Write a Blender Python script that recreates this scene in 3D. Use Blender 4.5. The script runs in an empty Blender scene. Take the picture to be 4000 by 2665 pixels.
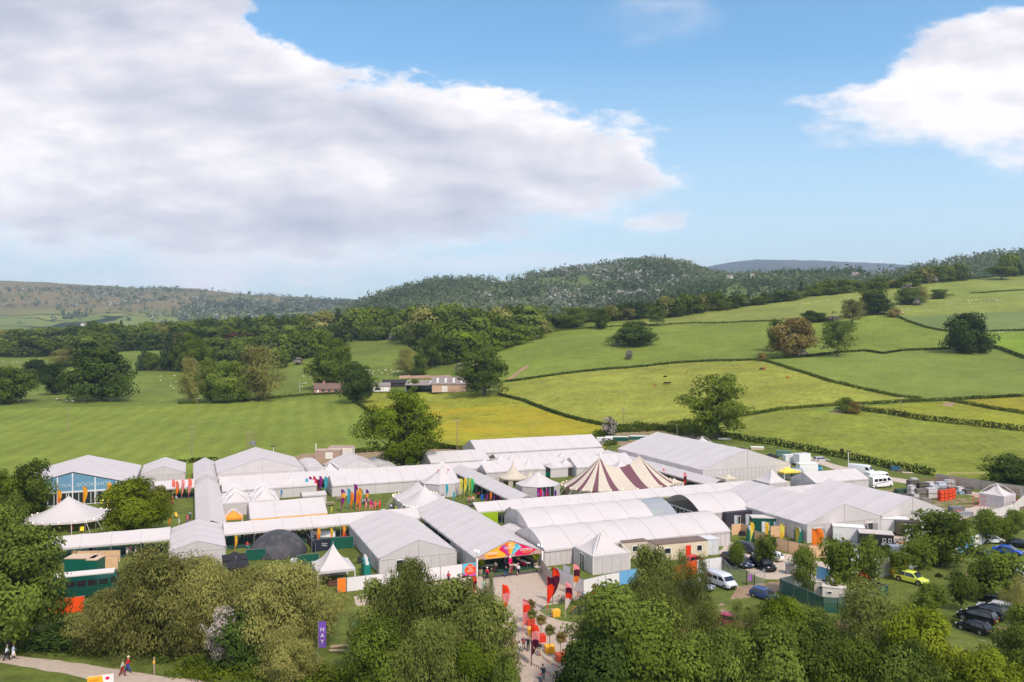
import bpy, math, random
import numpy as np
from mathutils import Vector, Matrix, noise as mn
R = random.Random(7)
NR = np.random.default_rng(11)
F, H, HY = 3111.0, 36.0, 1332.0            # lens (as pixels of a 4000 px wide frame), eye height, horizon row
TH = math.atan(1250/3111); CT, ST = math.cos(TH), math.sin(TH)
sc = bpy.context.scene
C = bpy.data.collections.new("place"); sc.collection.children.link(C)
rad = math.radians
def lerp(a, b, t): return a+(b-a)*t
def clamp(t, a=0., b=1.): return max(a, min(b, t))
def AB(a, b, z=0.): return Vector((a*CT-b*ST, a*ST+b*CT, z))
def at(px, py, z=0.):
    D = (H-z)*F/(py-HY); return Vector(((px-2000)/F*D, D, z))

# ------------------------------------------------------------------ materials
MATS = {}
def mat(name, col, rough=.6, var=0., scale=1., metal=0., trans=0., spec=.3, bump=0., emit=None):
    if name in MATS: return MATS[name]
    m = bpy.data.materials.new(name); m.use_nodes = True; nt = m.node_tree; N = nt.nodes; L = nt.links
    p = N["Principled BSDF"]; out = N["Material Output"]
    p.inputs["Base Color"].default_value = (*col, 1); p.inputs["Roughness"].default_value = rough
    p.inputs["Metallic"].default_value = metal; p.inputs["Specular IOR Level"].default_value = spec
    if emit: p.inputs["Emission Color"].default_value = (*emit[0], 1); p.inputs["Emission Strength"].default_value = emit[1]
    if var:
        tc = N.new("ShaderNodeNewGeometry"); no = N.new("ShaderNodeTexNoise"); no.inputs["Scale"].default_value = scale
        no.inputs["Detail"].default_value = 6; no.inputs["Roughness"].default_value = .65
        L.new(tc.outputs["Position"], no.inputs["Vector"])
        mr = N.new("ShaderNodeMapRange"); mr.inputs[1].default_value = .3; mr.inputs[2].default_value = .7
        mr.inputs[3].default_value = 1-var; mr.inputs[4].default_value = 1+var; L.new(no.outputs["Fac"], mr.inputs[0])
        mx = N.new("ShaderNodeVectorMath"); mx.operation = 'SCALE'; mx.inputs[0].default_value = col
        L.new(mr.outputs[0], mx.inputs["Scale"]); L.new(mx.outputs[0], p.inputs["Base Color"])
        if bump:
            b = N.new("ShaderNodeBump"); b.inputs["Strength"].default_value = bump; b.inputs["Distance"].default_value = .05
            L.new(no.outputs["Fac"], b.inputs["Height"]); L.new(b.outputs[0], p.inputs["Normal"])
    if trans:
        t = N.new("ShaderNodeBsdfTranslucent"); t.inputs[0].default_value = (*col, 1)
        mx = N.new("ShaderNodeMixShader"); mx.inputs[0].default_value = trans
        L.new(p.outputs[0], mx.inputs[1]); L.new(t.outputs[0], mx.inputs[2]); L.new(mx.outputs[0], out.inputs[0])
    MATS[name] = m; return m
def col(c, rough=.6, **k):
    "a plain paint or cloth material by sRGB triple"
    key = "paint_%d_%d_%d_%d" % (*c, int(rough*100)) + "".join(sorted(k))
    return mat(key, tuple(((v/255)/12.92 if v < 11 else ((v/255+.055)/1.055)**2.4) for v in c), rough, **k)
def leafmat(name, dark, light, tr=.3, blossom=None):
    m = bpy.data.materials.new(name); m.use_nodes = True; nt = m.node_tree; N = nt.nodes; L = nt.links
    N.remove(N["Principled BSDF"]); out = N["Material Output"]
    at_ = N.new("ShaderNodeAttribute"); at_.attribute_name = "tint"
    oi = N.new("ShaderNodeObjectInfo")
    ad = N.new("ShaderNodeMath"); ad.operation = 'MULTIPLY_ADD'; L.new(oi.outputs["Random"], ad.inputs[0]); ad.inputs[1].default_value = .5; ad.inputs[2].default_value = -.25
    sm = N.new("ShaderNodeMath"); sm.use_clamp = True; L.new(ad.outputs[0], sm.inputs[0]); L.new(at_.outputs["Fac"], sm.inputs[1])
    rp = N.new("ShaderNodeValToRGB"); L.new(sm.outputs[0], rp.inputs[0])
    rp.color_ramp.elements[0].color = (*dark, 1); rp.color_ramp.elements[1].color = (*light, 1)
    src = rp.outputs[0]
    if blossom:
        no = N.new("ShaderNodeAttribute"); no.attribute_name = "bloom"
        mx = N.new("ShaderNodeMix"); mx.data_type = 'RGBA'; L.new(no.outputs["Fac"], mx.inputs[0]); L.new(src, mx.inputs[6]); mx.inputs[7].default_value = (*blossom, 1)
        src = mx.outputs[2]
    d = N.new("ShaderNodeBsdfDiffuse"); L.new(src, d.inputs[0]); d.inputs["Roughness"].default_value = .5
    t = N.new("ShaderNodeBsdfTranslucent"); L.new(src, t.inputs[0])
    x = N.new("ShaderNodeMixShader"); x.inputs[0].default_value = tr
    L.new(d.outputs[0], x.inputs[1]); L.new(t.outputs[0], x.inputs[2]); L.new(x.outputs[0], out.inputs[0])
    MATS[name] = m; return m
def lin(c): return tuple(((v/255)/12.92 if v < 11 else ((v/255+.055)/1.055)**2.4) for v in c)
PVC = mat("white_pvc", (.65, .59, .58), .5, var=.045, scale=.28, trans=.12, bump=.12)
PVCG = mat("white_pvc_wall", (.62, .565, .56), .5, var=.06, scale=.9, trans=.08, bump=.35)
SEAM = mat("seam_grey", (.46, .42, .415), .5)
ALU = mat("aluminium", (.55, .55, .57), .35, metal=.8)
CLEAR = None
GLASSD = mat("dark_glass", (.02, .03, .035), .08, spec=.8)
GREENC = mat("green_carpet", (.018, .062, .045), .95, var=.15, scale=.7)
BARK = mat("bark", (.10, .085, .065), .9, var=.3, scale=2.)
RUBBER = mat("rubber", (.02, .02, .02), .8)
STEEL = mat("galvanised_steel", (.42, .43, .44), .4, metal=.6)
WOOD = mat("weathered_wood", (.36, .27, .19), .8, var=.2, scale=3.)
CREAM = mat("cream_canvas", (.62, .53, .43), .75, var=.04, scale=.6, trans=.1)
MAROON = mat("maroon_canvas", (.16, .065, .085), .75)
def clearmat():
    m = bpy.data.materials.new("clear_pvc"); m.use_nodes = True; nt = m.node_tree; N = nt.nodes; L = nt.links
    p = N["Principled BSDF"]; p.inputs["Base Color"].default_value = (.6, .62, .68, 1); p.inputs["Roughness"].default_value = .15
    t = N.new("ShaderNodeBsdfTransparent"); x = N.new("ShaderNodeMixShader"); x.inputs[0].default_value = .5
    L.new(p.outputs[0], x.inputs[1]); L.new(t.outputs[0], x.inputs[2]); L.new(x.outputs[0], N["Material Output"].inputs[0]); return m
CLEAR = clearmat()
def meshmat(name, c, alpha):
    m = bpy.data.materials.new(name); m.use_nodes = True; nt = m.node_tree; N = nt.nodes; L = nt.links
    p = N["Principled BSDF"]; p.inputs["Base Color"].default_value = (*c, 1); p.inputs["Roughness"].default_value = .8
    t = N.new("ShaderNodeBsdfTransparent"); x = N.new("ShaderNodeMixShader"); x.inputs[0].default_value = alpha
    L.new(p.outputs[0], x.inputs[1]); L.new(t.outputs[0], x.inputs[2]); L.new(x.outputs[0], N["Material Output"].inputs[0]); return m
NETG = meshmat("green_netting", (.02, .10, .07), .3)
WIRE = meshmat("steel_wire_mesh", (.4, .4, .4), .86)

# ------------------------------------------------------------------ objects
def link(o, parent=None):
    C.objects.link(o)
    if parent is not None: o.parent = parent
    return o
def tag(o, label=None, cat=None, group=None, kind=None):
    if label: o["label"] = label
    if cat: o["category"] = cat
    if group: o["group"] = group
    if kind: o["kind"] = kind
    return o
def empty(name, loc, rz=0., label=None, cat=None, group=None, s=1.):
    o = bpy.data.objects.new(name, None); link(o); o.location = loc; o.rotation_euler = (0, 0, rz); o.scale = (s, s, s)
    o.empty_display_size = .2
    return tag(o, label, cat, group)
class MB:
    def __init__(s): s.v = []; s.f = []; s.m = []
    def add(s, vs, fs, m=0):
        n = len(s.v); s.v += [tuple(v) for v in vs]; s.f += [tuple(i+n for i in f) for f in fs]; s.m += [m]*len(fs)
    def box(s, c, d, m=0, rz=0., taper=1.):
        cx, cy, cz = c; hx, hy, hz = d[0]/2, d[1]/2, d[2]/2; cr, sr = math.cos(rz), math.sin(rz); vs = []
        for z, k in ((-hz, 1.), (hz, taper)):
            for x, y in ((-hx, -hy), (hx, -hy), (hx, hy), (-hx, hy)):
                x *= k; y *= k; vs.append((cx+x*cr-y*sr, cy+x*sr+y*cr, cz+z))
        s.add(vs, [(0, 3, 2, 1), (4, 5, 6, 7), (0, 1, 5, 4), (1, 2, 6, 5), (2, 3, 7, 6), (3, 0, 4, 7)], m)
    def bar(s, a, b, w, m=0, h=None):
        a, b = Vector(a), Vector(b); d = (b-a)
        if d.length < 1e-6: return
        d.normalize(); up = Vector((0, 0, 1)) if abs(d.z) < .95 else Vector((1, 0, 0))
        x = d.cross(up).normalized()*w/2; y = x.cross(d).normalized()*(h or w)/2
        vs = [p+i*x+j*y for p in (a, b) for i, j in ((-1, -1), (1, -1), (1, 1), (-1, 1))]
        s.add(vs, [(0, 1, 2, 3), (7, 6, 5, 4), (0, 4, 5, 1), (1, 5, 6, 2), (2, 6, 7, 3), (3, 7, 4, 0)], m)
    def tube(s, pts, rs, n=8, m=0, cap=True):
        pts = [Vector(p) for p in pts]; rings = []; base = len(s.v); px = None
        if not hasattr(rs, '__len__'): rs = [rs]*len(pts)
        for i, p in enumerate(pts):
            d = (pts[min(i+1, len(pts)-1)]-pts[max(i-1, 0)])
            d = d.normalized() if d.length > 1e-9 else Vector((0, 0, 1))
            if px is None: px = d.cross(Vector((0, 1, 0)) if abs(d.y) < .9 else Vector((1, 0, 0))).normalized()
            x = (px-d*px.dot(d)).normalized(); px = x; y = d.cross(x)
            for k in range(n):
                t = 2*math.pi*k/n; r = rs[i]
                rx, ry = (r if not isinstance(r, tuple) else r[0]), (r if not isinstance(r, tuple) else r[1])
                s.v.append(tuple(p+x*math.cos(t)*rx+y*math.sin(t)*ry))
        for i in range(len(pts)-1):
            for k in range(n):
                a = base+i*n+k; b = base+i*n+(k+1) % n; s.f.append((a, b, b+n, a+n)); s.m.append(m)
        if cap:
            s.f.append(tuple(base+k for k in range(n))[::-1]); s.m.append(m)
            e = base+(len(pts)-1)*n; s.f.append(tuple(e+k for k in range(n))); s.m.append(m)
    def ell(s, c, r, m=0, n=8, k=5):
        base = len(s.v); cx, cy, cz = c
        for i in range(k+1):
            p = math.pi*i/k
            for j in range(n):
                t = 2*math.pi*j/n; s.v.append((cx+r[0]*math.sin(p)*math.cos(t), cy+r[1]*math.sin(p)*math.sin(t), cz+r[2]*math.cos(p)))
        for i in range(k):
            for j in range(n):
                a = base+i*n+j; b = base+i*n+(j+1) % n; s.f.append((a, a+n, b+n, b)); s.m.append(m)
    def mesh(s, name, mats, smooth=False):
        me = bpy.data.meshes.new(name); me.from_pydata(s.v, [], s.f)
        for m in (mats if isinstance(mats, (list, tuple)) else [mats]): me.materials.append(m)
        me.polygons.foreach_set("material_index", s.m)
        if smooth: me.polygons.foreach_set("use_smooth", [True]*len(s.f))
        me.update()
        return me
    def build(s, name, mats, parent=None, smooth=False, loc=None):
        me = s.mesh(name, mats, smooth); o = bpy.data.objects.new(name, me); link(o, parent)
        if smooth:
            try: me.set_sharp_from_angle(angle=rad(40))
            except Exception: pass
        if loc is not None: o.location = loc
        return o
def inst(name, me, parent=None, loc=(0, 0, 0), rz=0., s=(1, 1, 1), mats=None):
    o = bpy.data.objects.new(name, me); link(o, parent); o.location = loc; o.rotation_euler = (0, 0, rz); o.scale = s
    if mats:
        for i, m in enumerate(mats): o.material_slots[i].link = 'OBJECT'; o.material_slots[i].material = m
    return o
def text(name, s, size, mtl, parent, loc, rot, align='CENTER', ext=.01, sx=1.):
    cu = bpy.data.curves.new(name, 'FONT'); cu.body = s; cu.size = size; cu.align_x = align; cu.align_y = 'CENTER'; cu.extrude = ext
    t = bpy.data.objects.new("tmp", cu); C.objects.link(t); dg = bpy.context.evaluated_depsgraph_get(); me = bpy.data.meshes.new_from_object(t.evaluated_get(dg))
    bpy.data.objects.remove(t); me.materials.clear(); me.materials.append(mtl)
    o = bpy.data.objects.new(name, me); link(o, parent); o.location = loc; o.rotation_euler = rot; o.scale = (sx, 1, 1)
    return o
def copy_tree(o, parent=None):
    c = o.copy(); C.objects.link(c); c.parent = parent
    for ch in list(o.children): copy_tree(ch, c)
    return c

# ------------------------------------------------------------------ terrain: columns of (picture row, distance) per bearing
COLS = {
 -1500: [(1700, 304), (1600, 400), (1560, 462), (1500, 565), (1450, 670), (1400, 800), (1345, 1000)],
 0:    [(1700, 304), (1600, 400), (1560, 462), (1500, 565), (1450, 670), (1400, 800), (1345, 1000)],
 800:  [(1700, 304), (1600, 400), (1560, 458), (1500, 540), (1450, 630), (1400, 740), (1345, 900)],
 1500: [(1720, 288), (1650, 345), (1600, 388), (1560, 430), (1500, 490), (1450, 550), (1400, 620), (1340, 730), (1290, 860)],
 2000: [(1750, 268), (1700, 300), (1650, 336), (1600, 372), (1550, 410), (1500, 450), (1450, 497), (1400, 552), (1350, 622), (1300, 715), (1262, 810)],
 2400: [(1760, 262), (1700, 286), (1650, 318), (1600, 355), (1500, 432), (1400, 524), (1300, 640), (1250, 715), (1215, 780)],
 2800: [(1770, 255), (1700, 282), (1650, 308), (1600, 338), (1500, 408), (1400, 500), (1300, 612), (1250, 684), (1200, 780)],
 3300: [(1810, 234), (1700, 272), (1600, 322), (1500, 383), (1400, 460), (1300, 560), (1250, 625), (1200, 700), (1130, 830)],
 4000: [(1880, 204), (1800, 228), (1700, 264), (1600, 312), (1500, 370), (1400, 440), (1300, 530), (1200, 650), (1130, 770), (1070, 900)],
 5500: [(1880, 204), (1800, 228), (1700, 264), (1600, 312), (1500, 370), (1400, 440), (1300, 530), (1200, 650), (1130, 770), (1070, 900)],
}
CK = sorted(COLS); DS = np.arange(0, 2000, 5.)
prof = []
for k in CK:
    pts = [(0, 0.), (COLS[k][0][1]*.9, 0.)]+[(d, max(0., H-(y-HY)*d/F)) for y, d in COLS[k]]
    d, z = pts[-1]; pts += [(d+60, z+3), (d+160, z-14), (d+450, z-60), (2000, z-90)]
    z = np.interp(DS, [p[0] for p in pts], [p[1] for p in pts]); ker = np.hanning(13); ker /= ker.sum()
    prof.append(np.convolve(np.pad(z, 6, mode='edge'), ker, 'valid'))
PROF = np.array(prof); CKA = np.array(CK, float)
def hz(u, D):
    "terrain height for arrays of bearing px and distance D"
    u = np.asarray(u, float); D = np.asarray(D, float)
    j = np.clip(np.searchsorted(CKA, u)-1, 0, len(CK)-2); t = np.clip((u-CKA[j])/(CKA[j+1]-CKA[j]), 0, 1); t = t*t*(3-2*t)*.5+t*.5
    i = np.clip(D/5., 0, len(DS)-1.001); i0 = i.astype(int); w = i-i0
    a = PROF[j, i0]*(1-w)+PROF[j, i0+1]*w; b = PROF[j+1, i0]*(1-w)+PROF[j+1, i0+1]*w
    z = a*(1-t)+b*t
    x = (u-2000)/F*D
    wv = np.clip((D-330)/300, 0, 1)
    return z+wv*(1.3*np.sin(x*.021+D*.011+1.)+.9*np.sin(D*.034-x*.013+2.)+.5*np.sin(x*.06+.5*np.sin(D*.04)))
def hxy(x, y): return float(hz(2000+F*x/max(y, 1.), y))
_DD = np.arange(60, 1500, .5)
def atT(px, py):
    "where the ray through a picture point meets the terrain"
    z = hz(np.full_like(_DD, px), _DD); ray = H-(py-HY)*_DD/F
    k = np.argmax(ray <= z)
    if ray[k] > z[k]: k = len(_DD)-1
    D = _DD[k]; return Vector(((px-2000)/F*D, D, float(z[k])))
def pin(P, x, y):
    "points in polygon, arrays"
    ins = np.zeros(x.shape, bool); n = len(P)
    for i in range(n):
        x1, y1 = P[i]; x2, y2 = P[(i+1) % n]
        if y1 == y2: continue
        c = ((y1 > y) != (y2 > y)) & (x < (x2-x1)*(y-y1)/(y2-y1)+x1); ins ^= c
    return ins
WARM = (1.38, 1.24, 1.22)
G1, G2 = (.135, .19, .022), (.115, .175, .022)
FIELDS = [  # picture polygons of the fields, base colour, how rough the sward is
 ([(-2000, 1100), (6000, 1000), (6000, 1700), (-2000, 1700)], (.105, .150, .026), .5),
 ([(-2000, 1600), (0, 1600), (500, 1585), (1000, 1560), (1395, 1545), (1397, 1578), (1450, 1614), (1517, 1643), (1600, 1700), (1713, 1743), (1785, 1753), (1785, 1850), (-2000, 1950)], (.135, .185, .028), .15),
 ([(1397, 1578), (1430, 1535), (1948, 1530), (2043, 1567), (2168, 1615), (2283, 1648), (2378, 1667), (2400, 1720), (2300, 1800), (1785, 1800), (1713, 1743), (1646, 1720), (1517, 1643), (1450, 1614)], (.17, .20, .02), .9),
 ([(1948, 1543), (1960, 1497), (2187, 1464), (2617, 1421), (2966, 1407), (3091, 1443), (3378, 1524), (3603, 1560), (3354, 1581), (3043, 1603), (2761, 1643), (2617, 1658), (2450, 1672), (2283, 1648), (2168, 1615)], (.185, .215, .032), .6),
 ([(1800, 1480), (1800, 1400), (2125, 1301), (2330, 1280), (2569, 1271), (3058, 1254), (3493, 1232), (3700, 1300), (3713, 1364), (3522, 1371), (3378, 1371), (3149, 1395), (2966, 1407), (2617, 1421), (2187, 1464), (1976, 1493)], (.125, .175, .026), .35),
 ([(2300, 1280), (2608, 1239), (2900, 1191), (3235, 1148), (3500, 1130), (3493, 1232), (3058, 1254), (2569, 1271)], (.16, .20, .045), .3),
 ([(3493, 1232), (3500, 1125), (3900, 1060), (4600, 1000), (4600, 1190), (3540, 1236)], (.15, .195, .04), .3),
 ([(3500, 1236), (4600, 1190), (4600, 1292), (3856, 1297), (3689, 1294), (3617, 1280), (3546, 1256)], (.115, .165, .05), .1),
 ([(3842, 1297), (4600, 1292), (4600, 1600), (4000, 1402), (3904, 1366)], (.12, .19, .02), .2),
 ([(2966, 1407), (3149, 1395), (3378, 1371), (3713, 1364), (3842, 1368), (4000, 1402), (4600, 1600), (4000, 1550), (3713, 1564), (3603, 1560), (3378, 1524), (3091, 1443)], (.125, .175, .032), .2),
 ([(3354, 1590), (3713, 1566), (3880, 1600), (4600, 1720), (4600, 1800), (4000, 1686), (3617, 1643)], (.17, .20, .02), .5),
 ([(3720, 1565), (4600, 1500), (4600, 1720), (4000, 1617)], (.20, .20, .02), .5),
 ([(2450, 1690), (2617, 1660), (2761, 1645), (3043, 1605), (3345, 1600), (3617, 1645), (4000, 1688), (4600, 1800), (4600, 2000), (3654, 1861), (3406, 1813), (3207, 1773), (2910, 1722), (2700, 1700)], (.145, .185, .025), .6),
]
def build_terrain():
    us = np.concatenate([np.linspace(-1400, -40, 60, endpoint=False), np.arange(-40, 4041, 6.), np.linspace(4060, 5400, 60)])
    rs = [30.]
    while rs[-1] < 1500: rs.append(rs[-1]*(1.0055 if rs[-1] < 900 else 1.015))
    rs = np.array([2., 12.]+rs); U, Dm = np.meshgrid(us, rs); Z = hz(U, Dm); X = (U-2000)/F*Dm
    PY = HY+(H-Z)*F/Dm
    col_ = np.zeros(U.shape+(4,)); col_[..., :3] = (.12, .15, .03); col_[..., 3] = .5
    far = Dm > 190
    for P, c, r in FIELDS:
        m = pin(P, U, PY) & far & (Dm < 1150)
        col_[m, :3] = [a*b for a, b in zip(c, WARM)]; col_[m, 3] = r
    m = Dm > 1000; col_[m, :3] = (.09, .125, .035)
    # buttercups: a hue of the meadow itself, thickest along its lower middle
    P = FIELDS[2][0]; m = pin(P, U, PY) & far
    yl = np.zeros(U.shape); yl[m] = np.clip((PY[m]-1555)/40, 0, 1)*np.clip((1775-PY[m])/90+.25, 0, 1)*np.clip(1.3-(U[m]-1900)/900, .35, 1)
    for k in (10, 11):
        m = pin(FIELDS[k][0], U, PY) & far; yl[m] = .22
    m = pin(FIELDS[12][0], U, PY) & far; yl[m] = .12
    m = pin(FIELDS[3][0], U, PY) & far; yl[m] = .16
    m = pin(FIELDS[1][0], U, PY) & far; stripe = np.zeros(U.shape); stripe[m] = 1
    # bare ground
    bare = np.zeros(U.shape)
    for P, w in (([(2360, 1700), (2450, 1682), (2560, 1668), (2700, 1690), (2780, 1712), (2600, 1750), (2380, 1740)], .62),
                 ([(1990, 1478), (2070, 1425), (2085, 1428), (2045, 1470)], .42), ([(3240, 1601), (3310, 1596), (3345, 1615), (3250, 1618)], .6),
                 ([(3690, 1572), (3730, 1572), (3725, 1588), (3680, 1585)], .8),
                 ([(1130, 1790), (1180, 1772), (1800, 1750), (1830, 1775), (1500, 1800), (1250, 1830)], .7),
                 ([(3370, 1930), (3500, 1905), (3640, 1950), (3800, 1940), (3920, 1900), (4000, 1960), (3900, 2010), (3700, 2010), (3480, 1985)], .55),
                 ([(1990, 2440), (2200, 2430), (2240, 2520), (2260, 2665), (2010, 2665), (1960, 2560)], .8),
                 ([(2880, 2290), (3110, 2260), (3130, 2290), (2950, 2330), (2850, 2345)], .8),
                 ([(3250, 2440), (3320, 2400), (3480, 2330), (3510, 2360), (3380, 2420), (3290, 2470)], .8),
                 ([(3700, 2260), (3790, 2230), (3880, 2260), (3780, 2290)], .7), ([(3890, 2450), (3970, 2430), (3980, 2500), (3900, 2490)], .8),
                 ([(2820, 2350), (3050, 2500), (3200, 2665), (2700, 2665), (2600, 2500)], .55),
                 ([(3560, 2440), (3960, 2460), (4010, 2665), (3400, 2665)], .4)):
        m = pin(P, U, PY) & (Dm < 600); bare[m] = w
    n1, n2 = U.shape; V = np.stack([X, Dm, Z], -1).reshape(-1, 3)
    i = np.arange(n1*n2).reshape(n1, n2); Fq = np.stack([i[:-1, :-1], i[:-1, 1:], i[1:, 1:], i[1:, :-1]], -1).reshape(-1, 4)
    me = bpy.data.meshes.new("ground"); me.vertices.add(len(V)); me.vertices.foreach_set("co", V.ravel())
    me.loops.add(Fq.size); me.loops.foreach_set("vertex_index", Fq.ravel()); me.polygons.add(len(Fq))
    me.polygons.foreach_set("loop_start", np.arange(0, Fq.size, 4)); me.update(); me.validate()
    me.polygons.foreach_set("use_smooth", [True]*len(Fq))
    a = me.color_attributes.new("field", 'FLOAT_COLOR', 'POINT'); a.data.foreach_set("color", col_.ravel())
    def along(pts, wpx):   # worn tracks: bare where walkers, cattle and wheels pass
        for (x1, y1), (x2, y2) in zip(pts, pts[1:]):
            dx, dy = x2-x1, y2-y1; t = np.clip(((U-x1)*dx+(PY-y1)*dy)/(dx*dx+dy*dy), 0, 1); d = np.hypot(U-x1-t*dx, (PY-y1-t*dy)*2.2)
            bare[far & (d < wpx)] = np.maximum(bare[far & (d < wpx)], .38)
    for pts in ([(2990, 1420), (2900, 1450), (2700, 1500), (2500, 1560), (2440, 1640)], [(3340, 1612), (3100, 1640), (2900, 1665), (2760, 1690)], [(2130, 1320), (2300, 1360), (2480, 1352), (2700, 1380), (2960, 1400)], [(3500, 1245), (3350, 1290), (3280, 1380)], [(1900, 1560), (2050, 1600), (2250, 1680)], [(3500, 1210), (3700, 1215), (3990, 1200)]): along(pts, 4.5)
    b = np.stack([yl, stripe, bare, np.ones_like(yl)], -1); a = me.color_attributes.new("sward", 'FLOAT_COLOR', 'POINT'); a.data.foreach_set("color", b.ravel())
    m = bpy.data.materials.new("pasture"); m.use_nodes = True; nt = m.node_tree; N = nt.nodes; L = nt.links; p = N["Principled BSDF"]
    p.inputs["Roughness"].default_value = .9; p.inputs["Specular IOR Level"].default_value = .1
    fa = N.new("ShaderNodeAttribute"); fa.attribute_name = "field"; sw = N.new("ShaderNodeAttribute"); sw.attribute_name = "sward"
    ge = N.new("ShaderNodeNewGeometry")
    def noise(s, d=5., r=.6, vec=None):
        n = N.new("ShaderNodeTexNoise"); n.inputs["Scale"].default_value = s; n.inputs["Detail"].default_value = d; n.inputs["Roughness"].default_value = r
        L.new(vec or ge.outputs["Position"], n.inputs["Vector"]); return n.outputs["Fac"]
    def mr(x, a, b, c, d):
        n = N.new("ShaderNodeMapRange"); L.new(x, n.inputs[0])
        for k, v in enumerate((a, b, c, d)): n.inputs[k+1].default_value = v
        return n.outputs[0]
    def ma(op, a, b):
        n = N.new("ShaderNodeMath"); n.operation = op
        for k, v in enumerate((a, b)):
            if isinstance(v, (int, float)): n.inputs[k].default_value = v
            else: L.new(v, n.inputs[k])
        return n.outputs[0]
    def mixc(f, a, b):
        n = N.new("ShaderNodeMix"); n.data_type = 'RGBA'
        if isinstance(f, float): n.inputs[0].default_value = f
        else: L.new(f, n.inputs[0])
        for k, v in ((6, a), (7, b)):
            if isinstance(v, tuple): n.inputs[k].default_value = (*v, 1)
            else: L.new(v, n.inputs[k])
        return n.outputs[2]
    def scale(c, s):
        n = N.new("ShaderNodeVectorMath"); n.operation = 'SCALE'; L.new(c, n.inputs[0]); L.new(s, n.inputs["Scale"]); return n.outputs[0]
    big = mr(noise(.016, 4), .35, .65, .84, 1.14); fine = mr(noise(.5, 8, .8), .32, .68, .50, 1.5); tuft = mr(noise(.09, 7, .75), .35, .65, .72, 1.26)
    ff = ma('MULTIPLY_ADD', ma('SUBTRACT', fine, 1.), ma('ADD', fa.outputs["Alpha"], .3)); ff.node.inputs[2].default_value = 1.
    tt = ma('MULTIPLY_ADD', ma('SUBTRACT', tuft, 1.), ma('ADD', fa.outputs["Alpha"], .2)); tt.node.inputs[2].default_value = 1.
    c = scale(scale(scale(fa.outputs["Color"], big), ff), tt)
    dry = mr(noise(.05, 5, .7), .48, .66, 0., .45)
    c = mixc(ma('MULTIPLY', dry, fa.outputs["Alpha"]), c, (.21, .215, .06))
    # mown swathes
    sp = N.new("ShaderNodeSeparateColor"); L.new(sw.outputs["Color"], sp.inputs[0])
    mp = N.new("ShaderNodeMapping"); mp.inputs["Rotation"].default_value = (0, 0, rad(-15.)); L.new(ge.outputs["Position"], mp.inputs[0])
    wv = N.new("ShaderNodeTexWave"); wv.inputs["Scale"].default_value = .042; wv.inputs["Distortion"].default_value = 2.6; wv.inputs["Detail"].default_value = 3; wv.inputs["Detail Scale"].default_value = .6
    L.new(mp.outputs[0], wv.inputs["Vector"])
    mp2 = N.new("ShaderNodeMapping"); mp2.inputs["Rotation"].default_value = (0, 0, rad(-15.)); mp2.inputs["Scale"].default_value = (1, .02, 1); L.new(ge.outputs["Position"], mp2.inputs[0])
    st = ma('MULTIPLY', mr(wv.outputs["Fac"], .2, .8, .945, 1.05), mr(noise(.22, 6, .8, mp2.outputs[0]), .3, .7, .84, 1.16))
    c = mixc(sp.outputs[1], c, scale(c, st))
    # buttercups in streaks
    mp3 = N.new("ShaderNodeMapping"); mp3.inputs["Scale"].default_value = (.5, 1, 1); L.new(ge.outputs["Position"], mp3.inputs[0])
    yn = ma('ADD', mr(noise(.05, 7, .75, mp3.outputs[0]), .3, .7, -.5, .5), mr(noise(1.2, 4, .7), .3, .7, -.4, .4))
    yf = ma('MULTIPLY', ma('GREATER_THAN', sp.outputs[0], .01), mr(ma('ADD', sp.outputs[0], yn),   .48, 1.5, 0., .84))
    c = mixc(yf, c, (.46, .335, .014))
    bn = mr(ma('ADD', sp.outputs[2], mr(noise(.4, 6, .7), .3, .7, -.4, .3)), .42, .6, 0., 1.)
    c = mixc(bn, c, mixc(mr(noise(.9, 5), .3, .7, 0., 1.), (.28, .155, .095), (.36, .28, .20)))
    L.new(c, p.inputs["Base Color"])
    bp = N.new("ShaderNodeBump"); bp.inputs["Strength"].default_value = .5; bp.inputs["Distance"].default_value = .25; L.new(noise(.8, 8, .75), bp.inputs["Height"]); L.new(bp.outputs[0], p.inputs["Normal"])
    me.materials.append(m); o = bpy.data.objects.new("ground", me); link(o); tag(o, kind="structure"); return o
build_terrain()

def sheet(name, P, mt, z=.012, jit=.25, step=1.5, world=False, kind="structure"):
    "a flat sheet on level ground whose outline is given by ground points; edges ragged"
    pts = [p if world else at(*p) for p in P]; out = []
    for i in range(len(pts)):
        a, b = pts[i], pts[(i+1) % len(pts)]; n = max(1, int((b-a).length/step))
        for k in range(n):
            q = a.lerp(b, k/n); j = jit*mn.noise(q*.6)*2; d = (b-a).normalized(); out.append((q.x-d.y*j, q.y+d.x*j, z))
    me = bpy.data.meshes.new(name); me.from_pydata(out, [], [tuple(range(len(out)))]); me.materials.append(mt); me.update()
    if me.polygons[0].normal.z < 0: me.flip_normals()
    o = bpy.data.objects.new(name, me); link(o); tag(o, kind=kind); return o
GRAVEL = mat("gravel", (.46, .365, .29), .9, var=.16, scale=1.6, bump=.3)
GRAVEL2 = mat("pale_gravel", (.50, .41, .34), .9, var=.14, scale=1.1, bump=.3)
sheet("forecourt", [(1380, 2330), (1500, 2300), (1790, 2262), (1862, 2252), (2110, 2228), (2180, 2262), (2290, 2320), (2240, 2350), (2130, 2365), (2105, 2385), (2130, 2405), (2190, 2425), (2300, 2438), (2330, 2480), (2230, 2520), (2190, 2560), (2240, 2665), (2010, 2700), (2010, 2560), (2025, 2500), (1960, 2440), (1940, 2390), (1830, 2360), (1600, 2370), (1400, 2370)], GRAVEL)
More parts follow.
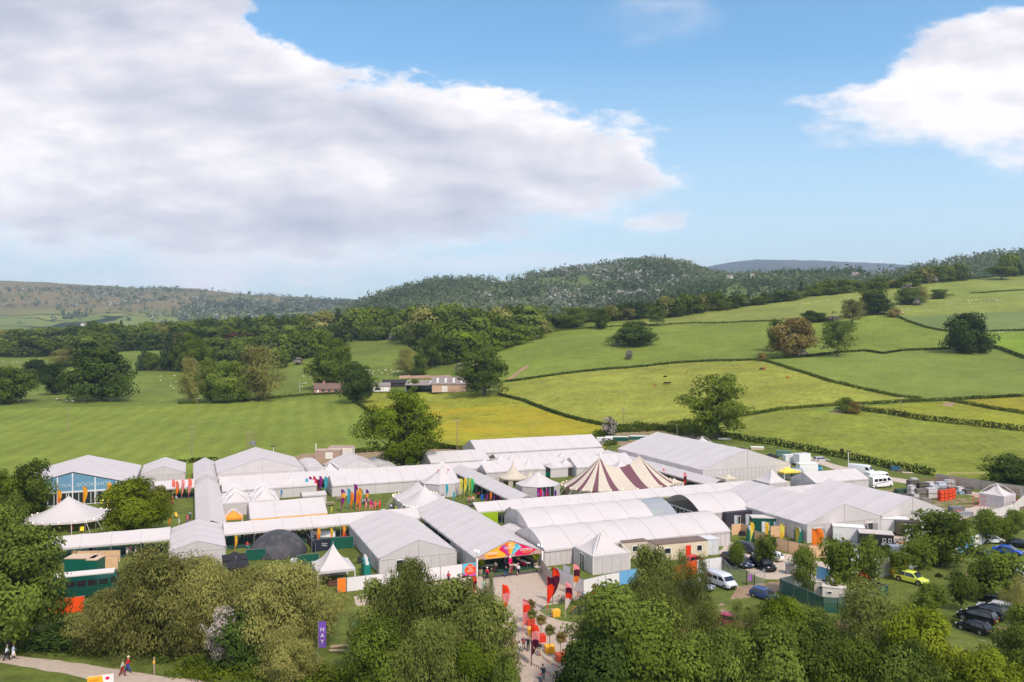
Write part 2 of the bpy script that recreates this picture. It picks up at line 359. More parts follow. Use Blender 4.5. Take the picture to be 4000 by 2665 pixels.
sheet("path", [(-60, 2548), (0, 2556), (250, 2582), (480, 2618), (700, 2650), (900, 2672), (1050, 2700), (620, 2700), (440, 2676), (250, 2632), (0, 2588), (-60, 2580)], GRAVEL, jit=.12, step=.8)
sheet("service_road", [(2848, 2118), (2915, 2118), (2950, 2150), (3080, 2165), (3200, 2190), (3330, 2230), (3420, 2250), (3430, 2290), (3250, 2285), (3130, 2262), (2990, 2262), (2930, 2240), (2870, 2190), (2800, 2160)], GRAVEL2, jit=.4)
def ribbon(name, pts, w, mt, kind="structure", ter=True):
    "a track draped on the land along a centre line of picture points"
    P = [(atT(*p) if ter else at(*p)) for p in pts]; Q = []
    for a, b in zip(P, P[1:]):
        n = max(1, int((b-a).length/2)); Q += [a.lerp(b, k/n) for k in range(n)]
    Q.append(P[-1]); V, Fc = [], []
    for i, q in enumerate(Q):
        d = (Q[min(i+1, len(Q)-1)]-Q[max(i-1, 0)]); d.z = 0; d.normalize(); ww = w*(1+.25*mn.noise(q*.15))
        for k in range(7): o_ = (k/6-.5)*ww+.3*mn.noise(q*.5+Vector((k, 0, 0)))*(k in (0, 6)); x, y = q.x-d.y*o_, q.y+d.x*o_; V.append((x, y, hxy(x, y)+.05))
    for i in range(len(Q)-1):
        for k in range(6): a = i*7+k; Fc.append((a, a+7, a+8, a+1))
    me = bpy.data.meshes.new(name); me.from_pydata(V, [], Fc); me.materials.append(mt); me.update()
    if sum(p.normal.z for p in me.polygons) < 0: me.flip_normals()
    o = bpy.data.objects.new(name, me); link(o); tag(o, kind=kind); return o
ribbon("farm_track", [(3080, 1772), (3180, 1800), (3300, 1834), (3420, 1862), (3560, 1886), (3700, 1915), (3830, 1935), (3900, 1960), (3860, 1985), (3780, 2000), (3700, 2030)], 5.0, GRAVEL2)
ribbon("farm_track", [(1985, 1484), (2030, 1450), (2062, 1428)], 2.2, mat("red_earth", (.36, .20, .13), .95, var=.2, scale=.8))
sheet("yard", [(3490, 2090), (3640, 2085), (3700, 2120), (3560, 2150), (3480, 2140)], GRAVEL2, jit=.4)
# ------------------------------------------------------------------ hills far behind
def ridge(name, sky, Dr, Df, yf, mtl, back=900, n=260, rough=6., colf=None, bulge=1.25):
    us = np.linspace(sky[0][0], sky[-1][0], n); ys = np.interp(us, [p[0] for p in sky], [p[1] for p in sky])
    ts = np.linspace(0, 1, 60); V = []; U_, T_ = [], []
    for u, y in zip(us, ys):
        zr = H-(y-HY)*Dr/F; zf = H-(yf-HY)*Df/F-15
        for t in ts:
            D = Df+(Dr-Df)*t; z = zf+(zr-zf)*(1-(1-t)**bulge); x = (u-2000)/F*D
            z += rough*mn.fractal(Vector((x*.004, D*.003, 1.)), .9, 2.1, 5)*min(1, (1-t)*4)*2 + rough*.25*mn.noise(Vector((x*.01, D*.01, 3.)))
            V.append((x, D, z))
        for k in range(1, 5):
            D = Dr+back*k/4; V.append(((u-2000)/F*D, D, zr-(zr-zf)*.9*(k/4)**1.5))
    r = 64; fs = [(i*r+j, (i+1)*r+j, (i+1)*r+j+1, i*r+j+1) for i in range(n-1) for j in range(r-1)]
    me = bpy.data.meshes.new(name); me.from_pydata(V, [], fs); me.materials.append(mtl); me.polygons.foreach_set("use_smooth", [True]*len(fs)); me.update()
    o = bpy.data.objects.new(name, me); link(o); tag(o, kind="structure")
    return np.array(V).reshape(n, r, 3)[:, :60], us
def hillmat(name, cs, scale, vor=None):
    m = bpy.data.materials.new(name); m.use_nodes = True; nt = m.node_tree; N = nt.nodes; L = nt.links; p = N["Principled BSDF"]
    p.inputs["Roughness"].default_value = .95; p.inputs["Specular IOR Level"].default_value = 0
    g = N.new("ShaderNodeNewGeometry"); no = N.new("ShaderNodeTexNoise"); no.inputs["Scale"].default_value = scale; no.inputs["Detail"].default_value = 8; no.inputs["Roughness"].default_value = .6
    L.new(g.outputs["Position"], no.inputs["Vector"]); rp = N.new("ShaderNodeValToRGB"); L.new(no.outputs["Fac"], rp.inputs[0])
    e = rp.color_ramp.elements; e[0].position = .36; e[1].position = .66; e[0].color = (*cs[0], 1); e[1].color = (*cs[-1], 1)
    for i, c in enumerate(cs[1:-1]): x = e.new(.36+.3*(i+1)/(len(cs)-1)); x.color = (*c, 1)
    out = rp.outputs[0]
    if vor:   # a patchwork of fields low down, moor above (by altitude)
        v = N.new("ShaderNodeTexVoronoi"); v.inputs["Scale"].default_value = vor[0]; v.inputs["Randomness"].default_value = .8
        mp = N.new("ShaderNodeMapping"); mp.inputs["Scale"].default_value = (.35, 1, 1.); L.new(g.outputs["Position"], mp.inputs[0]); L.new(mp.outputs[0], v.inputs["Vector"])
        r2 = N.new("ShaderNodeValToRGB"); sp = N.new("ShaderNodeSeparateColor"); L.new(v.outputs["Color"], sp.inputs[0]); L.new(sp.outputs[0], r2.inputs[0])
        v2 = N.new("ShaderNodeTexVoronoi"); v2.feature = 'DISTANCE_TO_EDGE'; v2.inputs["Scale"].default_value = vor[0]; v2.inputs["Randomness"].default_value = .8; L.new(mp.outputs[0], v2.inputs["Vector"])
        r2.color_ramp.elements[0].color = (.12, .17, .045, 1); r2.color_ramp.elements[1].color = (.22, .235, .075, 1)
        sx = N.new("ShaderNodeSeparateXYZ"); L.new(g.outputs["Position"], sx.inputs[0])
        a1 = N.new("ShaderNodeMath"); a1.operation = 'MULTIPLY_ADD'; L.new(no.outputs["Fac"], a1.inputs[0]); a1.inputs[1].default_value = vor[2]*3; L.new(sx.outputs[2], a1.inputs[2])
        mr = N.new("ShaderNodeMapRange"); L.new(a1.outputs[0], mr.inputs[0]); mr.inputs[1].default_value = vor[1]+vor[2]*1.3; mr.inputs[2].default_value = vor[1]+vor[2]*1.9
        mx = N.new("ShaderNodeMix"); mx.data_type = 'RGBA'; L.new(mr.outputs[0], mx.inputs[0]); L.new(out, mx.inputs[7]); out = mx.outputs[2]
        hm_ = N.new("ShaderNodeMix"); hm_.data_type = 'RGBA'; h2 = N.new("ShaderNodeMapRange"); L.new(v2.outputs["Distance"], h2.inputs[0]); h2.inputs[1].default_value = .018; h2.inputs[2].default_value = .035; L.new(h2.outputs[0], hm_.inputs[0]); hm_.inputs[6].default_value = (.03, .05, .02, 1); L.new(r2.outputs[0], hm_.inputs[7]); L.new(hm_.outputs[2], mx.inputs[6])
    L.new(out, p.inputs["Base Color"]); return m
MOOR = hillmat("moorland", [(.15, .175, .06), (.21, .165, .09), (.16, .15, .075), (.13, .165, .065)], .0016, (.0062, 130, 60))
WOODH = hillmat("hill_pasture", [(.09, .125, .045), (.17, .21, .07)], .004)
MTN = hillmat("mountain_heath", [(.06, .075, .05), (.10, .09, .06)], .0008)
hillL, uL = ridge("hill", [(-900, 1085), (0, 1098), (200, 1105), (440, 1121), (560, 1126), (760, 1128), (900, 1145), (1000, 1155), (1100, 1160), (1200, 1163), (1300, 1172), (1370, 1182), (1450, 1205), (1560, 1250), (1700, 1310)], 4300, 2000, 1350, MOOR, rough=14.)
hillM, uM = ridge("wooded_hill", [(1240, 1260), (1300, 1236), (1380, 1205), (1450, 1182), (1550, 1152), (1640, 1127), (1720, 1112), (1850, 1104), (2000, 1098), (2100, 1080), (2200, 1066), (2330, 1050), (2450, 1036), (2550, 1030), (2650, 1040), (2720, 1062), (2800, 1085), (3050, 1100), (3300, 1120)], 1950, 1100, 1290, WOODH, rough=8., bulge=1.1)
hillR, uR = ridge("wooded_ridge", [(2600, 1135), (2800, 1105), (3000, 1088), (3150, 1074), (3300, 1066), (3400, 1070), (3560, 1062), (3700, 1040), (3850, 1010), (3950, 1000), (4200, 990), (4900, 1000)], 1450, 980, 1150, WOODH, rough=5., bulge=1.0)
ridge("mountain", [(2500, 1120), (2700, 1062), (2760, 1044), (2850, 1026), (2960, 1014), (3060, 1016), (3200, 1019), (3400, 1028), (3500, 1033), (3700, 1045), (4000, 1075), (4500, 1100)], 8200, 5200, 1180, MTN, rough=16.)

# ------------------------------------------------------------------ camera, sun, sky
cam = bpy.data.objects.new("camera", bpy.data.cameras.new("camera")); sc.collection.objects.link(cam); sc.camera = cam
cam.location = (0, 0, H); cam.rotation_euler = (rad(90), 0, 0); cam.data.lens = 28.0; cam.data.sensor_width = 36; cam.data.clip_end = 60000; cam.data.clip_start = .5
SUN = Vector((.30, -.52, .70)).normalized()
sl = bpy.data.lights.new("sun", 'SUN'); sl.energy = 2.6; sl.angle = rad(6.); sl.color = (1, .89, .77); so = bpy.data.objects.new("sun", sl); sc.collection.objects.link(so)
so.rotation_euler = SUN.to_track_quat('Z', 'Y').to_euler()
w = bpy.data.worlds.new("World"); sc.world = w; w.use_nodes = True; nt = w.node_tree; N = nt.nodes; L = nt.links; N.clear()
wo = N.new("ShaderNodeOutputWorld"); bg = N.new("ShaderNodeBackground"); L.new(bg.outputs[0], wo.inputs[0]); bg.inputs[1].default_value = .15
st = N.new("ShaderNodeTexSky"); st.sky_type = 'NISHITA'; st.sun_disc = False; st.sun_elevation = math.asin(SUN.z); st.sun_rotation = math.atan2(SUN.x, SUN.y); st.altitude = 100; st.air_density = 1.0; st.dust_density = .6; st.ozone_density = 1.4
def M(op, a, b=None, c=None, cl=False):
    n = N.new("ShaderNodeMath"); n.operation = op; n.use_clamp = cl
    for k, v in enumerate((a, b, c)):
        if v is None: continue
        if isinstance(v, (int, float)): n.inputs[k].default_value = v
        else: L.new(v, n.inputs[k])
    return n.outputs[0]
def MRg(x, a, b, c=0., d=1., smooth=True):
    n = N.new("ShaderNodeMapRange"); n.interpolation_type = 'SMOOTHSTEP' if smooth else 'LINEAR'; L.new(x, n.inputs[0])
    for k, v in enumerate((a, b, c, d)): n.inputs[k+1].default_value = v
    return n.outputs[0]
tc = N.new("ShaderNodeTexCoord"); sx = N.new("ShaderNodeSeparateXYZ"); L.new(tc.outputs["Generated"], sx.inputs[0])
yy = M('MAXIMUM', sx.outputs[1], .15); u0 = M('DIVIDE', sx.outputs[0], yy); v0 = M('DIVIDE', sx.outputs[2], yy)
def cnoise(s, det, r, off=(0, 0, 0), sq=1.9):
    mp = N.new("ShaderNodeCombineXYZ"); L.new(u0, mp.inputs[0]); L.new(M('MULTIPLY', v0, sq), mp.inputs[1])
    ad = N.new("ShaderNodeVectorMath"); ad.operation = 'ADD'; L.new(mp.outputs[0], ad.inputs[0]); ad.inputs[1].default_value = off
    n = N.new("ShaderNodeTexNoise"); n.inputs["Scale"].default_value = s; n.inputs["Detail"].default_value = det; n.inputs["Roughness"].default_value = r
    L.new(ad.outputs[0], n.inputs["Vector"]); return n.outputs["Fac"]
nb = cnoise(1.9, 9, .52, (1.3, 0, 0), 2.3); nb2 = cnoise(1.9, 9, .52, (1.35, .13, 0), 2.3); nr = cnoise(8., 10, .6, (3, 1, 0), 2.4); nr2 = cnoise(8., 10, .6, (3.02, 1.035, 0), 2.4)
nm = cnoise(9., 10, .62, (3, 1, 0), 2.0); nw = cnoise(4.2, 14, .62, (9, 4, 2), 2.4)
def curve(pts, x):
    n = N.new("ShaderNodeFloatCurve"); cu = n.mapping.curves[0]; n.mapping.use_clip = True
    for i, (px, y) in enumerate(pts):
        X, Y = ((px-2000)/F+1)/2, clamp((HY-y)/F)
        if i == 0: cu.points[0].location = (X, Y)
        elif i == len(pts)-1: cu.points[-1].location = (X, Y)
        else: cu.points.new(X, Y)
    n.mapping.update(); L.new(x, n.inputs["Value"]); return n.outputs[0]
uu = M('MULTIPLY_ADD', u0, .5, .5)
ud = M('ADD', uu, M('MULTIPLY_ADD', nm, .045, -.0225)); vd = M('ADD', v0, M('MULTIPLY_ADD', nm, .05, -.025))
def band(top, bot, ht, hb, namp=.10):
    t = M('SUBTRACT', curve(top, ud), vd); b = M('SUBTRACT', vd, curve(bot, ud))
    nn = M('MULTIPLY_ADD', nw, namp*2, -namp)
    return M('MULTIPLY', MRg(M('ADD', t, nn), -ht*.25, ht), MRg(M('ADD', b, nn), -hb*.3, hb))
# big bank of cloud on the left; detached cloud on the right; thin scraps
c1 = band([(-1100, -1700), (400, -900), (850, -150), (1000, 40), (1150, 120), (1350, 215), (1550, 268), (1750, 315), (1950, 345), (2150, 420), (2350, 500), (2550, 570), (2680, 660), (2750, 760), (2800, 1200), (5100, 1300)],
          [(-1100, 1060), (0, 1050), (500, 1130), (900, 1170), (1300, 1150), (1700, 1050), (2000, 965), (2300, 905), (2500, 850), (2650, 810), (2760, 770), (2800, 600), (5100, 400)], .022, .05, .12)
c2 = band([(-1100, 1400), (2960, 1000), (3040, 470), (3100, 330), (3260, 280), (3420, 220), (3560, 170), (3700, 115), (3850, 60), (4000, 0), (4400, -300), (5100, -500)],
          [(-1100, 0), (2900, 0), (3040, 360), (3150, 480), (3350, 530), (3500, 560), (3650, 620), (3850, 680), (4000, 700), (4400, 760), (5100, 800)], .02, .035, .10)
c3 = M('MULTIPLY', band([(-1100, 1400), (2150, 1200), (2300, 40), (2500, -60), (2750, -60), (2850, 60), (2950, 1200), (5100, 1200)], [(-1100, 100), (2200, 60), (2400, 110), (2650, 150), (2800, 80), (3000, 0), (5100, 0)], .06, .07, .10), .5)
c4 = M('MULTIPLY', band([(-1100, 1010), (0, 1020), (1000, 1040), (1800, 960), (2300, 960), (2750, 970), (3100, 1020), (5100, 960)], [(-1100, 1110), (1200, 1110), (2000, 1090), (2700, 1060), (3100, 1060), (5100, 1080)], .02, .02, .03), .5)
c5 = M('MULTIPLY', band([(-1100, 1400), (1050, 1200), (1100, 1085), (1200, 1080), (1260, 1090), (1300, 1200), (5100, 1300)], [(-1100, 900), (1050, 1000), (1110, 1115), (1240, 1118), (1300, 1000), (5100, 900)], .008, .008, .01), .9)
c6 = M('MULTIPLY', band([(-1100, 1400), (2350, 1200), (2420, 860), (2550, 815), (2680, 810), (2730, 860), (2760, 1200), (5100, 1300)], [(-1100, 700), (2350, 700), (2450, 890), (2600, 900), (2700, 895), (2760, 800), (5100, 700)], .012, .012, .02), .8)
cov = M('MAXIMUM', M('MAXIMUM', M('MAXIMUM', c1, c2), c3), M('MAXIMUM', M('MAXIMUM', c4, c5), c6))
# elsewhere in the sky (overhead, behind): broken cloud
hemi = MRg(sx.outputs[1], .16, .3); other = MRg(nb, .42, .58)
hv = MRg(v0, .55, .9); cov = M('ADD', M('MULTIPLY', cov, M('MULTIPLY', hemi, M('SUBTRACT', 1., hv))), M('MULTIPLY', other, M('SUBTRACT', 1., M('MULTIPLY', hemi, M('SUBTRACT', 1., hv)))), None, True)
# light on the cloud: billows lit from the sun's side, greyer where the cloud is deep
rel = M('ADD', M('MULTIPLY', M('SUBTRACT', nb, nb2), 2.3), M('MULTIPLY', M('SUBTRACT', nr, nr2), 1.25))
low_ = cnoise(1.5, 4, .5, (2.2, 7.1, 3), 3.2)
deep = MRg(M('ADD', M('MULTIPLY', cov, .6), M('MULTIPLY_ADD', low_, 2.6, -1.3)), .25, 1.0)
sh = M('ADD', M('MULTIPLY', deep, -.60), M('ADD', M('ADD', rel, .92), MRg(v0, .05, .17, .45, 0.)), None, True)
rp = N.new("ShaderNodeValToRGB"); L.new(sh, rp.inputs[0]); e = rp.color_ramp.elements
e[0].position = .0; e[0].color = (.29, .295, .34, 1); e[1].position = 1.; e[1].color = (.60, .56, .55, 1); x = e.new(.42); x.color = (.40, .385, .415, 1); x = e.new(.75); x.color = (.50, .47, .475, 1)
cs = N.new("ShaderNodeVectorMath"); cs.operation = 'SCALE'; L.new(rp.outputs[0], cs.inputs[0]); cs.inputs["Scale"].default_value = 1.18/.12
# the clear sky, a little paler and milkier low down
sat = N.new("ShaderNodeHueSaturation"); sat.inputs["Saturation"].default_value = 1.18; sat.inputs["Value"].default_value = 1.0; L.new(st.outputs[0], sat.inputs["Color"])
lo = N.new("ShaderNodeMix"); lo.data_type = 'RGBA'; L.new(MRg(v0, .0, .36, .92, .0, False), lo.inputs[0]); tn = N.new('ShaderNodeVectorMath'); tn.operation = 'MULTIPLY'; L.new(sat.outputs[0], tn.inputs[0]); tn.inputs[1].default_value = (.95, 1.09, 1.0); L.new(tn.outputs[0], lo.inputs[6]); lo.inputs[7].default_value = (.43/.12, .47/.12, .49/.12, 1)
mx = N.new("ShaderNodeMix"); mx.data_type = 'RGBA'; L.new(M('MULTIPLY', cov, .96), mx.inputs[0]); L.new(lo.outputs[2], mx.inputs[6]); L.new(cs.outputs[0], mx.inputs[7])
L.new(mx.outputs[2], bg.inputs[0])
sc.view_settings.view_transform = 'Standard'; sc.view_settings.look = 'None'; sc.view_settings.exposure = 0.5; sc.view_settings.gamma = 1
sc.cycles.max_bounces = 6; sc.cycles.diffuse_bounces = 3; sc.cycles.transparent_max_bounces = 12; sc.cycles.volume_bounces = 0; sc.cycles.use_denoising = True
w.cycles.sampling_method = 'MANUAL'; w.cycles.sample_map_resolution = 512
# the air
hb = MB(); hb.box((0, 5000, 420), (24000, 10600, 990)); ho = hb.build("haze", mat("air", (1, 1, 1))); tag(ho, kind="stuff")
am = MATS["air"]; n_ = am.node_tree; n_.nodes.clear(); vo = n_.nodes.new("ShaderNodeVolumePrincipled"); o_ = n_.nodes.new("ShaderNodeOutputMaterial")
vo.inputs["Color"].default_value = (.58, .74, 1.0, 1); vo.inputs["Density"].default_value = 8.5e-5; vo.inputs["Anisotropy"].default_value = .2; n_.links.new(vo.outputs[0], o_.inputs["Volume"])
# ------------------------------------------------------------------ foliage
def cards(name, cen, rad3, cnt, size, tint, mtl, bloom=None, outward=.75, droop=0., seed=1, shell=.55, up=.15, core=None):
    "a cloud of small leaf-spray faces round each centre; arrays: cen (n,3), rad3 (n,3), cnt (n), tint (n)"
    rg = np.random.default_rng(seed); k = np.repeat(np.arange(len(cen)), cnt); n = len(k)
    d = rg.normal(size=(n, 3)); d /= np.linalg.norm(d, axis=1)[:, None]
    r = shell+(1-shell)*rg.random(n)**.6; r *= rg.uniform(.8, 1.12, n)
    p = cen[k]+d*rad3[k]*r[:, None]
    if droop: p[:, 2] -= droop*rg.random(n)**2*rad3[k][:, 2]
    nn = d*outward+rg.normal(size=(n, 3))*.42+np.array([0, 0, up])
    if core is not None: q_ = p-np.array(core); nn += .75*q_/(np.linalg.norm(q_, axis=1)[:, None]+1e-6); nn /= np.linalg.norm(nn, axis=1)[:, None]
    a = rg.normal(size=(n, 3)); a -= nn*(a*nn).sum(1)[:, None]
    if droop: a = np.array([0, 0, -1.])+rg.normal(size=(n, 3))*.45; a -= nn*(a*nn).sum(1)[:, None]
    a /= np.linalg.norm(a, axis=1)[:, None]+1e-9; b = np.cross(nn, a)
    s = (size if np.ndim(size) == 0 else size[k])*rg.uniform(.6, 1.35, n); asp = rg.uniform(.5, .85, n) if not droop else rg.uniform(.28, .45, n)
    a *= s[:, None]; b *= (s*asp)[:, None]
    V = np.stack([p-a, p-b+a*.15, p+a, p+b-a*.15], 1).reshape(-1, 3)
    me = bpy.data.meshes.new(name); me.vertices.add(4*n); me.vertices.foreach_set("co", V.ravel())
    me.loops.add(4*n); me.loops.foreach_set("vertex_index", np.arange(4*n)); me.polygons.add(n); me.polygons.foreach_set("loop_start", np.arange(0, 4*n, 4))
    me.update(); me.materials.append(mtl)
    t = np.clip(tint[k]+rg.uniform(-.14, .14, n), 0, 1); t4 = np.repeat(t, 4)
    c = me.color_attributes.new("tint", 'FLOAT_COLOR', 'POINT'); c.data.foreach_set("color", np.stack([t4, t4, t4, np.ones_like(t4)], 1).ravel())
    if bloom is not None:
        q = np.repeat((rg.random(n) < bloom[k]).astype(float), 4); c = me.color_attributes.new("bloom", 'FLOAT_COLOR', 'POINT'); c.data.foreach_set("color", np.stack([q, q, q, np.ones_like(q)], 1).ravel())
    return me
LM = {}
for k_, d_, l_, t_ in (("oak", (.038, .066, .016), (.15, .195, .042), .32), ("dark", (.022, .046, .018), (.08, .12, .036), .25), ("bright", (.07, .11, .016), (.205, .27, .038), .36),
                       ("olive", (.11, .115, .045), (.33, .31, .14), .34), ("mid", (.052, .086, .024), (.185, .235, .062), .34), ("birch", (.07, .095, .03), (.225, .25, .09), .38),
                       ("lime", (.07, .11, .012), (.235, .275, .035), .38), ("brown", (.17, .12, .05), (.36, .27, .13), .25), ("copper", (.03, .014, .02), (.08, .04, .045), .15),
                       ("conifer", (.016, .038, .02), (.06, .09, .045), .14), ("hill", (.06, .092, .04), (.18, .215, .095), .28), ("bare", (.08, .06, .045), (.18, .15, .11), .1)):
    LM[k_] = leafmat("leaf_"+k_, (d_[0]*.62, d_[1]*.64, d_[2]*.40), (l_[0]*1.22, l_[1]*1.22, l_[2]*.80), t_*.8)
LM["haw"] = leafmat("leaf_hawthorn", (.03, .055, .02), (.11, .14, .05), .2, (.52, .43, .40))
LM["hillhaw"] = leafmat("leaf_hill_hawthorn", (.075, .115, .055), (.23, .27, .14), .3, (.48, .45, .41))
class Proto: pass
def proto(name, shape, nleaf, leaf, seed, nclump=60, limbs=14, droop=0., trunkr=.022, gaps=0., low=.16, clr=.17, blooms=0.):
    "a tree one unit tall, crown one unit wide (scaled when planted)"
    rr = random.Random(seed); cs, rs, ts = [], [], []
    while len(cs) < nclump:
        th = rr.uniform(0, 2*math.pi); q = rr.random()**.55; h = rr.random()
        if shape == 'dome': z = low+(.93-low)*h; w = math.sqrt(max(0, 1-((z-.42)/.56)**2)) if z > .42 else lerp(.72, 1, (z-low)/(.42-low))
        elif shape == 'oval': z = low+(.95-low)*h; w = math.sin(math.pi*clamp((z-low+.05)/(1.03-low)))**.6
        elif shape == 'spread': z = low+(.92-low)*h; w = math.sqrt(max(0, 1-((z-.3)/.68)**2))
        elif shape == 'cone': z = low+(.98-low)*h; w = (1.02-z)/(1-low)*.95
        elif shape == 'bush': z = .06+.85*h; w = math.sqrt(max(0, 1-((z-.3)/.66)**2))
        elif shape == 'umbrella': z = .55+.35*h; w = math.sqrt(max(0.05, 1-((z-.55)/.42)**2))
        lob = 1+.20*math.sin(3*th+seed)+.14*math.sin(5*th+2.3*seed+6*z)+.10*math.sin(9*th+seed*4+11*z)
        R_ = .5*w*lob*.9; c = (R_*q*math.cos(th), R_*q*math.sin(th), z)
        if gaps and mn.noise(Vector(c)*4.5+Vector((seed, 0, 0))) > .32-gaps: continue
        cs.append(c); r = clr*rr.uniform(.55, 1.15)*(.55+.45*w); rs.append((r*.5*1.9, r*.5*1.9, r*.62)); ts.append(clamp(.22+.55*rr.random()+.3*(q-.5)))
    cen = np.array(cs); rd = np.array(rs); ti = np.array(ts); v = rd[:, 0]**2; cnt = np.maximum(4, (nleaf*v/v.sum()).astype(int))
    P = Proto(); bl = None
    if blooms: bl = np.array([blooms*rr.uniform(.3, 1.3) for _ in cs])
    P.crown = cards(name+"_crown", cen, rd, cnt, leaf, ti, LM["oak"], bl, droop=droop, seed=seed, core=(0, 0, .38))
    co = np.empty(len(P.crown.vertices)*3); P.crown.vertices.foreach_get("co", co); co = co.reshape(-1, 3)
    rx, ry, zt = np.percentile(np.abs(co[:, 0]), 97.5), np.percentile(np.abs(co[:, 1]), 97.5), np.percentile(co[:, 2], 99.5)
    kk = (.5/rx, .5/ry, 1/zt); co *= np.array(kk); P.crown.vertices.foreach_set("co", co.ravel()); cs = [(c[0]*kk[0], c[1]*kk[1], c[2]*kk[2]) for c in cs]
    b = MB(); b.tube([(0, 0, -.02), (.003, 0, .03), (.008, .004, .22), (0, .01, .42), (.01, 0, .62)], [trunkr*1.5, trunkr, trunkr*.82, trunkr*.5, trunkr*.2], 8)
    for i in rr.sample(range(len(cs)), min(limbs, len(cs))):
        c = Vector(cs[i]); z0 = clamp(c.z*.55, .1, .5); s_ = Vector((.005, .003, z0)); m_ = s_.lerp(c, .5)+Vector((0, 0, -.04))
        b.tube([s_, m_, c], [trunkr*.55, trunkr*.3, trunkr*.08], 5)
    P.trunk = b.mesh(name+"_trunk", BARK, True); return P
PN = dict(
 near_a=proto("near_a", 'dome', 24000, .0175, 1, 90, 22, clr=.22), near_b=proto("near_b", 'dome', 24000, .017, 2, 110, 22, clr=.19),
 willow_a=proto("willow_a", 'dome', 30000, .0165, 3, 130, 26, droop=.7, clr=.20, low=.08), willow_b=proto("willow_b", 'oval', 28000, .0165, 4, 120, 26, droop=.7, clr=.2, low=.06),
 birch_n=proto("birch_n", 'oval', 15000, .015, 5, 90, 30, droop=1.4, clr=.17, gaps=.12, trunkr=.010), maple_a=proto("maple_a", 'oval', 24000, .0185, 6, 85, 20, clr=.25, low=.1),
 maple_b=proto("maple_b", 'dome', 24000, .019, 7, 75, 20, clr=.26, low=.1), sap_a=proto("sap_a", 'oval', 4200, .030, 8, 42, 16, clr=.26, low=.24, trunkr=.013, gaps=.06), sap_b=proto("sap_b", 'dome', 4600, .030, 9, 46, 16, clr=.25, low=.26, trunkr=.013, gaps=.05),
 oak_m=proto("oak_m", 'dome', 9000, .024, 10, 80, 16, clr=.22, low=.1), gap_m=proto("gap_m", 'dome', 7500, .020, 12, 75, 34, clr=.17, low=.14, gaps=.20, trunkr=.03), gap_n=proto("gap_n", 'oval', 17000, .0155, 13, 95, 38, clr=.17, low=.10, gaps=.16, trunkr=.032),
 thin_m=proto("thin_m", 'dome', 4200, .020, 14, 60, 36, clr=.17, low=.24, gaps=.1, trunkr=.02), round_m=proto("round_m", 'bush', 8000, .027, 15, 70, 10, clr=.24), spread_m=proto("spread_m", 'spread', 8000, .026, 16, 70, 14, clr=.22, low=.14),
 willow_m=proto("willow_m", 'oval', 7500, .024, 17, 70, 14, droop=.6, clr=.21, low=.06), umbrella_m=proto("umbrella_m", 'umbrella', 2600, .035, 18, 26, 14, clr=.26, trunkr=.03),
 far_a=proto("far_a", 'dome', 2400, .045, 20, 36, 5, clr=.30, low=.03), far_b=proto("far_b", 'dome', 2400, .045, 21, 44, 5, clr=.27, low=.02), far_c=proto("far_c", 'oval', 2200, .045, 22, 36, 5, clr=.30, low=.02),
 far_d=proto("far_d", 'spread', 2400, .045, 23, 40, 5, clr=.28, low=.05), con=proto("con", 'cone', 2000, .04, 24, 50, 0, clr=.20, low=.04), haw_m=proto("haw_m", 'bush', 1500, .05, 25, 30, 6, clr=.3, blooms=.62),
 haw_n=proto("haw_n", 'bush', 9000, .020, 26, 60, 16, clr=.2, blooms=.75), shrub=proto("shrub", 'bush', 5000, .034, 27, 40, 8, clr=.28))
def tree(px, py, top, wpx, pr, lm, label=None, cat="tree", group=None, D=None, name="tree", rz=None, parts=True, dep=None):
    if D is not None: P = Vector(((px-2000)/F*D, D, hxy((px-2000)/F*D, D)))
    else: P = atT(px, py) if py < 1860 else at(px, py)
    hgt = (H-(top-HY)*P.y/F)-P.z; wid = wpx*P.y/F
    rz = R.uniform(0, 6.28) if rz is None else rz
    p = PN[pr]
    if not parts:
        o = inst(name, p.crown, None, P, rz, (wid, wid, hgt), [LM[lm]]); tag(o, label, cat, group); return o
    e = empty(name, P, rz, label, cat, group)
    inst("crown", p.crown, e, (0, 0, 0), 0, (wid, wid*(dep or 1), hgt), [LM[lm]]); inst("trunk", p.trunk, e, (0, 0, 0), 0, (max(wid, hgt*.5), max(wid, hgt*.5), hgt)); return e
T = tree
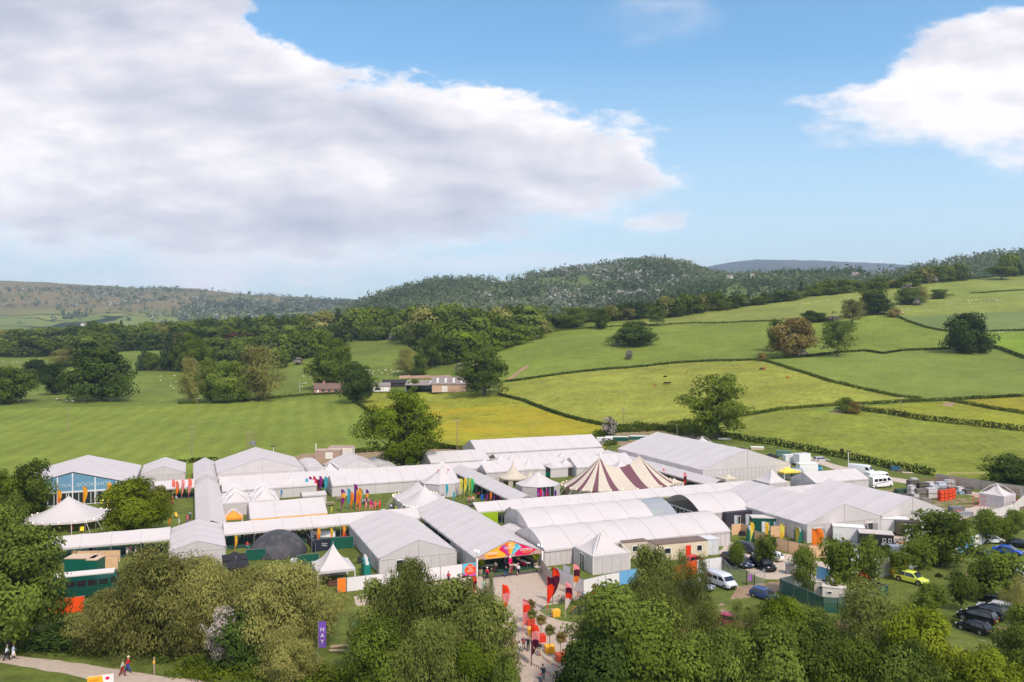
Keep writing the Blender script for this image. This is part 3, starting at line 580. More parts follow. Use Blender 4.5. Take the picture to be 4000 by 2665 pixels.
# lone and named trees of the pastures
for a in [
 (390, 1566, 1360, 235, 'spread_m', 'dark', "big spreading dark oak standing alone in the left sheep pasture"),
 (218, 1540, 1422, 112, 'oak_m', 'dark', "rounded dark oak in pasture, between the edge oak and the big spreading oak"),
 (20, 1576, 1432, 215, 'oak_m', 'oak', "dark oak cut by the left edge of the photo"),
 (140, 1480, 1405, 100, 'round_m', 'dark', "dense dark low tree behind the rounded pasture oak"),
 (245, 1432, 1362, 96, 'willow_m', 'olive', "grey olive willow with a rounded head left of the big spreading oak"),
 (355, 1425, 1312, 165, 'far_a', 'mid', "soft green tree rising behind the big spreading oak"),
 (563, 1447, 1335, 52, 'con', 'conifer', "narrow dark conifer at the left of the copse in the pasture"),
 (592, 1447, 1376, 62, 'oak_m', 'oak', "low dark tree in front of the narrow conifer of the copse"),
 (660, 1447, 1292, 74, 'con', 'conifer', "tall dark conifer in the middle of the copse"),
 (748, 1452, 1302, 108, 'oak_m', 'bright', "bright yellow green tree at the right of the conifer copse"),
 (700, 1450, 1345, 70, 'oak_m', 'oak', "dark tree between tall conifer and bright green tree"),
 (742, 1572, 1395, 96, 'willow_m', 'olive', "brownish olive tree at left of the clump beside the mown field", ),
 (822, 1570, 1400, 100, 'oak_m', 'oak', "dark slim tree second in the clump beside the mown field"),
 (893, 1573, 1412, 130, 'oak_m', 'mid', "broad dark tree in the middle of the clump beside the mown field"),
 (1008, 1566, 1349, 172, 'willow_m', 'olive', "tall pale green poplar at right of the clump beside the mown field"),
 (945, 1570, 1450, 70, 'oak_m', 'oak', "low dark tree squeezed under the tall pale poplar"),
 (922, 1392, 1300, 115, 'far_a', 'copper', "dark purple copper beech among the green wood"),
 (1292, 1520, 1362, 155, 'oak_m', 'oak', "large dark tree behind the brown roofed bungalow"),
 (1310, 1470, 1323, 112, 'oak_m', 'bright', "yellow green crown above the tree behind the bungalow"),
 (1392, 1575, 1418, 132, 'oak_m', 'dark', "dark oak standing right in front of the bungalow gable"),
 (1100, 1436, 1388, 52, 'round_m', 'mid', "small rounded green tree at the pasture fence"),
 (1590, 1466, 1360, 100, 'willow_m', 'olive', "pale willow behind the farm barns"),
 (1640, 1468, 1385, 62, 'round_m', 'oak', "dark rounded tree against the pale willow behind the barns"),
 (1688, 1440, 1300, 100, 'thin_m', 'mid', "thin topped oak with bare upper branches at the wood edge"),
 (1893, 1545, 1362, 205, 'gap_m', 'mid', "old open crowned oak beside the big barn"),
 (1572, 1832, 1532, 285, 'gap_n', 'bright', "huge open crowned oak towering over the tent roofs beside the buttercup field"),
 (2800, 1712, 1463, 235, 'gap_m', 'oak', "tall ragged oak standing alone above the festival bank"),
 (2472, 1352, 1257, 152, 'spread_m', 'dark', "dark dome shaped oak alone in the middle hill pasture"),
 (2568, 1274, 1198, 70, 'thin_m', 'mid', "small pale tree with visible trunk on the hill hedge"),
 (2352, 1285, 1206, 62, 'oak_m', 'oak', "oak above the hedge left of the lone dome shaped oak"),
 (2240, 1280, 1202, 112, 'oak_m', 'oak', "wide dark oak at the hedge end near the wood"),
 (3035, 1372, 1250, 66, 'oak_m', 'dark', "dark tree half hidden behind the brown leaved tree"),
 (3105, 1390, 1243, 162, 'round_m', 'brown', "big rounded tree with brown spring leaves on the hillside"),
 (3272, 1392, 1254, 138, 'thin_m', 'mid', "open branched oak with pale trunk right of the brown tree"),
 (3330, 1268, 1170, 98, 'thin_m', 'olive', "sparse yellowish tree high on the hillside"),
 (3420, 1226, 1149, 122, 'spread_m', 'dark', "very dark low spreading tree high on the hillside"),
 (3412, 1188, 1102, 92, 'oak_m', 'oak', "upright dark tree rising behind the low spreading tree"),
 (3165, 1258, 1213, 60, 'round_m', 'dark', "dark rounded tree behind the brown leaved tree"),
 (3205, 1258, 1222, 52, 'round_m', 'oak', "small green tree beside white blossom on the hillside"),
 (3780, 1378, 1224, 158, 'round_m', 'dark', "huge dark ivy clad tree on the right hillside"),
 (3845, 1378, 1315, 70, 'round_m', 'oak', "low green tree leaning from the huge dark tree"),
 (3548, 1190, 1126, 100, 'round_m', 'mid', "pale green rounded tree at the end of the hill hedge"),
 (3590, 1182, 1120, 74, 'round_m', 'olive', "olive rounded tree behind the pale green one on the hill"),
 (3668, 1166, 1130, 74, 'round_m', 'oak', "dark wide thorn at the tip of the broken hedge"),
 (3913, 1092, 1040, 98, 'umbrella_m', 'oak', "flat topped tree standing alone near the skyline at right"),
 (3496, 1238, 1206, 48, 'round_m', 'brown', "small brownish thorn at the hedge corner high on the hill"),
 (3305, 1612, 1552, 66, 'round_m', 'oak', "dark thorn at the hedge gap in the right fields"),
 (3335, 1616, 1568, 52, 'round_m', 'brown', "reddish thorn beside the hedge gap in the right fields"),
 (2976, 1410, 1378, 34, 'round_m', 'brown', "small brownish thorn at the hedge corner by the black cattle"),
 (3950, 1905, 1782, 190, 'oak_m', 'dark', "dense dark tree at the right edge beside the yard fence"),
 (4040, 1900, 1800, 140, 'oak_m', 'oak', "dark tree half outside the right edge beside the yard fence")]: T(*a)
for a in [(2460, 1404, 1368, 32, "small white blossoming hawthorn alone below the dome shaped oak"), (2385, 1702, 1627, 54, "tall white flowering hawthorn above the festival bank"), (3125, 1392, 1364, 44, "white blossoming hawthorn under the brown leaved tree"),
          (1552, 1330, 1297, 62, "white hawthorn at the wood edge nearest the open pasture"), (1355, 1325, 1290, 40, "white hawthorn below the wood left of the open pasture"), (2018, 1338, 1302, 38, "pinkish hawthorn at the right foot of the wood"),
          (1795, 1460, 1418, 48, "pinkish hawthorn beside the old oak near the barn"), (3540, 1145, 1108, 40, "white hawthorn above the pale green hill trees"), (3578, 1192, 1164, 36, "white hawthorn in front of the pale green hill trees"),
          (3250, 1256, 1234, 52, "pale pink hawthorn in the hill hedge above the brown tree"), (2424, 1246, 1214, 34, "white hawthorn in the hedge trees above the dome shaped oak"), (1160, 1424, 1396, 40, "white hawthorn at the foot of the wood above the mown field"),
          (3650, 1105, 1080, 28, "small white hawthorn on the top pasture of the hill")]: T(*a[:4], 'haw_m', 'haw', a[4])
# rows of the wood across the valley
def interp(pts, x): return float(np.interp(x, [p[0] for p in pts], [p[1] for p in pts]))
PAL = ['oak', 'mid', 'oak', 'bright', 'mid', 'hill', 'olive', 'mid', 'dark', 'bright']
def wood(base, top, sp, wid, label, group, pal=PAL, con=.06, jit=11):
    x = base[0][0]
    while x <= base[-1][0]:
        k = R.random() < con; w_ = wid*R.uniform(1.0, 1.65)*(.5 if k else 1)
        T(x, interp(base, x)+R.uniform(-3, 3), interp(top, x)+R.uniform(-jit, jit)-(6 if k else 0), w_, 'con' if k else R.choice(['far_a', 'far_b', 'far_c', 'far_d']), 'conifer' if k else R.choice(pal), label, "tree", group)
        x += sp*R.uniform(.8, 1.35)
wood([(-120, 1350), (700, 1350), (1300, 1322)], [(-120, 1300), (130, 1288), (300, 1268), (560, 1262), (700, 1255), (900, 1240), (1180, 1236), (1300, 1222)], 37, 76, "broadleaf tree in the back row of the long wood across the valley", "back row of the valley wood")
wood([(-120, 1392), (230, 1388), (460, 1372), (640, 1362)], [(-120, 1330), (200, 1316), (460, 1300), (640, 1290)], 46, 92, "dark tree in the front row at the left end of the valley wood", "left front row of the valley wood", ['oak', 'dark', 'mid', 'oak'])
wood([(770, 1400), (900, 1410), (1010, 1420), (1090, 1415), (1200, 1400), (1330, 1345)], [(770, 1320), (900, 1322), (1100, 1310), (1250, 1290), (1330, 1268)], 38, 80, "leafy tree in the middle of the valley wood above the mown field", "middle rows of the valley wood")
wood([(700, 1365), (1000, 1370), (1280, 1345)], [(700, 1285), (1000, 1278), (1280, 1255)], 40, 82, "tree standing in the second row of the valley wood", "second row of the valley wood")
wood([(1320, 1322), (1500, 1322), (1650, 1345), (1760, 1340), (1950, 1318), (2090, 1292)], [(1320, 1215), (1500, 1208), (1700, 1200), (1760, 1190), (1850, 1202), (1900, 1210), (2000, 1192), (2100, 1185)], 40, 92, "tall tree in the top row of the wood above the barns", "top row of the wood above the barns")
wood([(1660, 1372), (1800, 1368), (1960, 1345), (2110, 1300)], [(1660, 1262), (1800, 1240), (1950, 1232), (2110, 1232)], 44, 96, "full crowned tree in the middle of the wood above the barns", "middle of the wood above the barns", ['oak', 'mid', 'mid', 'olive'])
wood([(1660, 1430), (1760, 1424), (1850, 1396), (1950, 1362), (2060, 1330)], [(1660, 1345), (1760, 1318), (1850, 1300), (1950, 1282), (2060, 1262)], 44, 90, "tree along the lower edge of the wood above the barns", "lower edge of the wood above the barns", ['oak', 'mid', 'oak', 'bright'])
wood([(2120, 1282), (2250, 1262), (2400, 1250), (2608, 1241), (2800, 1210), (3000, 1184), (3140, 1162)], [(2120, 1242), (2250, 1215), (2400, 1192), (2600, 1170), (2700, 1150), (2800, 1142), (2880, 1158), (3000, 1148), (3140, 1140)], 27, 52, "hedgerow tree in the long line crossing the hill", "line of trees crossing the hill", ['oak', 'dark', 'oak', 'mid', 'olive'])
wood([(2450, 1246), (2800, 1205), (3100, 1170)], [(2450, 1200), (2800, 1170), (3100, 1148)], 36, 46, "low tree behind the long line crossing the hill", "back of the tree line crossing the hill", ['mid', 'olive', 'hill'])
wood([(3130, 1160), (3300, 1142), (3420, 1130), (3560, 1118)], [(3130, 1108), (3260, 1095), (3400, 1100), (3560, 1078)], 34, 52, "tree below the skyline on the upper right pasture edge", "trees at the upper right pasture edge")
wood([(3580, 1108), (3700, 1098), (3860, 1082), (4060, 1072)], [(3580, 1042), (3700, 1034), (3850, 1030), (3900, 1002), (4060, 985)], 36, 62, "rounded tree on the skyline at upper right", "skyline trees at upper right", ['oak', 'mid', 'olive', 'hill'])
# hill woods: far too many to count
def hillwood(name, G, us, n, size, per, leaf, mask, mtl, bl, seed):
    rg = np.random.default_rng(seed); cs, rs, bs, ts, co = [], [], [], [], []
    nu, ntt = G.shape[:2]; tries = 0
    while len(cs) < n and tries < n*8:
        tries += 1; i = rg.integers(nu); j = int(rg.random()**.8*(ntt-1)); p = G[i, j]+rg.normal(size=3)*np.array([8, 8, 0]); px = us[i]; py = HY-(p[2]-H)*F/p[1]
        m, b, k = mask(px, py, p)
        if rg.random() > m: continue
        s = size*rg.uniform(.6, 1.3); cs.append((p[0], p[1], p[2]+s*.45)); rs.append((s*.55, s*.55, s*.62 if not k else s*.95)); bs.append(min(.85, b*2.2) if rg.random() < .28 else b*.04); ts.append(clamp(.36+rg.normal()*.13+.55*mn.noise(Vector((p[0]*.006, p[1]*.004, 5)))-(.22 if k else 0)))
    me = cards(name, np.array(cs), np.array(rs), np.full(len(cs), per), leaf, np.array(ts), mtl, np.array(bs), seed=seed, shell=.6, up=.7, outward=1.7)
    o = bpy.data.objects.new(name, me); link(o); tag(o, kind="stuff")
def mM(px, py, p):
    n = mn.noise(Vector((p[0]*.004, p[1]*.003, 0))); f = n > .34 or (1940 < px < 2120 and py > 1165 and py < 1190)
    if 2180 < px < 2760 and 1160 < py < 1215 and mn.noise(Vector((px*.006, py*.03, 4))) > -.05: f = True
    con = px < 1800-(py-1100)*1.2 and px > 1420
    return (.05 if f else 1., clamp(.15+mn.noise(Vector((p[0]*.007, p[1]*.006, 9)))*2.2)*(0 if con else 1)*(.3 if px < 2100 else 1.), con)
hillwood("woodland", hillM, uM, 9000, 17., 20, 2.7, mM, LM["hillhaw"], None, 41)
def mR(px, py, p): return (1. if mn.noise(Vector((p[0]*.008, p[1]*.006, 2))) < .3 else .1, .04, False)
hillwood("ridge_woodland", hillR, uR, 3200, 15., 20, 2.2, mR, LM["hillhaw"], None, 42)
def mL(px, py, p):
    n = mn.noise(Vector((p[0]*.0022, p[1]*.002, 6)))
    if px > 700: return ((1. if py > 1178 and n < .3 else .06), .22, False)
    if py < 1128: return (.0, 0, False)
    if py < 1200: return (.24 if n > -.05 else .03, .35, False)
    return (.2 if abs(mn.noise(Vector((p[0]*.003, p[1]*.0025, 1)))) < .05 else .008, .05, False)
hillwood("hillside_scrub", hillL, uL, 7000, 16., 14, 3.4, mL, LM["hillhaw"], None, 43)
# ------------------------------------------------------------------ hedges
def hedge(label, pts, h=1.6, w=1.7, lm='oak', leaf=.34, dens=20, ground=None):
    P = [(atT(*p) if ground is None else at(*p)) for p in pts]; Q = []
    for a, b in zip(P, P[1:]):
        n = max(1, int((b-a).length/.9))
        for k in range(n):
            q = a.lerp(b, k/n); q.z = hxy(q.x, q.y); Q.append(q)
    cs = np.array([(q.x+R.uniform(-.2, .2), q.y+R.uniform(-.3, .3), q.z+h*.42) for q in Q]); s = np.array([(1.2, max(1.0, w*.55), h*.58*(1+.30*mn.noise(q*.12)+.15*mn.noise(q*.5))) for q in Q])
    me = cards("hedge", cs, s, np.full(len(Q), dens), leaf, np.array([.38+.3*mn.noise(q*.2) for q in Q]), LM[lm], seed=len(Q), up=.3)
    o = bpy.data.objects.new("hedge", me); link(o); tag(o, label, "hedge", "field hedges"); return o
HG = [("hedge rising from the old oak to the corner above the cattle field", [(1976, 1493), (2187, 1464), (2378, 1443), (2617, 1421), (2809, 1411), (2966, 1407)]),
 ("hedge continuing past the brown tree and pale trunked oak to the huge dark tree", [(2966, 1405), (3067, 1401), (3149, 1395), (3235, 1384), (3378, 1372), (3450, 1383), (3522, 1371), (3713, 1364)]),
 ("long hedge slanting down between the cattle field and the smooth right field", [(2981, 1409), (3091, 1443), (3235, 1490), (3378, 1524), (3522, 1553), (3603, 1560)]),
 ("hedge between buttercup meadow and cattle field", [(1948, 1543), (2043, 1567), (2168, 1615), (2283, 1648), (2378, 1667), (2450, 1672)]),
 ("hedge along the foot of the cattle field to the thorns at the gap", [(2617, 1658), (2761, 1643), (2900, 1627), (3043, 1603), (3263, 1586), (3354, 1581), (3522, 1572), (3713, 1564)]),
 ("hedge along the foot of the smooth right field to the photo's edge", [(3725, 1563), (3856, 1557), (4000, 1550), (4200, 1545)]),
 ("thick hedge slanting from the thorns down to the right edge", [(3345, 1603), (3474, 1619), (3617, 1643), (3809, 1663), (4000, 1686), (4200, 1712)]),
 ("short hedge between the two small yellow green fields at the right edge", [(3708, 1567), (3785, 1581), (3880, 1600), (4000, 1617), (4200, 1640)]),
 ("broken hedge from the wood corner passing below the wide dark oak", [(2125, 1301), (2206, 1290), (2330, 1280), (2426, 1275), (2569, 1271), (2713, 1263), (2900, 1258), (3058, 1254)]),
 ("hedge behind the brown tree rising to the corner thorn", [(3100, 1253), (3273, 1242), (3426, 1230), (3493, 1230)]),
 ("hedge slanting from the corner thorn to the huge dark tree", [(3493, 1232), (3546, 1256), (3617, 1280), (3689, 1294), (3760, 1298)]),
 ("level hedge right of the huge dark tree", [(3856, 1297), (4000, 1292), (4200, 1290)]),
 ("bushy hedge falling right from the huge dark tree", [(3820, 1340), (3842, 1348), (3904, 1366), (4000, 1402), (4200, 1460)]),
 ("hedge under the long line of trees crossing the hill", [(2600, 1241), (2809, 1208), (3000, 1180), (3091, 1165), (3235, 1148), (3378, 1134), (3500, 1124)]),
 ("short broken hedge on the upper right pasture", [(3794, 1146), (3857, 1144), (4000, 1134), (4200, 1122)]),
 ("thin hedge below the skyline trees", [(3584, 1110), (3700, 1098), (3870, 1084), (4100, 1072)]),
 ("hedge between mown field and buttercup meadow", [(1397, 1578), (1450, 1614), (1517, 1643), (1560, 1672), (1646, 1720), (1713, 1743), (1785, 1755)]),
 ("hedge along the top of the mown field", [(700, 1578), (900, 1574), (1020, 1559), (1187, 1545), (1330, 1538), (1420, 1535)]),
 ("long hedge beside the farm track above the tents", [(2700, 1690), (2808, 1705), (2910, 1722), (3037, 1741), (3207, 1773), (3400, 1811), (3482, 1832), (3597, 1849), (3654, 1861)]),
 ("low hedge along the back of the tent site", [(700, 1812), (760, 1806), (850, 1800)]),
 ("low hedge below the big oak at the back of the site", [(1380, 1770), (1500, 1762), (1700, 1752), (1830, 1758)])]
for i, (l_, p_) in enumerate(HG):
    far_ = min(p[1] for p in p_) < 1300
    nr_ = i in (4, 6, 7, 18); hedge(l_, p_, 1.5 if not i in (6, 12, 18) else 2.3, 1.8 if i != 6 else 2.6, 'oak' if i % 3 else 'dark', .46 if far_ else .26 if nr_ else .34, 18 if far_ else 60 if nr_ else 34)
# the overgrown bank behind the site
def scrub(name, n, area, sz, lm, cat, label, cards_n=60, leaf=.2, kind=None):
    cs, s = [], []
    for _ in range(n):
        p = R.choice(area); q = atT(*p) if p[1] < 1860 else at(*p); r = R.uniform(*sz); cs.append((q.x+R.uniform(-2, 2), q.y+R.uniform(-2, 2), q.z+r*.3)); s.append((r, r, r*.7))
    me = cards(name, np.array(cs), np.array(s), np.full(n, cards_n), leaf, np.array([R.uniform(.15, .6) for _ in cs]), LM[lm], seed=n, up=.3)
    o = bpy.data.objects.new(name, me); link(o); tag(o, label, cat, kind=kind)
def line(p, q, n): return [(lerp(p[0], q[0], i/n), lerp(p[1], q[1], i/n)) for i in range(n+1)]
scrub("undergrowth", 170, line((2340, 1702), (2460, 1672), 14)+line((2460, 1672), (2700, 1680), 20)+line((2390, 1738), (2330, 1720), 6)+line((2500, 1665), (2720, 1705), 12)+line((2380, 1690), (2700, 1672), 20), (1.1, 2.4), 'oak', None, None, 90, .3, "stuff")
# ------------------------------------------------------------------ tents
WALLM = [PVCG, SEAM]
def prof_g(W, ze, zr, kind, ov=.12):
    "roof section across: list of (x, z) from one eave to the other"
    if kind == 'arch':
        n = 14; return [(-W/2-ov+(W+2*ov)*i/n, ze+(zr-ze)*(1-abs(2*i/n-1)**1.75)) for i in range(n+1)]
    if kind == 'barrel':
        n = 12; return [(-W/2+W*i/n, ze+(zr-ze)*math.sqrt(max(0, 1-(2*i/n-1)**2))) for i in range(n+1)]
    o = .28  # rounded eave
    return [(-W/2-ov, ze-.12), (-W/2-ov*.3, ze+.06), (-W/2+o, ze+.06+(zr-ze)*(o*2/W)*1.0), (0, zr), (W/2-o, ze+.06+(zr-ze)*(o*2/W)), (W/2+ov*.3, ze+.06), (W/2+ov, ze-.12)]
def gtent(label, a0, a1, b0, b1, axis, ze, zr, bay=5., kind='gable', walls="LRFB", name="marquee", cat="marquee", group=None, panel=1.0, clear=None, wm=None, sides=None, hip=0., posts=True, floor=None, rm=None, z0=0.):
    """frame tent on the site grid. axis 'b': ridge runs away; local y = ridge direction, F = near/left end (-y), B = far end, L = -x side, R = +x side
       axis 'a': ridge runs across; local +x faces the viewer"""
    P = AB((a0+a1)/2, (b0+b1)/2, z0)
    if axis == 'b': W, Ln, rz = a1-a0, b1-b0, TH
    else: W, Ln, rz = b1-b0, a1-a0, TH-math.pi/2
    e = empty(name, P, rz, label, cat, group); nb = max(1, round(Ln/bay)); bl = Ln/nb
    pr = prof_g(W, ze, zr, kind); rf = MB(); sub = 4
    ys = [-Ln/2+bl*i/sub for i in range(nb*sub+1)]; k = len(pr)
    for y in ys:
        t = ((y+Ln/2)/bl) % 1.; sag = -.07*math.sin(math.pi*t)*(1 if t > 1e-3 else 0); hz_ = 1.
        for i, (x, z) in enumerate(pr):
            zz = z+(sag if 0 < i < k-1 else 0)
            if hip:
                d = min(y+Ln/2, Ln/2-y) if hip == 2 else (y+Ln/2); f = clamp(d/(W*.35)); zz = ze+(zz-ze)*f if zz > ze else zz
            rf.v.append((x, y, zz))
    for j in range(len(ys)-1):
        b_ = j//sub; mm = 2 if clear and clear[0] <= b_ < clear[1] else 0
        for i in range(k-1): a = j*k+i; rf.f.append((a, a+1, a+k+1, a+k)); rf.m.append(mm)
    for s in (-1, 1):   # valance
        x = s*(W/2+.125 if kind != 'barrel' else W/2+.01); rf.box((x, 0, ze-.16), (.03, Ln, .3), 0)
    for b_ in range(nb+1):
        y = -Ln/2+bl*b_; y = clamp(y, -Ln/2+.06, Ln/2-.06)
        if hip: continue
        for (x1, z1), (x2, z2) in zip(pr, pr[1:]): rf.bar((x1, y, z1+.012), (x2, y, z2+.012), .065, 1, .04)
        for s in (-1, 1): rf.box((s*(W/2+.15), y, ze-.12), (.09, .16, .22), 1)
    rf.build("roof", [rm or PVC, SEAM, CLEAR], e)
    # gables
    for c_, y in (('F', -Ln/2), ('B', Ln/2)):
        if c_+'o' in walls or hip: continue
        g = MB(); yy_ = y+(.05 if c_ == 'F' else -.05); pts = [(x, z) for x, z in pr if -W/2-.001 <= x <= W/2+.001]
        pts = [(-W/2, ze-.2)]+pts+[(W/2, ze-.2)]; n = len(pts)
        vs = [(x, yy_, z-.03) for x, z in pts]+[(x, yy_+.03*(1 if c_ == 'F' else -1), z-.03) for x, z in pts]
        g.add(vs, [tuple(range(n)), tuple(range(2*n-1, n-1, -1))]+[(i, i+1, n+i+1, n+i) for i in range(n-1)], 0)
        g.bar((0, yy_-.03*(1 if c_ == 'F' else -1), ze-.2), (0, yy_-.03*(1 if c_ == 'F' else -1), zr-.15), .07, 1)
        g.build("gable_panel", WALLM, e)
        if c_ in walls:
            w_ = MB(); w_.box((0, y+(.06 if c_ == 'F' else -.06), ze/2-.1), (W-.04, .05, ze-.2), 0); m_ = max(2, round(W/(panel*1.25)))
            for i in range(m_+1): w_.box((-W/2+.05+(W-.1)*i/m_, y+(.02 if c_ == 'F' else -.02), ze/2-.1), (.05, .05, ze-.2), 1)
            w_.box((0, y+(.02 if c_ == 'F' else -.02), ze-.24), (W, .06, .06), 1)
            w_.build("end_wall", wm or WALLM, e)
    for c_, s in (('L', -1), ('R', 1)):
        if c_ in walls:
            w_ = MB(); w_.box((s*(W/2-.02), 0, ze/2-.08), (.05, Ln-.1, ze-.16), 0); m_ = nb if (sides or 'bay') == 'bay' else round(Ln/panel)
            for i in range(m_+1): w_.box((s*(W/2+.02), -Ln/2+.06+(Ln-.12)*i/m_, ze/2-.08), (.05, .07 if m_ == nb else .045, ze-.16), 1)
            w_.box((s*(W/2+.015), 0, .05), (.04, Ln-.1, .08), 1)
            w_.build("side_wall", wm or WALLM, e)
        elif posts:
            pm = MB(); pm.box((0, 0, (ze-.1)/2), (.12, .12, ze-.1), 0); me = pm.mesh("post", ALU)
            for i in range(nb+1): inst("post", me, e, (s*(W/2-.05), clamp(-Ln/2+bl*i, -Ln/2+.1, Ln/2-.1), 0))
    if floor:
        f = MB(); f.box((0, 0, .035), (W-.3, Ln-.2, .05), 0); f.build("carpet", floor, e)
    return e, W, Ln
def glassfront(e, W, Ln, ze, zr, end='F', x0=None, x1=None, top=True, n=8):
    "glazed end wall with white frame"
    s = -1 if end == 'F' else 1; y = s*(Ln/2-.1); x0 = -W/2+.2 if x0 is None else x0; x1 = W/2-.2 if x1 is None else x1
    g = MB(); g.box(((x0+x1)/2, y, ze/2-.1), (x1-x0, .04, ze-.3), 0); g.build("glass_wall", GLASSD, e)
    f = MB()
    for i in range(n+1): f.box((lerp(x0, x1, i/n), y+s*.04, ze/2-.05), (.10, .08, ze-.15), 0)
    f.box(((x0+x1)/2, y+s*.04, ze-.15), (x1-x0, .1, .18), 0); f.box(((x0+x1)/2, y+s*.04, .12), (x1-x0, .1, .1), 0); f.build("window_frame", col((232, 230, 232), .4), e)
DKW = col((36, 38, 42), .6)
# the bookshop tent with its glass front and blue fascia
e, W, Ln = gtent("large white gabled tent at far left with a blue lettered glass front", -36.4, -12.2, 198, 226, 'b', 4.0, 7.3, walls="LRBFo", name="bookshop_tent", cat="marquee", bay=4.)
glassfront(e, W, Ln, 2.9, 0, 'F', n=20)
bn = MB(); y = -Ln/2+.02; pts = [(-W/2+.3, 3.0), (W/2-.3, 3.0), (W/2-.3, 3.95), (0, 7.05), (-W/2+.3, 3.95)]
bn.add([(x, y, z) for x, z in pts]+[(x, y+.04, z) for x, z in pts], [(0, 1, 2, 3, 4), (9, 8, 7, 6, 5)], 0); fb = bn.build("fascia", col((104, 146, 172), .5), e)
text("lettering", "HAY FESTIVAL BOOKSHOP", 1.25, col((176, 196, 208), .5), fb, (0, y-.03, 4.35), (rad(90), 0, 0), sx=1.0)
fr = MB()
for x in (-9.5, -6., -2.9, 0, 4.4, 8.6): fr.box((x, y-.06, (7.25-abs(x)*.27)/2-.1), (.22, .12, 7.05-abs(x)*.27), 0)
fr.box((0, y-.07, 2.95), (W-.3, .12, .28), 0); fr.build("front_frame", col((230, 226, 228), .5), e)
gtent("small white gabled tent with panelled front, right of the bookshop tent", -11.8, -1.6, 216, 233, 'b', 3.0, 4.85, sides='fine')
gtent("short white gabled tent closing the top of the left covered walkway", .4, 6.0, 201.5, 231, 'b', 3.0, 4.5)
WG = "covered walkways linking the tents"
def walk(label, a0, a1, b0, b1, axis, ze=2.5, zr=3.85, **k):
    return gtent(label, a0, a1, b0, b1, axis, ze, zr, walls=k.pop('walls', "FoBo"), name="covered_walkway", cat="walkway", group=WG, floor=GREENC, **k)
walk("narrow white covered walkway running straight back between bookshop lawn and tall centre tent", .7, 5.8, 153.2, 201, 'b', 2.5, 3.7, bay=1.7)
walk("white covered walkway in front of the small panelled tent, beside the round green tree", -13.5, .6, 197.2, 203, 'a')
walk("long white covered walkway behind the nine bay side walled tent", 5.9, 116, 198, 204, 'a', bay=5.)
walk("front left white covered walkway, from the left trees to the small porch tent", -26, -3.4, 146.8, 152.6, 'a', 2.5, 3.9)
walk("white covered walkway behind the black dome and crowd", 5.1, 40.3, 146.8, 152.6, 'a', 2.5, 3.9)
gtent("small white porch tent in the front left walkway, behind the olive willows", -3.3, 5.0, 136, 153, 'b', 2.9, 4.2, bay=4., walls="LRF", panel=1.2)
gtent("tall wide white gabled tent left of centre with a plain bright gable", 5.7, 26.2, 204.3, 226, 'b', 4.0, 7.3, bay=4., walls="LRFBx")
gtent("white barrel roofed annex beside the tall wide gabled tent", 26.6, 32.0, 205, 223, 'b', 2.8, 4.1, bay=2.5, kind='barrel')
gtent("white gabled tent with a row of small dark windows under its gable", 34.6, 45.0, 205, 219, 'b', 3.5, 5.6, bay=3.5)
gtent("low flat white tent tucked behind the windowed gable tent", 45.4, 50.5, 209, 223, 'b', 2.8, 3.4, bay=5.)
gtent("long nine bay white tent with side walls behind the flag lawn", 30, 60.4, 186.2, 194.0, 'a', 2.6, 4.3, bay=3.35)
gtent("white link tent behind the twin peaked canopies", 6.2, 27, 189.2, 195, 'a', 2.5, 3.8, bay=5.)
walk("white covered walkway running diagonally back past the yellow and green flags", 62.2, 67.8, 153.2, 198, 'b', 2.5, 3.75, bay=4.)
# entrance tent with the welcome fascia
e, W, Ln = gtent("long white entrance tent with a colourful welcome fascia facing the gravel forecourt", 40.4, 51.6, 115.3, 152, 'b', 2.7, 4.95, bay=4.2, walls="Fo", name="entrance_tent", cat="entrance tent", floor=GREENC)
for s, y0, y1 in ((-1, -Ln/2, -Ln/2+13), (1, -Ln/2+2, Ln/2)):
    w_ = MB(); w_.box((s*(W/2-.01), (y0+y1)/2, 1.25), (.05, y1-y0, 2.5), 0); m_ = int((y1-y0)/.9)
    for i in range(m_+1): w_.box((s*(W/2+.03), lerp(y0, y1, i/m_), 1.25), (.05, .04, 2.5), 1)
    w_.build("side_wall", WALLM, e)
yf = -Ln/2-.02
def flat(name, pts, y, m, parent, th=.03):
    g = MB(); n = len(pts); g.add([(x, y, z) for x, z in pts]+[(x, y+th, z) for x, z in pts], [tuple(range(n)), tuple(range(2*n-1, n-1, -1))], 0); return g.build(name, m, parent)
def rz_(x): return 4.9-abs(x)*2.2/5.6
fas = flat("fascia", [(-5.5, 2.35), (5.5, 2.35), (5.6, 2.72), (0, 4.9), (-5.6, 2.72)], yf, col((188, 152, 138), .6), e)
YEL, MAG, ORG, CYN, PUR, RED, PNK = [col(c, .55) for c in ((250, 176, 50), (222, 20, 90), (240, 96, 30), (70, 178, 200), (160, 76, 160), (236, 62, 24), (240, 130, 140))]
flat("fascia_panel", [(-3.9, 2.45), (-.9, 2.45), (-.5, rz_(.5)-.02), (-4.3, rz_(4.3)-.02)], yf-.03, YEL, fas)
flat("fascia_panel", [(.9, 2.45), (3.2, 2.45), (4.5, rz_(4.5)-.02), (.5, rz_(.5)-.02)], yf-.03, MAG, fas)
bal = [(-1.9, 3.75), (-1.45, 4.25), (-.9, 4.5), (-.35, 4.68), (.35, 4.68), (.9, 4.5), (1.45, 4.25), (1.9, 3.75)]
for i, m_ in enumerate((MAG, PUR, ORG, YEL, YEL, CYN, col((120, 200, 214), .55))):
    (xa, za), (xb, zb_) = bal[i], bal[i+1]; flat("balloon_panel", [(0, 2.4), (xa, za-.06), (xb, zb_-.06)], yf-.06, m_, fas)
WHT = col((245, 240, 238), .5)
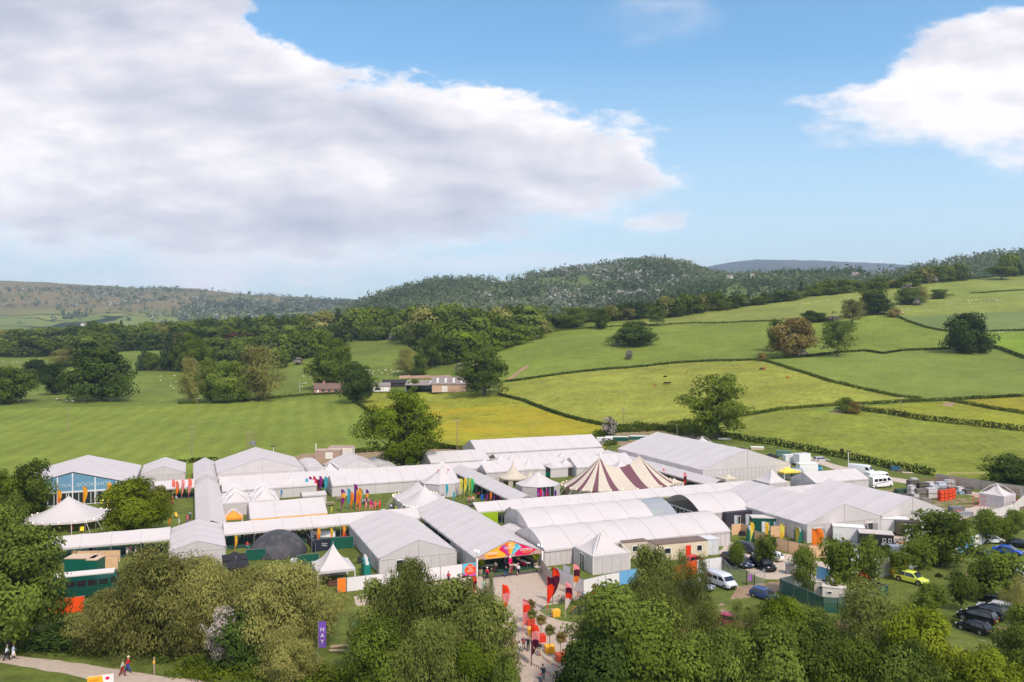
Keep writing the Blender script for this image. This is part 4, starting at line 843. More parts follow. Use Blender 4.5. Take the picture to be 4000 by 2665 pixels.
for s, x, z, sz in (("CROESO", -3.0, 3.2, .5), ("WELCOME", -3.0, 2.85, .3), ("CROESO", 2.75, 3.28, .55), ("WELCOME", 2.85, 2.88, .34), ("HAY", 0, 4.25, .42), ("FESTIVAL", 0, 3.8, .48)):
    text("lettering", s, sz, WHT if s != "WELCOME" else (YEL if x > 0 else ORG), fas, (x, yf-.09, z), (rad(90), 0, 0))
pl = MB(); pl.box((0, yf-.05, 1.25), (.22, .12, 2.5)); pl.build("centre_post", WHT, e); flat("post_sign", [(-.3, 1.3), (.3, 1.3), (.3, 2.2), (-.3, 2.2)], yf-.14, MAG, e)
for s in (-1, 1): pp = MB(); pp.box((s*5.5, yf+.0, 1.35), (.28, .2, 2.7)); pp.build("corner_post", WHT, e)
# big plain front tents
gtent("big white gabled tent left of the entrance tent with a dark doorway", 26.7, 39.2, 121.2, 146.2, 'b', 2.5, 4.85, bay=5., walls="LRFB", panel=1.15, sides='fine')
e, W, Ln = gtent("long white curved roof tent at the front right of the entrance tent", 52.1, 88.1, 116.0, 128.1, 'a', 2.6, 4.75, bay=5.15, kind='arch', walls="LRFB", sides='fine', panel=1.0)
gtent("second curved roof white tent behind the front one, with clear plastic right bay", 55.2, 86.2, 129.6, 141.4, 'a', 2.8, 5.0, bay=5.15, kind='arch', walls="LRF", clear=(5, 6))
e, W, Ln = gtent("short curved roof white tent with grey gable and glazed entrance", 90.6, 102.4, 128.4, 141.0, 'a', 2.8, 5.3, bay=5.9, kind='arch', walls="LRFo", sides='fine')
glassfront(e, W, Ln, 2.8, 0, 'F', n=9)
e, W, Ln = gtent("huge white gabled tent at right behind the bamboo fence, with open double doors", 101.6, 119.1, 112.0, 139, 'b', 3.3, 6.3, bay=4.9, walls="LRFB", sides='fine', panel=1.1)
gtent("huge white gabled tent joined to the right of the one with double doors", 119.3, 135.8, 112.4, 134, 'b', 3.3, 6.3, bay=4.9, walls="LRFB", sides='fine', panel=1.1)
gtent("white three bay tent behind the huge right tents, beside the motorhome", 133.2, 149.5, 144.3, 152.4, 'a', 3.3, 5.15, bay=5.4, walls="LRF", sides='fine', panel=1.1)
walk("white covered link between the huge right tents and the three bay tent", 119.5, 132.5, 138, 143.8, 'a', 2.7, 3.8, walls="FoBoL", bay=3.3)
gtent("widest white gabled tent at the back right with a creased plain gable", 117.6, 145.0, 165.8, 208.2, 'b', 4.0, 8.4, bay=5., walls="LRFB")
walk("white covered walkway down the left flank of the widest back tent", 111.6, 117.3, 154, 209, 'b', 2.5, 3.7, bay=5.)
walk("long white covered walkway across the middle, in front of the striped big top", 51.8, 118.5, 147, 153, 'a', 2.6, 3.9, bay=5.1)
gtent("low white gabled tent between the middle walkway and the curved roof tents", 57.5, 82, 141.6, 146.8, 'a', 2.5, 3.7, bay=5.)
gtent("six bay white side walled tent behind the cream bell tent", 69.3, 86.0, 190.4, 196.6, 'a', 2.6, 4.1, bay=2.9)
gtent("white side walled tent behind the left peak of the striped big top", 94.2, 112, 188.9, 197.2, 'a', 2.6, 4.7, bay=3.1)
gtent("long tall white tent at the very back below the buttercup field", 76.0, 116.4, 215.6, 229.5, 'a', 3.9, 6.8, bay=4.9)
gtent("white four bay tent at the back beside the huge open crowned oak", 60.0, 77.2, 208.6, 220, 'a', 3.0, 5.2, bay=4.3)
walk("white covered walkway just in front of the long tall back tent", 79, 114, 207.6, 214.6, 'a', 2.6, 4.0, bay=3.4)
# the yellow trimmed tent
e, W, Ln = gtent("white three bay tent with a bright yellow fascia below its eave", 10.0, 24.2, 155.4, 165.6, 'a', 3.0, 5.1, bay=4.75, walls="LRF", sides='fine')
yb = MB(); yb.box((W/2+.17, 0, 2.55), (.05, Ln, .62)); yb.build("yellow_fascia", YEL, e)
# hipped white booth and white kiosks
gtent("low white hipped booth behind the wheelie bins lawn", 87.4, 92.6, 190.5, 196, 'a', 2.6, 3.9, bay=5.2, hip=2)
gtent("tiny white box tent beside the twin peaked canopies", 22.3, 27.6, 178.6, 181.8, 'a', 2.2, 2.7, bay=5.3)
gtent("small white box tent in the gap right of the entrance tent", 52.0, 54.9, 129.2, 134.5, 'b', 2.4, 2.9, bay=3)
def door(e, Ln, x, w, h, label=None, leaf=0, z=0., end=-1, n="door"):
    y = end*(Ln/2+.02); g = MB(); g.box((x, y, z+h/2), (w, .06, h)); d = g.build(n, GLASSD, e); f = MB()
    for dx in (-w/2, w/2): f.box((x+dx, y-.03, z+h/2), (.08, .1, h+.08))
    f.box((x, y-.03, z+h), (w+.1, .1, .08)); f.build("frame", WHT, d)
    for s_ in ((-1,) if leaf == 1 else (1,) if leaf == 2 else (-1, 1) if leaf == 3 else ()): q = MB(); q.box((x+s_*(w/2+.2), y-.45, h/2), (.06, .85, h-.1), 0, s_*.45); q.build("door_leaf", [PVCG], e)
BT = {o["label"]: o for o in C.objects if o.get("label")}
door(BT["big white gabled tent left of the entrance tent with a dark doorway"], 25.0, -3.05, 1.1, 2.05, leaf=2)
door(BT["huge white gabled tent at right behind the bamboo fence, with open double doors"], 27., -6.4, 1.5, 2.5, leaf=2); door(BT["huge white gabled tent at right behind the bamboo fence, with open double doors"], 27., 5.9, 1.6, 2.4, leaf=3)
for x in (-7.1, -3.9): door(BT["huge white gabled tent joined to the right of the one with double doors"], 21.6, x, 1.1, 1.5, z=1.4, n="window")
for i in range(6): door(BT["white gabled tent with a row of small dark windows under its gable"], 14., -4.5+i*.98, .7, .3, z=2.95, n="window")
for i in range(2): door(BT["white gabled tent with a row of small dark windows under its gable"], 14., 3.2+i*.98, .7, .3, z=2.95, n="window")
for P_ in ([(262, 2142), (640, 2122), (660, 2168), (500, 2178), (300, 2186), (262, 2180)], [(886, 2100), (1240, 2082), (1345, 2078), (1350, 2108), (1240, 2118), (1000, 2136), (890, 2146)], [(140, 1950), (465, 1940), (470, 1958), (150, 1978)], [(1880, 2250), (2098, 2228), (2105, 2236), (1890, 2262)]): sheet("carpet", P_, GREENC if P_[0][0] != 1880 else mat("black_matting", (.09, .08, .085), .9), z=.02, jit=.03)
# ---------------------------------------------------------------- peaked canopies
def pagoda(label, a, b, w, ze, zp, walls="", group="peaked white pagoda canopies", d=None, rz=None, name="pagoda_tent", m=PVC, frame=False, P=None):
    d = d or w; e = empty(name, P or AB(a, b), TH if rz is None else rz, label, "pagoda tent", group); n = 10; r = MB()
    for i in range(n+1):     # square section sweeping up to a point
        t = i/n; k = (1-t)**1.0; z = ze+(zp-ze)*(t**1.9*.85+t*.15); q = 3
        for s in range(4):
            c0 = [(-1, -1), (1, -1), (1, 1), (-1, 1)][s]; c1 = [(1, -1), (1, 1), (-1, 1), (-1, -1)][s]
            for j in range(q):
                u = j/q; bulge = 1-.10*math.sin(math.pi*u)*(1-t)*0
                r.v.append((lerp(c0[0], c1[0], u)*w/2*k*bulge, lerp(c0[1], c1[1], u)*d/2*k*bulge, z+(-.10*math.sin(math.pi*u)*4*t*(1-t))))
    c = 12
    for i in range(n):
        for j in range(c): a_ = i*c+j; b_ = i*c+(j+1) % c; r.f.append((a_, b_, b_+c, a_+c)); r.m.append(0)
    for sx_, sy_, lx, ly in ((0, -1, w, .04), (0, 1, w, .04), (-1, 0, .04, d), (1, 0, .04, d)): r.box((sx_*w/2, sy_*d/2, ze-.16), (lx+.04 if ly == .04 else .04, ly if ly == .04 else d, .34), 0)
    r.box((0, 0, zp+.15), (.06, .06, .35), 1); r.build("canopy", [m, SEAM], e)
    pm = MB(); pm.box((0, 0, ze/2), (.11, .11, ze)); me = pm.mesh("post", WHT)
    for sx_ in (-1, 1):
        for sy_ in (-1, 1): inst("post", me, e, (sx_*(w/2-.06), sy_*(d/2-.06), 0))
    if frame:   # an outer frame standing over the roof
        f = MB()
        for sx_ in (-1, 1):
            for sy_ in (-1, 1): f.tube([(sx_*w/2, sy_*d/2, ze), (sx_*w*.2, sy_*d*.2, lerp(ze, zp, .72)+.25), (0, 0, zp+.2)], .045, 5)
        f.build("roof_frame", WHT, e)
    for c_, x, y, lx, ly in (('F', 0, -d/2+.03, w-.2, .04), ('B', 0, d/2-.03, w-.2, .04), ('L', -w/2+.03, 0, .04, d-.2), ('R', w/2-.03, 0, .04, d-.2)):
        if c_ in walls:
            w_ = MB(); w_.box((x, y, ze/2-.05), (lx, ly, ze-.1), 0); m_ = 4
            for i in range(1, m_): w_.box((x+(lx*(i/m_-.5) if lx > 1 else (-.04 if c_ == 'L' else .04)), y+(ly*(i/m_-.5) if ly > 1 else (-.04 if c_ == 'F' else .04)), ze/2-.05), (.045, .045, ze-.1), 1)
            w_.build("wall", WALLM, e)
    return e
pagoda("open white pagoda with a sweeping peak in front of the black dome", 19.6, 120.6, 5.5, 2.5, 5.7, "LB", d=6.2)
e = pagoda("white walled pagoda standing before the front curved roof tent", 60.5, 112.3, 6.6, 2.85, 5.9, "LRFB", frame=True)
gl = MB(); gl.box((-3.36, .2, 1.25), (.05, 1.5, 2.4)); gl.build("glass_door", GLASSD, e)
fr = MB()
for y in (-.6, .2, 1.0): fr.box((-3.4, y, 1.25), (.06, .1, 2.5))
fr.box((-3.4, .2, 2.45), (.06, 1.7, .1)); fr.build("door_frame", WHT, e)
pagoda("left of the two joined white peaks behind the yellow trimmed tent", 8.6, 176.6, 5.6, 2.6, 4.6, "LF", frame=True); pagoda("right of the two joined white peaks behind the yellow trimmed tent", 14.3, 176.6, 5.6, 2.6, 4.6, "F", frame=True)
pagoda("rear left white peak behind the two joined peaks", 8.6, 182.4, 5.6, 2.6, 4.6, frame=True); pagoda("rear right white peak behind the two joined peaks", 14.3, 182.4, 5.6, 2.6, 4.6, frame=True)
for px, py, l_ in ((1136, 1855, "white peak against the tall wide gabled tent"), (1484, 1836, "small white peak above the long nine bay tent"), (1725, 1795, "small white peak in front of the four bay back tent"), (1891, 1787, "white peak right of the four bay back tent"),
                   (1952, 1776, "white peak near the corner of the long tall back tent"), (1997, 1780, "white peak just right of the corner peak by the tall back tent"), (2061, 1797, "white peak behind the six bay side walled tent"), (2193, 1766, "white peak halfway along the walkway under the tall back tent"),
                   (2207, 1787, "white peak directly behind the low hipped booth"), (2343, 1765, "white peak at the right end of the walkway under the tall back tent"), (2422, 1795, "white spire peak seen between the striped big top's peaks"), (2481, 1793, "small white spire just left of the big top's right peak")):
    p = at(px, py, 4.7); pagoda(l_, 0, 0, 5.0, 2.7, 4.5, group="small peaked white canopies along the back walkways", P=Vector((p.x, p.y, 0)))
p = at(1288, 1803, 5.2); pagoda("white swept peak with pole frame left of the windowed gable tent", 0, 0, 6, 2.7, 5.0, "F", P=Vector((p.x, p.y, 0)), frame=True)
p = at(3013, 1830, 5.6); pagoda("white swept peak in front of the creased gable of the widest tent", 0, 0, 6, 2.7, 5.6, "FL", P=Vector((p.x, p.y, 0)))
p = at(3895, 1893, 4.7); pagoda("white walled pagoda with pole frame alone in the storage yard", 0, 0, 5.2, 2.8, 4.7, "FLRB", P=Vector((p.x, p.y, 0)), frame=True, rz=.6)
p = at(2743, 1702, 4.6); pagoda("small white peaked gazebo behind the widest back tent", 0, 0, 4.6, 2.6, 4.2, P=Vector((p.x, p.y, 0)), frame=True)
p = at(2842, 1850, 3.2); pagoda("small cream gazebo before the creased gable", 0, 0, 4, 2.2, 3.2, "FL", P=Vector((p.x, p.y, 0)), m=CREAM)
p = at(2632, 1868, 3.); pagoda("small cream porch gazebo at the right of the big top", 0, 0, 3.4, 2.2, 3., "FLR", P=Vector((p.x, p.y, 0)), m=CREAM)
p = at(911, 1990, 3.6); pagoda("orange gazebo with white frame beside the yellow trimmed tent", 0, 0, 3.4, 2.3, 3.5, P=Vector((p.x, p.y, 0)), m=col((252, 150, 50), .6), frame=True)
p = at(3068, 1820, 3.4); pagoda("yellow gazebo beside the silver trailer", 0, 0, 5.6, 2.3, 3.4, P=Vector((p.x, p.y, 0)), m=col((240, 205, 90), .6))
for px, py, l_ in ((916, 2150, "black gazebo left of the black dome, the further one"), (922, 2178, "black gazebo left of the black dome, the nearer one"), (1252, 1808, "black gazebo behind the swept white peak"), (2900, 1745, "black gazebo behind the right slope of the widest tent"), (3010, 1768, "black gazebo beside the green trailer")):
    p = at(px, py, 3.2); pagoda(l_, 0, 0, 3.6, 2.2, 3.1, P=Vector((p.x, p.y, 0)), m=col((40, 38, 42), .7), group="black pop up gazebos")
def octo(label, a, b, r, ze, zp, glass=(), name="octagonal_tent"):
    e = empty(name, AB(a, b), TH+rad(22.5), label, "octagonal tent"); n = 8; m = 9; g = MB()
    for i in range(m+1):
        t = i/m; k = (1-t)*(r+.15)+.02; z = ze+(zp-ze)*(t**1.45*.8+t*.2)
        for j in range(n*2):
            th = math.pi*j/n; kk = k*(1 if j % 2 == 0 else math.cos(math.pi/n)); g.v.append((kk*math.cos(th), kk*math.sin(th), z-(.06*math.sin(math.pi*t) if j % 2 else 0)))
    for i in range(m):
        for j in range(16): a_ = i*16+j; b_ = i*16+(j+1) % 16; g.f.append((a_, b_, b_+16, a_+16)); g.m.append(0)
    g.box((0, 0, zp+.2), (.08, .08, .5), 1); g.build("roof", [PVC, SEAM], e)
    for j in range(n):
        t0, t1 = 2*math.pi*j/n, 2*math.pi*(j+1)/n; p0, p1 = Vector((r*math.cos(t0), r*math.sin(t0), 0)), Vector((r*math.cos(t1), r*math.sin(t1), 0)); w_ = MB(); mid = (p0+p1)/2; an = math.atan2(p1.y-p0.y, p1.x-p0.x); ln = (p1-p0).length
        w_.box((mid.x, mid.y, ze/2), (ln-.06, .05, ze-.05), 0, an)
        for i in range(4): q = p0.lerp(p1, (i+.0)/4)*1.008; w_.box((q.x, q.y, ze/2), (.06, .05, ze-.05), 1, an)
        w_.build("glass_wall" if j in glass else "wall", [GLASSD, WHT] if j in glass else WALLM, e)
octo("white octagonal tent with red pennants behind the turquoise flags", 54.6, 180.6, 5.0, 3.0, 6.1)
octo("white octagonal tent with glass doors behind the purple and pink flags", 74.6, 169.6, 5.1, 2.9, 5.6, (5,))
# ---------------------------------------------------------------- pole tents
def poletent(label, cen, rz, peaks, hx, hy, zrim, zp, mats, stripe=None, rad_=.0, name="pole_tent", cat="pole tent", curve_=.5, ropes=True, lights=False, wall=None, n=72, scal=0):
    """canvas swept up to its king poles; peaks = x positions along the long axis; rim a rounded rectangle/stadium hx by hy"""
    e = empty(name, cen, rz, label, cat); g = MB(); m = 18
    def rim(t):
        c, s = math.cos(t), math.sin(t); p_ = 2/rad_ if rad_ else 1.
        x = hx*math.copysign(abs(c)**p_, c); y = hy*math.copysign(abs(s)**p_, s); return x, y
    for j in range(n):
        t = 2*math.pi*j/n; X, Y = rim(t); 
        cx = clamp(X*.75 if len(peaks) > 1 else 0, min(peaks), max(peaks)) if len(peaks) > 1 else peaks[0]
        if len(peaks) > 1: cx = clamp(X, min(peaks), max(peaks)) if abs(X) < max(peaks) else (peaks[0] if X < 0 else peaks[-1])
        dp = min(abs(cx-q) for q in peaks); half = (max(peaks)-min(peaks))/2 or 1
        top = zp-(zp-zrim)*.42*math.sin(clamp(dp/half)*math.pi/2)**.8 if len(peaks) > 1 else zp
        for i in range(m+1):
            u = i/m; x = lerp(cx, X, u); y = lerp(0, Y, u); d = math.hypot(x-min(peaks, key=lambda q: abs(q-x)), y)
            z = zrim+(top-zrim)*((1-u)**(1+curve_)*.75+(1-u)*.25)
            if i == m and scal: z -= .05
            g.v.append((x, y, z))
    for j in range(n):
        mi = stripe(j, n) if stripe else 0
        for i in range(m): a_ = j*(m+1)+i; b_ = ((j+1) % n)*(m+1)+i; g.f.append((a_, a_+1, b_+1, b_)); g.m.append(mi)
    base = len(g.v)
    for j in range(n):     # valance
        x, y = rim(2*math.pi*j/n); g.v += [(x*1.002, y*1.002, zrim), (x*1.01, y*1.01, zrim-.38+(.14*abs(math.sin(j*math.pi/3)) if scal else 0))]
    for j in range(n): a_ = base+2*j; b_ = base+2*((j+1) % n); g.f.append((a_, a_+1, b_+1, b_)); g.m.append(stripe(j, n) if stripe else 0)
    r_ = g.build("canvas_roof", mats, e, smooth=False)
    for q in peaks:
        k = MB(); k.tube([(q, 0, zp-.5), (q, 0, zp+.1), (q, 0, zp+.9)], [.28, .10, .04], 8); k.build("mast_tip", mats[0], e)
    if wall:
        w_ = MB()
        for j in range(n):
            if not wall(j, n): continue
            x0, y0 = rim(2*math.pi*j/n); x1, y1 = rim(2*math.pi*(j+1)/n); w_.add([(x0*.94, y0*.94, 0), (x1*.94, y1*.94, 0), (x1*.955, y1*.955, zrim-.05), (x0*.955, y0*.955, zrim-.05)], [(0, 1, 2, 3)], 0)
        w_.build("canvas_wall", [mats[0]], e)
    sp = MB(); sp.tube([(0, 0, 0), (0, 0, zrim)], .05, 5); sme = sp.mesh("side_pole", WOOD)
    if ropes:
        for j in range(0, n, 4):
            x, y = rim(2*math.pi*j/n); inst("side_pole", sme, e, (x*.985, y*.985, 0))
            rp_ = MB(); d = Vector((x, y, 0)).normalized()*1.9; rp_.tube([(x, y, zrim), (x+d.x, y+d.y, .05)], .03, 4); rp_.build("guy_rope", WHT, e)
    if lights:
        lb = MB()
        for j in range(0, n, 3): x, y = rim(2*math.pi*j/n); lb.ell((x*1.01, y*1.01, zrim+.06), (.09, .09, .09), 0, 6, 4)
        lb.build("festoon_lights", mat("warm_bulb", (1, .8, .5), emit=((1, .78, .5), 2.5)), e)
    return e
bt = AB(95.1, 167.6)
poletent("striped cream and maroon big top with two tall peaks", bt, TH, (-5.4, 5.4), 14.2, 8.6, 2.1, 8.3, [CREAM, MAROON], stripe=lambda j, n: 1 if (j % 6 in (0, 1)) else 0, rad_=2.5, name="big_top", cat="circus tent", curve_=.45, wall=lambda j, n: True, scal=1, lights=True, n=96)
poletent("white pole marquee with festoon lights, pushed against the entrance tent", AB(45.2, 164.4), TH+math.pi/2, (-2.6, 2.6), 7.9, 4.9, 2.4, 5.6, [PVC], rad_=5., name="pole_marquee", curve_=.6, wall=lambda j, n: math.cos(2*math.pi*(j+.5)/n)*0+math.sin(2*math.pi*(j+.5)/n) > .3, lights=True)
T3 = at(268, 2056); 
poletent("white single peaked pole marquee with open rope sides at left", Vector((T3.x, T3.y, 0)), .25, (0,), 7.2, 6.3, 2.1, 5.9, [PVC], rad_=2.8, name="pole_marquee", curve_=.7, wall=lambda j, n: .5 < (j/n) < .60, lights=True)
p = at(2004, 1900)
e = poletent("cream lotus shaped bell tent with arched openings", Vector((p.x, p.y+3, 0)), 0, (0,), 3.6, 3.6, 1.9, 5.4, [CREAM], name="bell_tent", cat="bell tent", curve_=1.5, ropes=False, wall=lambda j, n: j % 9 > 4, scal=1)
p = at(2071, 1893); poletent("little cream conical tent beside the lotus bell tent", Vector((p.x, p.y+2, 0)), 0, (0,), 2., 2., .8, 2.9, [CREAM], name="bell_tent", cat="bell tent", ropes=False, wall=lambda j, n: True)
# the black dome
e = empty("dome_tent", AB(13.6, 140.6), TH, "black geodesic dome tent behind the green screens", "dome tent"); g = MB(); n, m = 14, 6; BLK = mat("black_tent_cloth", (.055, .052, .058), .55, var=.06, scale=.4); BLK2 = mat("black_tent_cloth_worn", (.085, .078, .082), .6, var=.06, scale=.4)
for i in range(m+1):
    t = i/m*1.25; 
    for j in range(n): th = 2*math.pi*(j+.5*(i % 2))/n; g.v.append((4.95*math.sin(min(t, 1.5))/math.sin(1.25)*math.cos(th), 4.95*math.sin(min(t, 1.5))/math.sin(1.25)*math.sin(th), .1+3.75*(math.cos(t)-math.cos(1.25))/(1-math.cos(1.25))))
for i in range(1, m):
    for j in range(n):
        a_, b_, c_, d_ = i*n+j, i*n+(j+1) % n, (i+1)*n+j, (i+1)*n+(j+1) % n
        if i % 2 == 0: g.f += [(a_, c_, b_), (b_, c_, d_)]
        else: g.f += [(a_, c_, d_), (a_, d_, b_)]
        g.m += [1 if R.random() < .25 else 0, 1 if R.random() < .2 else 0]
g.f.append(tuple(n+j for j in range(n))); g.m.append(0); g.build("dome_cover", [BLK, BLK2], e)
# ------------------------------------------------------------------ trees round the camera's side of the site
def NT(px, D, top, wpx, pr, lm, label, group=None, dep=None, low=0): T(px, 0, top, wpx, pr, lm, label, D=D, group=group, dep=dep)
for a in [
 (35, 94, 2040, 400, 'near_a', 'mid', "big leafy tree filling the lower left edge, above the walking couple"),
 (-60, 112, 1990, 280, 'near_b', 'mid', "tree cut by the left edge behind the big leafy one"),
 (125, 160, 1800, 150, 'oak_m', 'oak', "dark green tree at left in front of the bookshop tent's left end"),
 (12, 142, 1935, 140, 'oak_m', 'mid', "rounded green tree at the left edge below the bookshop tent"),
 (-30, 155, 1830, 190, 'oak_m', 'bright', "pale flowering tree at the far left edge by the bookshop tent"),
 (518, 146, 1872, 245, 'near_a', 'lime', "bright lime green round tree on the lawn between bookshop and walkway"),
 (622, 160, 1895, 90, 'oak_m', 'olive', "small dull green tree just right of the bright lime green one"),
 (620, 92, 2150, 390, 'willow_a', 'olive', "largest olive willow at left, reaching over the front walkway"),
 (425, 93, 2310, 250, 'willow_b', 'olive', "lower olive willow left of the largest one"),
 (800, 93, 2180, 240, 'willow_b', 'olive', "olive willow directly in front of the small porch tent"),
 (965, 94, 2220, 240, 'willow_b', 'olive', "olive willow between porch tent and black dome"),
 (1130, 93, 2195, 360, 'willow_a', 'olive', "broad olive willow below the black dome and left of the purple banner"),
 (1130, 84, 2450, 190, 'willow_b', 'olive', "low pale willow beside the purple banner pole"),
 (270, 95, 2440, 260, 'shrub', 'dark', "dark shrub mass behind the walkers on the left path"),
 (930, 88, 2380, 190, 'shrub', 'dark', "dark green thicket behind the white blossom branches"),
 (1500, 86, 2270, 230, 'near_b', 'birch', "grey green tree left of the forecourt with thin top"),
 (1615, 84, 2190, 250, 'willow_b', 'birch', "tallest grey green tree left of the forecourt"),
 (1780, 83, 2265, 280, 'near_b', 'birch', "broad grey green tree at the left side of the forecourt"),
 (1885, 80, 2330, 215, 'maple_a', 'birch', "grey green tree nearest the forecourt flags"),
 (1912, 92, 2245, 60, 'birch_n', 'birch', "thin young tree rising before the entrance tent"),
 (1480, 76, 2420, 260, 'near_a', 'oak', "dark tree at the lower centre left of the forecourt"),
 (1700, 74, 2420, 300, 'willow_a', 'birch', "low grey green tree at the bottom centre"),
 (1850, 73, 2520, 170, 'maple_b', 'bright', "bright green young maple at the bottom centre"),
 (1975, 70, 2570, 120, 'maple_a', 'mid', "green bush at the bottom just left of the bunting"),
 (2290, 84, 2420, 130, 'birch_n', 'olive', "wispy pale bush at the right side of the forecourt mouth"),
 (2420, 78, 2300, 340, 'maple_b', 'mid', "big dark maple right of the forecourt"),
 (2545, 96, 2140, 170, 'near_b', 'birch', "green tree standing before the cream portable cabin"),
 (2650, 98, 2150, 130, 'birch_n', 'birch', "slim birch in front of the orange hoarding"),
 (2570, 84, 2260, 220, 'willow_b', 'birch', "drooping birch left of the silver van"),
 (2730, 92, 2170, 120, 'birch_n', 'birch', "thin birch with pale stem beside the silver van"),
 (2765, 84, 2350, 200, 'birch_n', 'birch', "wispy birch in front of the dirt track right of centre"),
 (2900, 86, 2350, 150, 'birch_n', 'birch', "loose birch before the car park track"),
 (3045, 86, 2330, 170, 'maple_a', 'bright', "fresh green upright tree before the green screened compound"),
 (3175, 86, 2380, 150, 'maple_b', 'mid', "green maple at the foot of the green screened compound"),
 (2350, 72, 2480, 320, 'maple_a', 'dark', "dark maple at the bottom right of the forecourt mouth"),
 (2560, 71, 2450, 330, 'maple_b', 'oak', "rounded dark maple at the bottom right of centre"),
 (2790, 70, 2470, 250, 'maple_a', 'mid', "green maple at the bottom, in front of the wispy birch"),
 (3000, 72, 2440, 260, 'maple_b', 'mid', "maple at the bottom with yellow green tips"),
 (3190, 74, 2440, 260, 'maple_a', 'mid', "dense maple at the bottom below the compound"),
 (3400, 82, 2285, 300, 'willow_a', 'birch', "large weeping birch in front of the lime yellow car"),
 (3330, 72, 2500, 240, 'maple_b', 'oak', "dark maple at the bottom left of the weeping birch"),
 (3600, 76, 2385, 290, 'near_a', 'lime', "big yellow green tree in front of the row of dark cars"),
 (3560, 70, 2520, 260, 'maple_a', 'mid', "green tree low at the bottom under the weeping birch"),
 (3860, 71, 2540, 260, 'near_b', 'lime', "yellow green tree at the bottom right corner"),
 (4010, 80, 2380, 190, 'near_b', 'oak', "dark tree at the lower right edge"),
 (3980, 94, 2250, 110, 'birch_n', 'olive', "thin pale tree at the right edge before the coach")]: NT(*a)
SG = "young staked trees of the car park"
for px, yb, top, w_, pr, lm, l_ in [
 (2992, 2222, 2090, 84, 'sap_b', 'mid', "young tree behind the black estate cars by the bamboo fence"), (2878, 2225, 2115, 62, 'sap_a', 'oak', "small young tree hiding the black off roader"),
 (3142, 2330, 2130, 92, 'sap_a', 'mid', "young tree at the left end of the green screened compound"), (3280, 2330, 2105, 150, 'sap_b', 'oak', "broad young tree above the cream generators"),
 (3395, 2330, 2095, 100, 'sap_a', 'mid', "young tree just left of the orange yellow hoarding"), (3505, 2262, 2148, 84, 'sap_b', 'oak', "small young tree in front of the amber hoarding panel"),
 (3590, 2250, 2108, 120, 'sap_a', 'oak', "young dark tree before the lime green hoarding panel"), (3675, 2205, 1995, 235, 'oak_m', 'oak', "largest dark tree of the car park above the lime hoarding"),
 (3855, 2128, 1990, 100, 'sap_a', 'oak', "young tree behind the dark grey estate car"), (3918, 2120, 2020, 70, 'sap_b', 'oak', "young tree near the small white car"), (3962, 2105, 1990, 78, 'sap_a', 'mid', "young tree at the top right of the car park"),
 (3905, 2345, 2150, 190, 'sap_b', 'oak', "young dark tree in front of the white coach"), (3755, 2385, 2235, 100, 'sap_a', 'mid', "thin young tree left of the row of dark cars"), (3830, 2345, 2200, 90, 'sap_b', 'oak', "young tree behind the black hatchback with its lights on"),
 (3640, 2400, 2280, 110, 'sap_a', 'oak', "loose young tree right of the lime yellow car"), (3460, 2180, 2125, 36, 'sap_a', 'mid', "tiny sapling by the white hoarding")]:
    T(px, yb, top, w_, pr, lm, l_, group=SG)
p = at(850, 2640); e = empty("tree", Vector((p.x, p.y+2, 0)), 1., "white blossoming hawthorn branches hanging between the olive willows", "tree"); q = PN['haw_n']
inst("crown", q.crown, e, (0, 0, 1.2), 0, (4.3, 3.5, 5.6), [LM["haw"]]); inst("trunk", q.trunk, e, (0, 0, 0), 0, (3, 3, 6))
LM["white"] = leafmat("leaf_cow_parsley", (.03, .055, .02), (.11, .14, .05), .2, (.5, .5, .45))
# low growth under the trees
def low(n, A, sz, lm, per=90, leaf=.16):
    cs, s = [], []
    for _ in range(n):
        a, b = R.choice(A); t = R.random(); q = at(lerp(a[0], b[0], t), lerp(a[1], b[1], t)); r = R.uniform(*sz); cs.append((q.x+R.uniform(-1, 1), q.y+R.uniform(-1, 1), r*.25)); s.append((r, r, r*.7))
    o = bpy.data.objects.new("undergrowth", cards("undergrowth", np.array(cs), np.array(s), np.full(n, per), leaf, np.array([R.uniform(.15, .55) for _ in cs]), LM[lm], seed=n, up=.4)); link(o); tag(o, kind="stuff")
low(120, [((-50, 2480), (300, 2530)), ((250, 2530), (700, 2590)), ((700, 2600), (1000, 2640)), ((1000, 2600), (1240, 2620)), ((1240, 2640), (1450, 2640)), ((1000, 2665), (1450, 2690))], (.8, 1.7), 'oak')
low(60, [((980, 2640), (1260, 2660)), ((1200, 2655), (1450, 2665)), ((700, 2630), (1000, 2665))], (.8, 1.4), 'lime', 110, .13)
low(150, [((1400, 2600), (1990, 2600)), ((2240, 2590), (2700, 2560)), ((2700, 2600), (3300, 2560)), ((3300, 2600), (4000, 2620)), ((2700, 2500), (3200, 2500)), ((2240, 2480), (2500, 2440))], (.9, 2.0), 'oak')
low(60, [((2900, 2370), (3200, 2440)), ((3350, 2430), (3600, 2360)), ((3600, 2420), (3760, 2440)), ((3650, 2250), (3800, 2280)), ((3500, 2390), (3640, 2330))], (.4, .9), 'mid', 60, .12)
low(30, [((2150, 2350), (2300, 2365)), ((2240, 2330), (2330, 2420))], (.3, .6), 'mid', 40, .10)
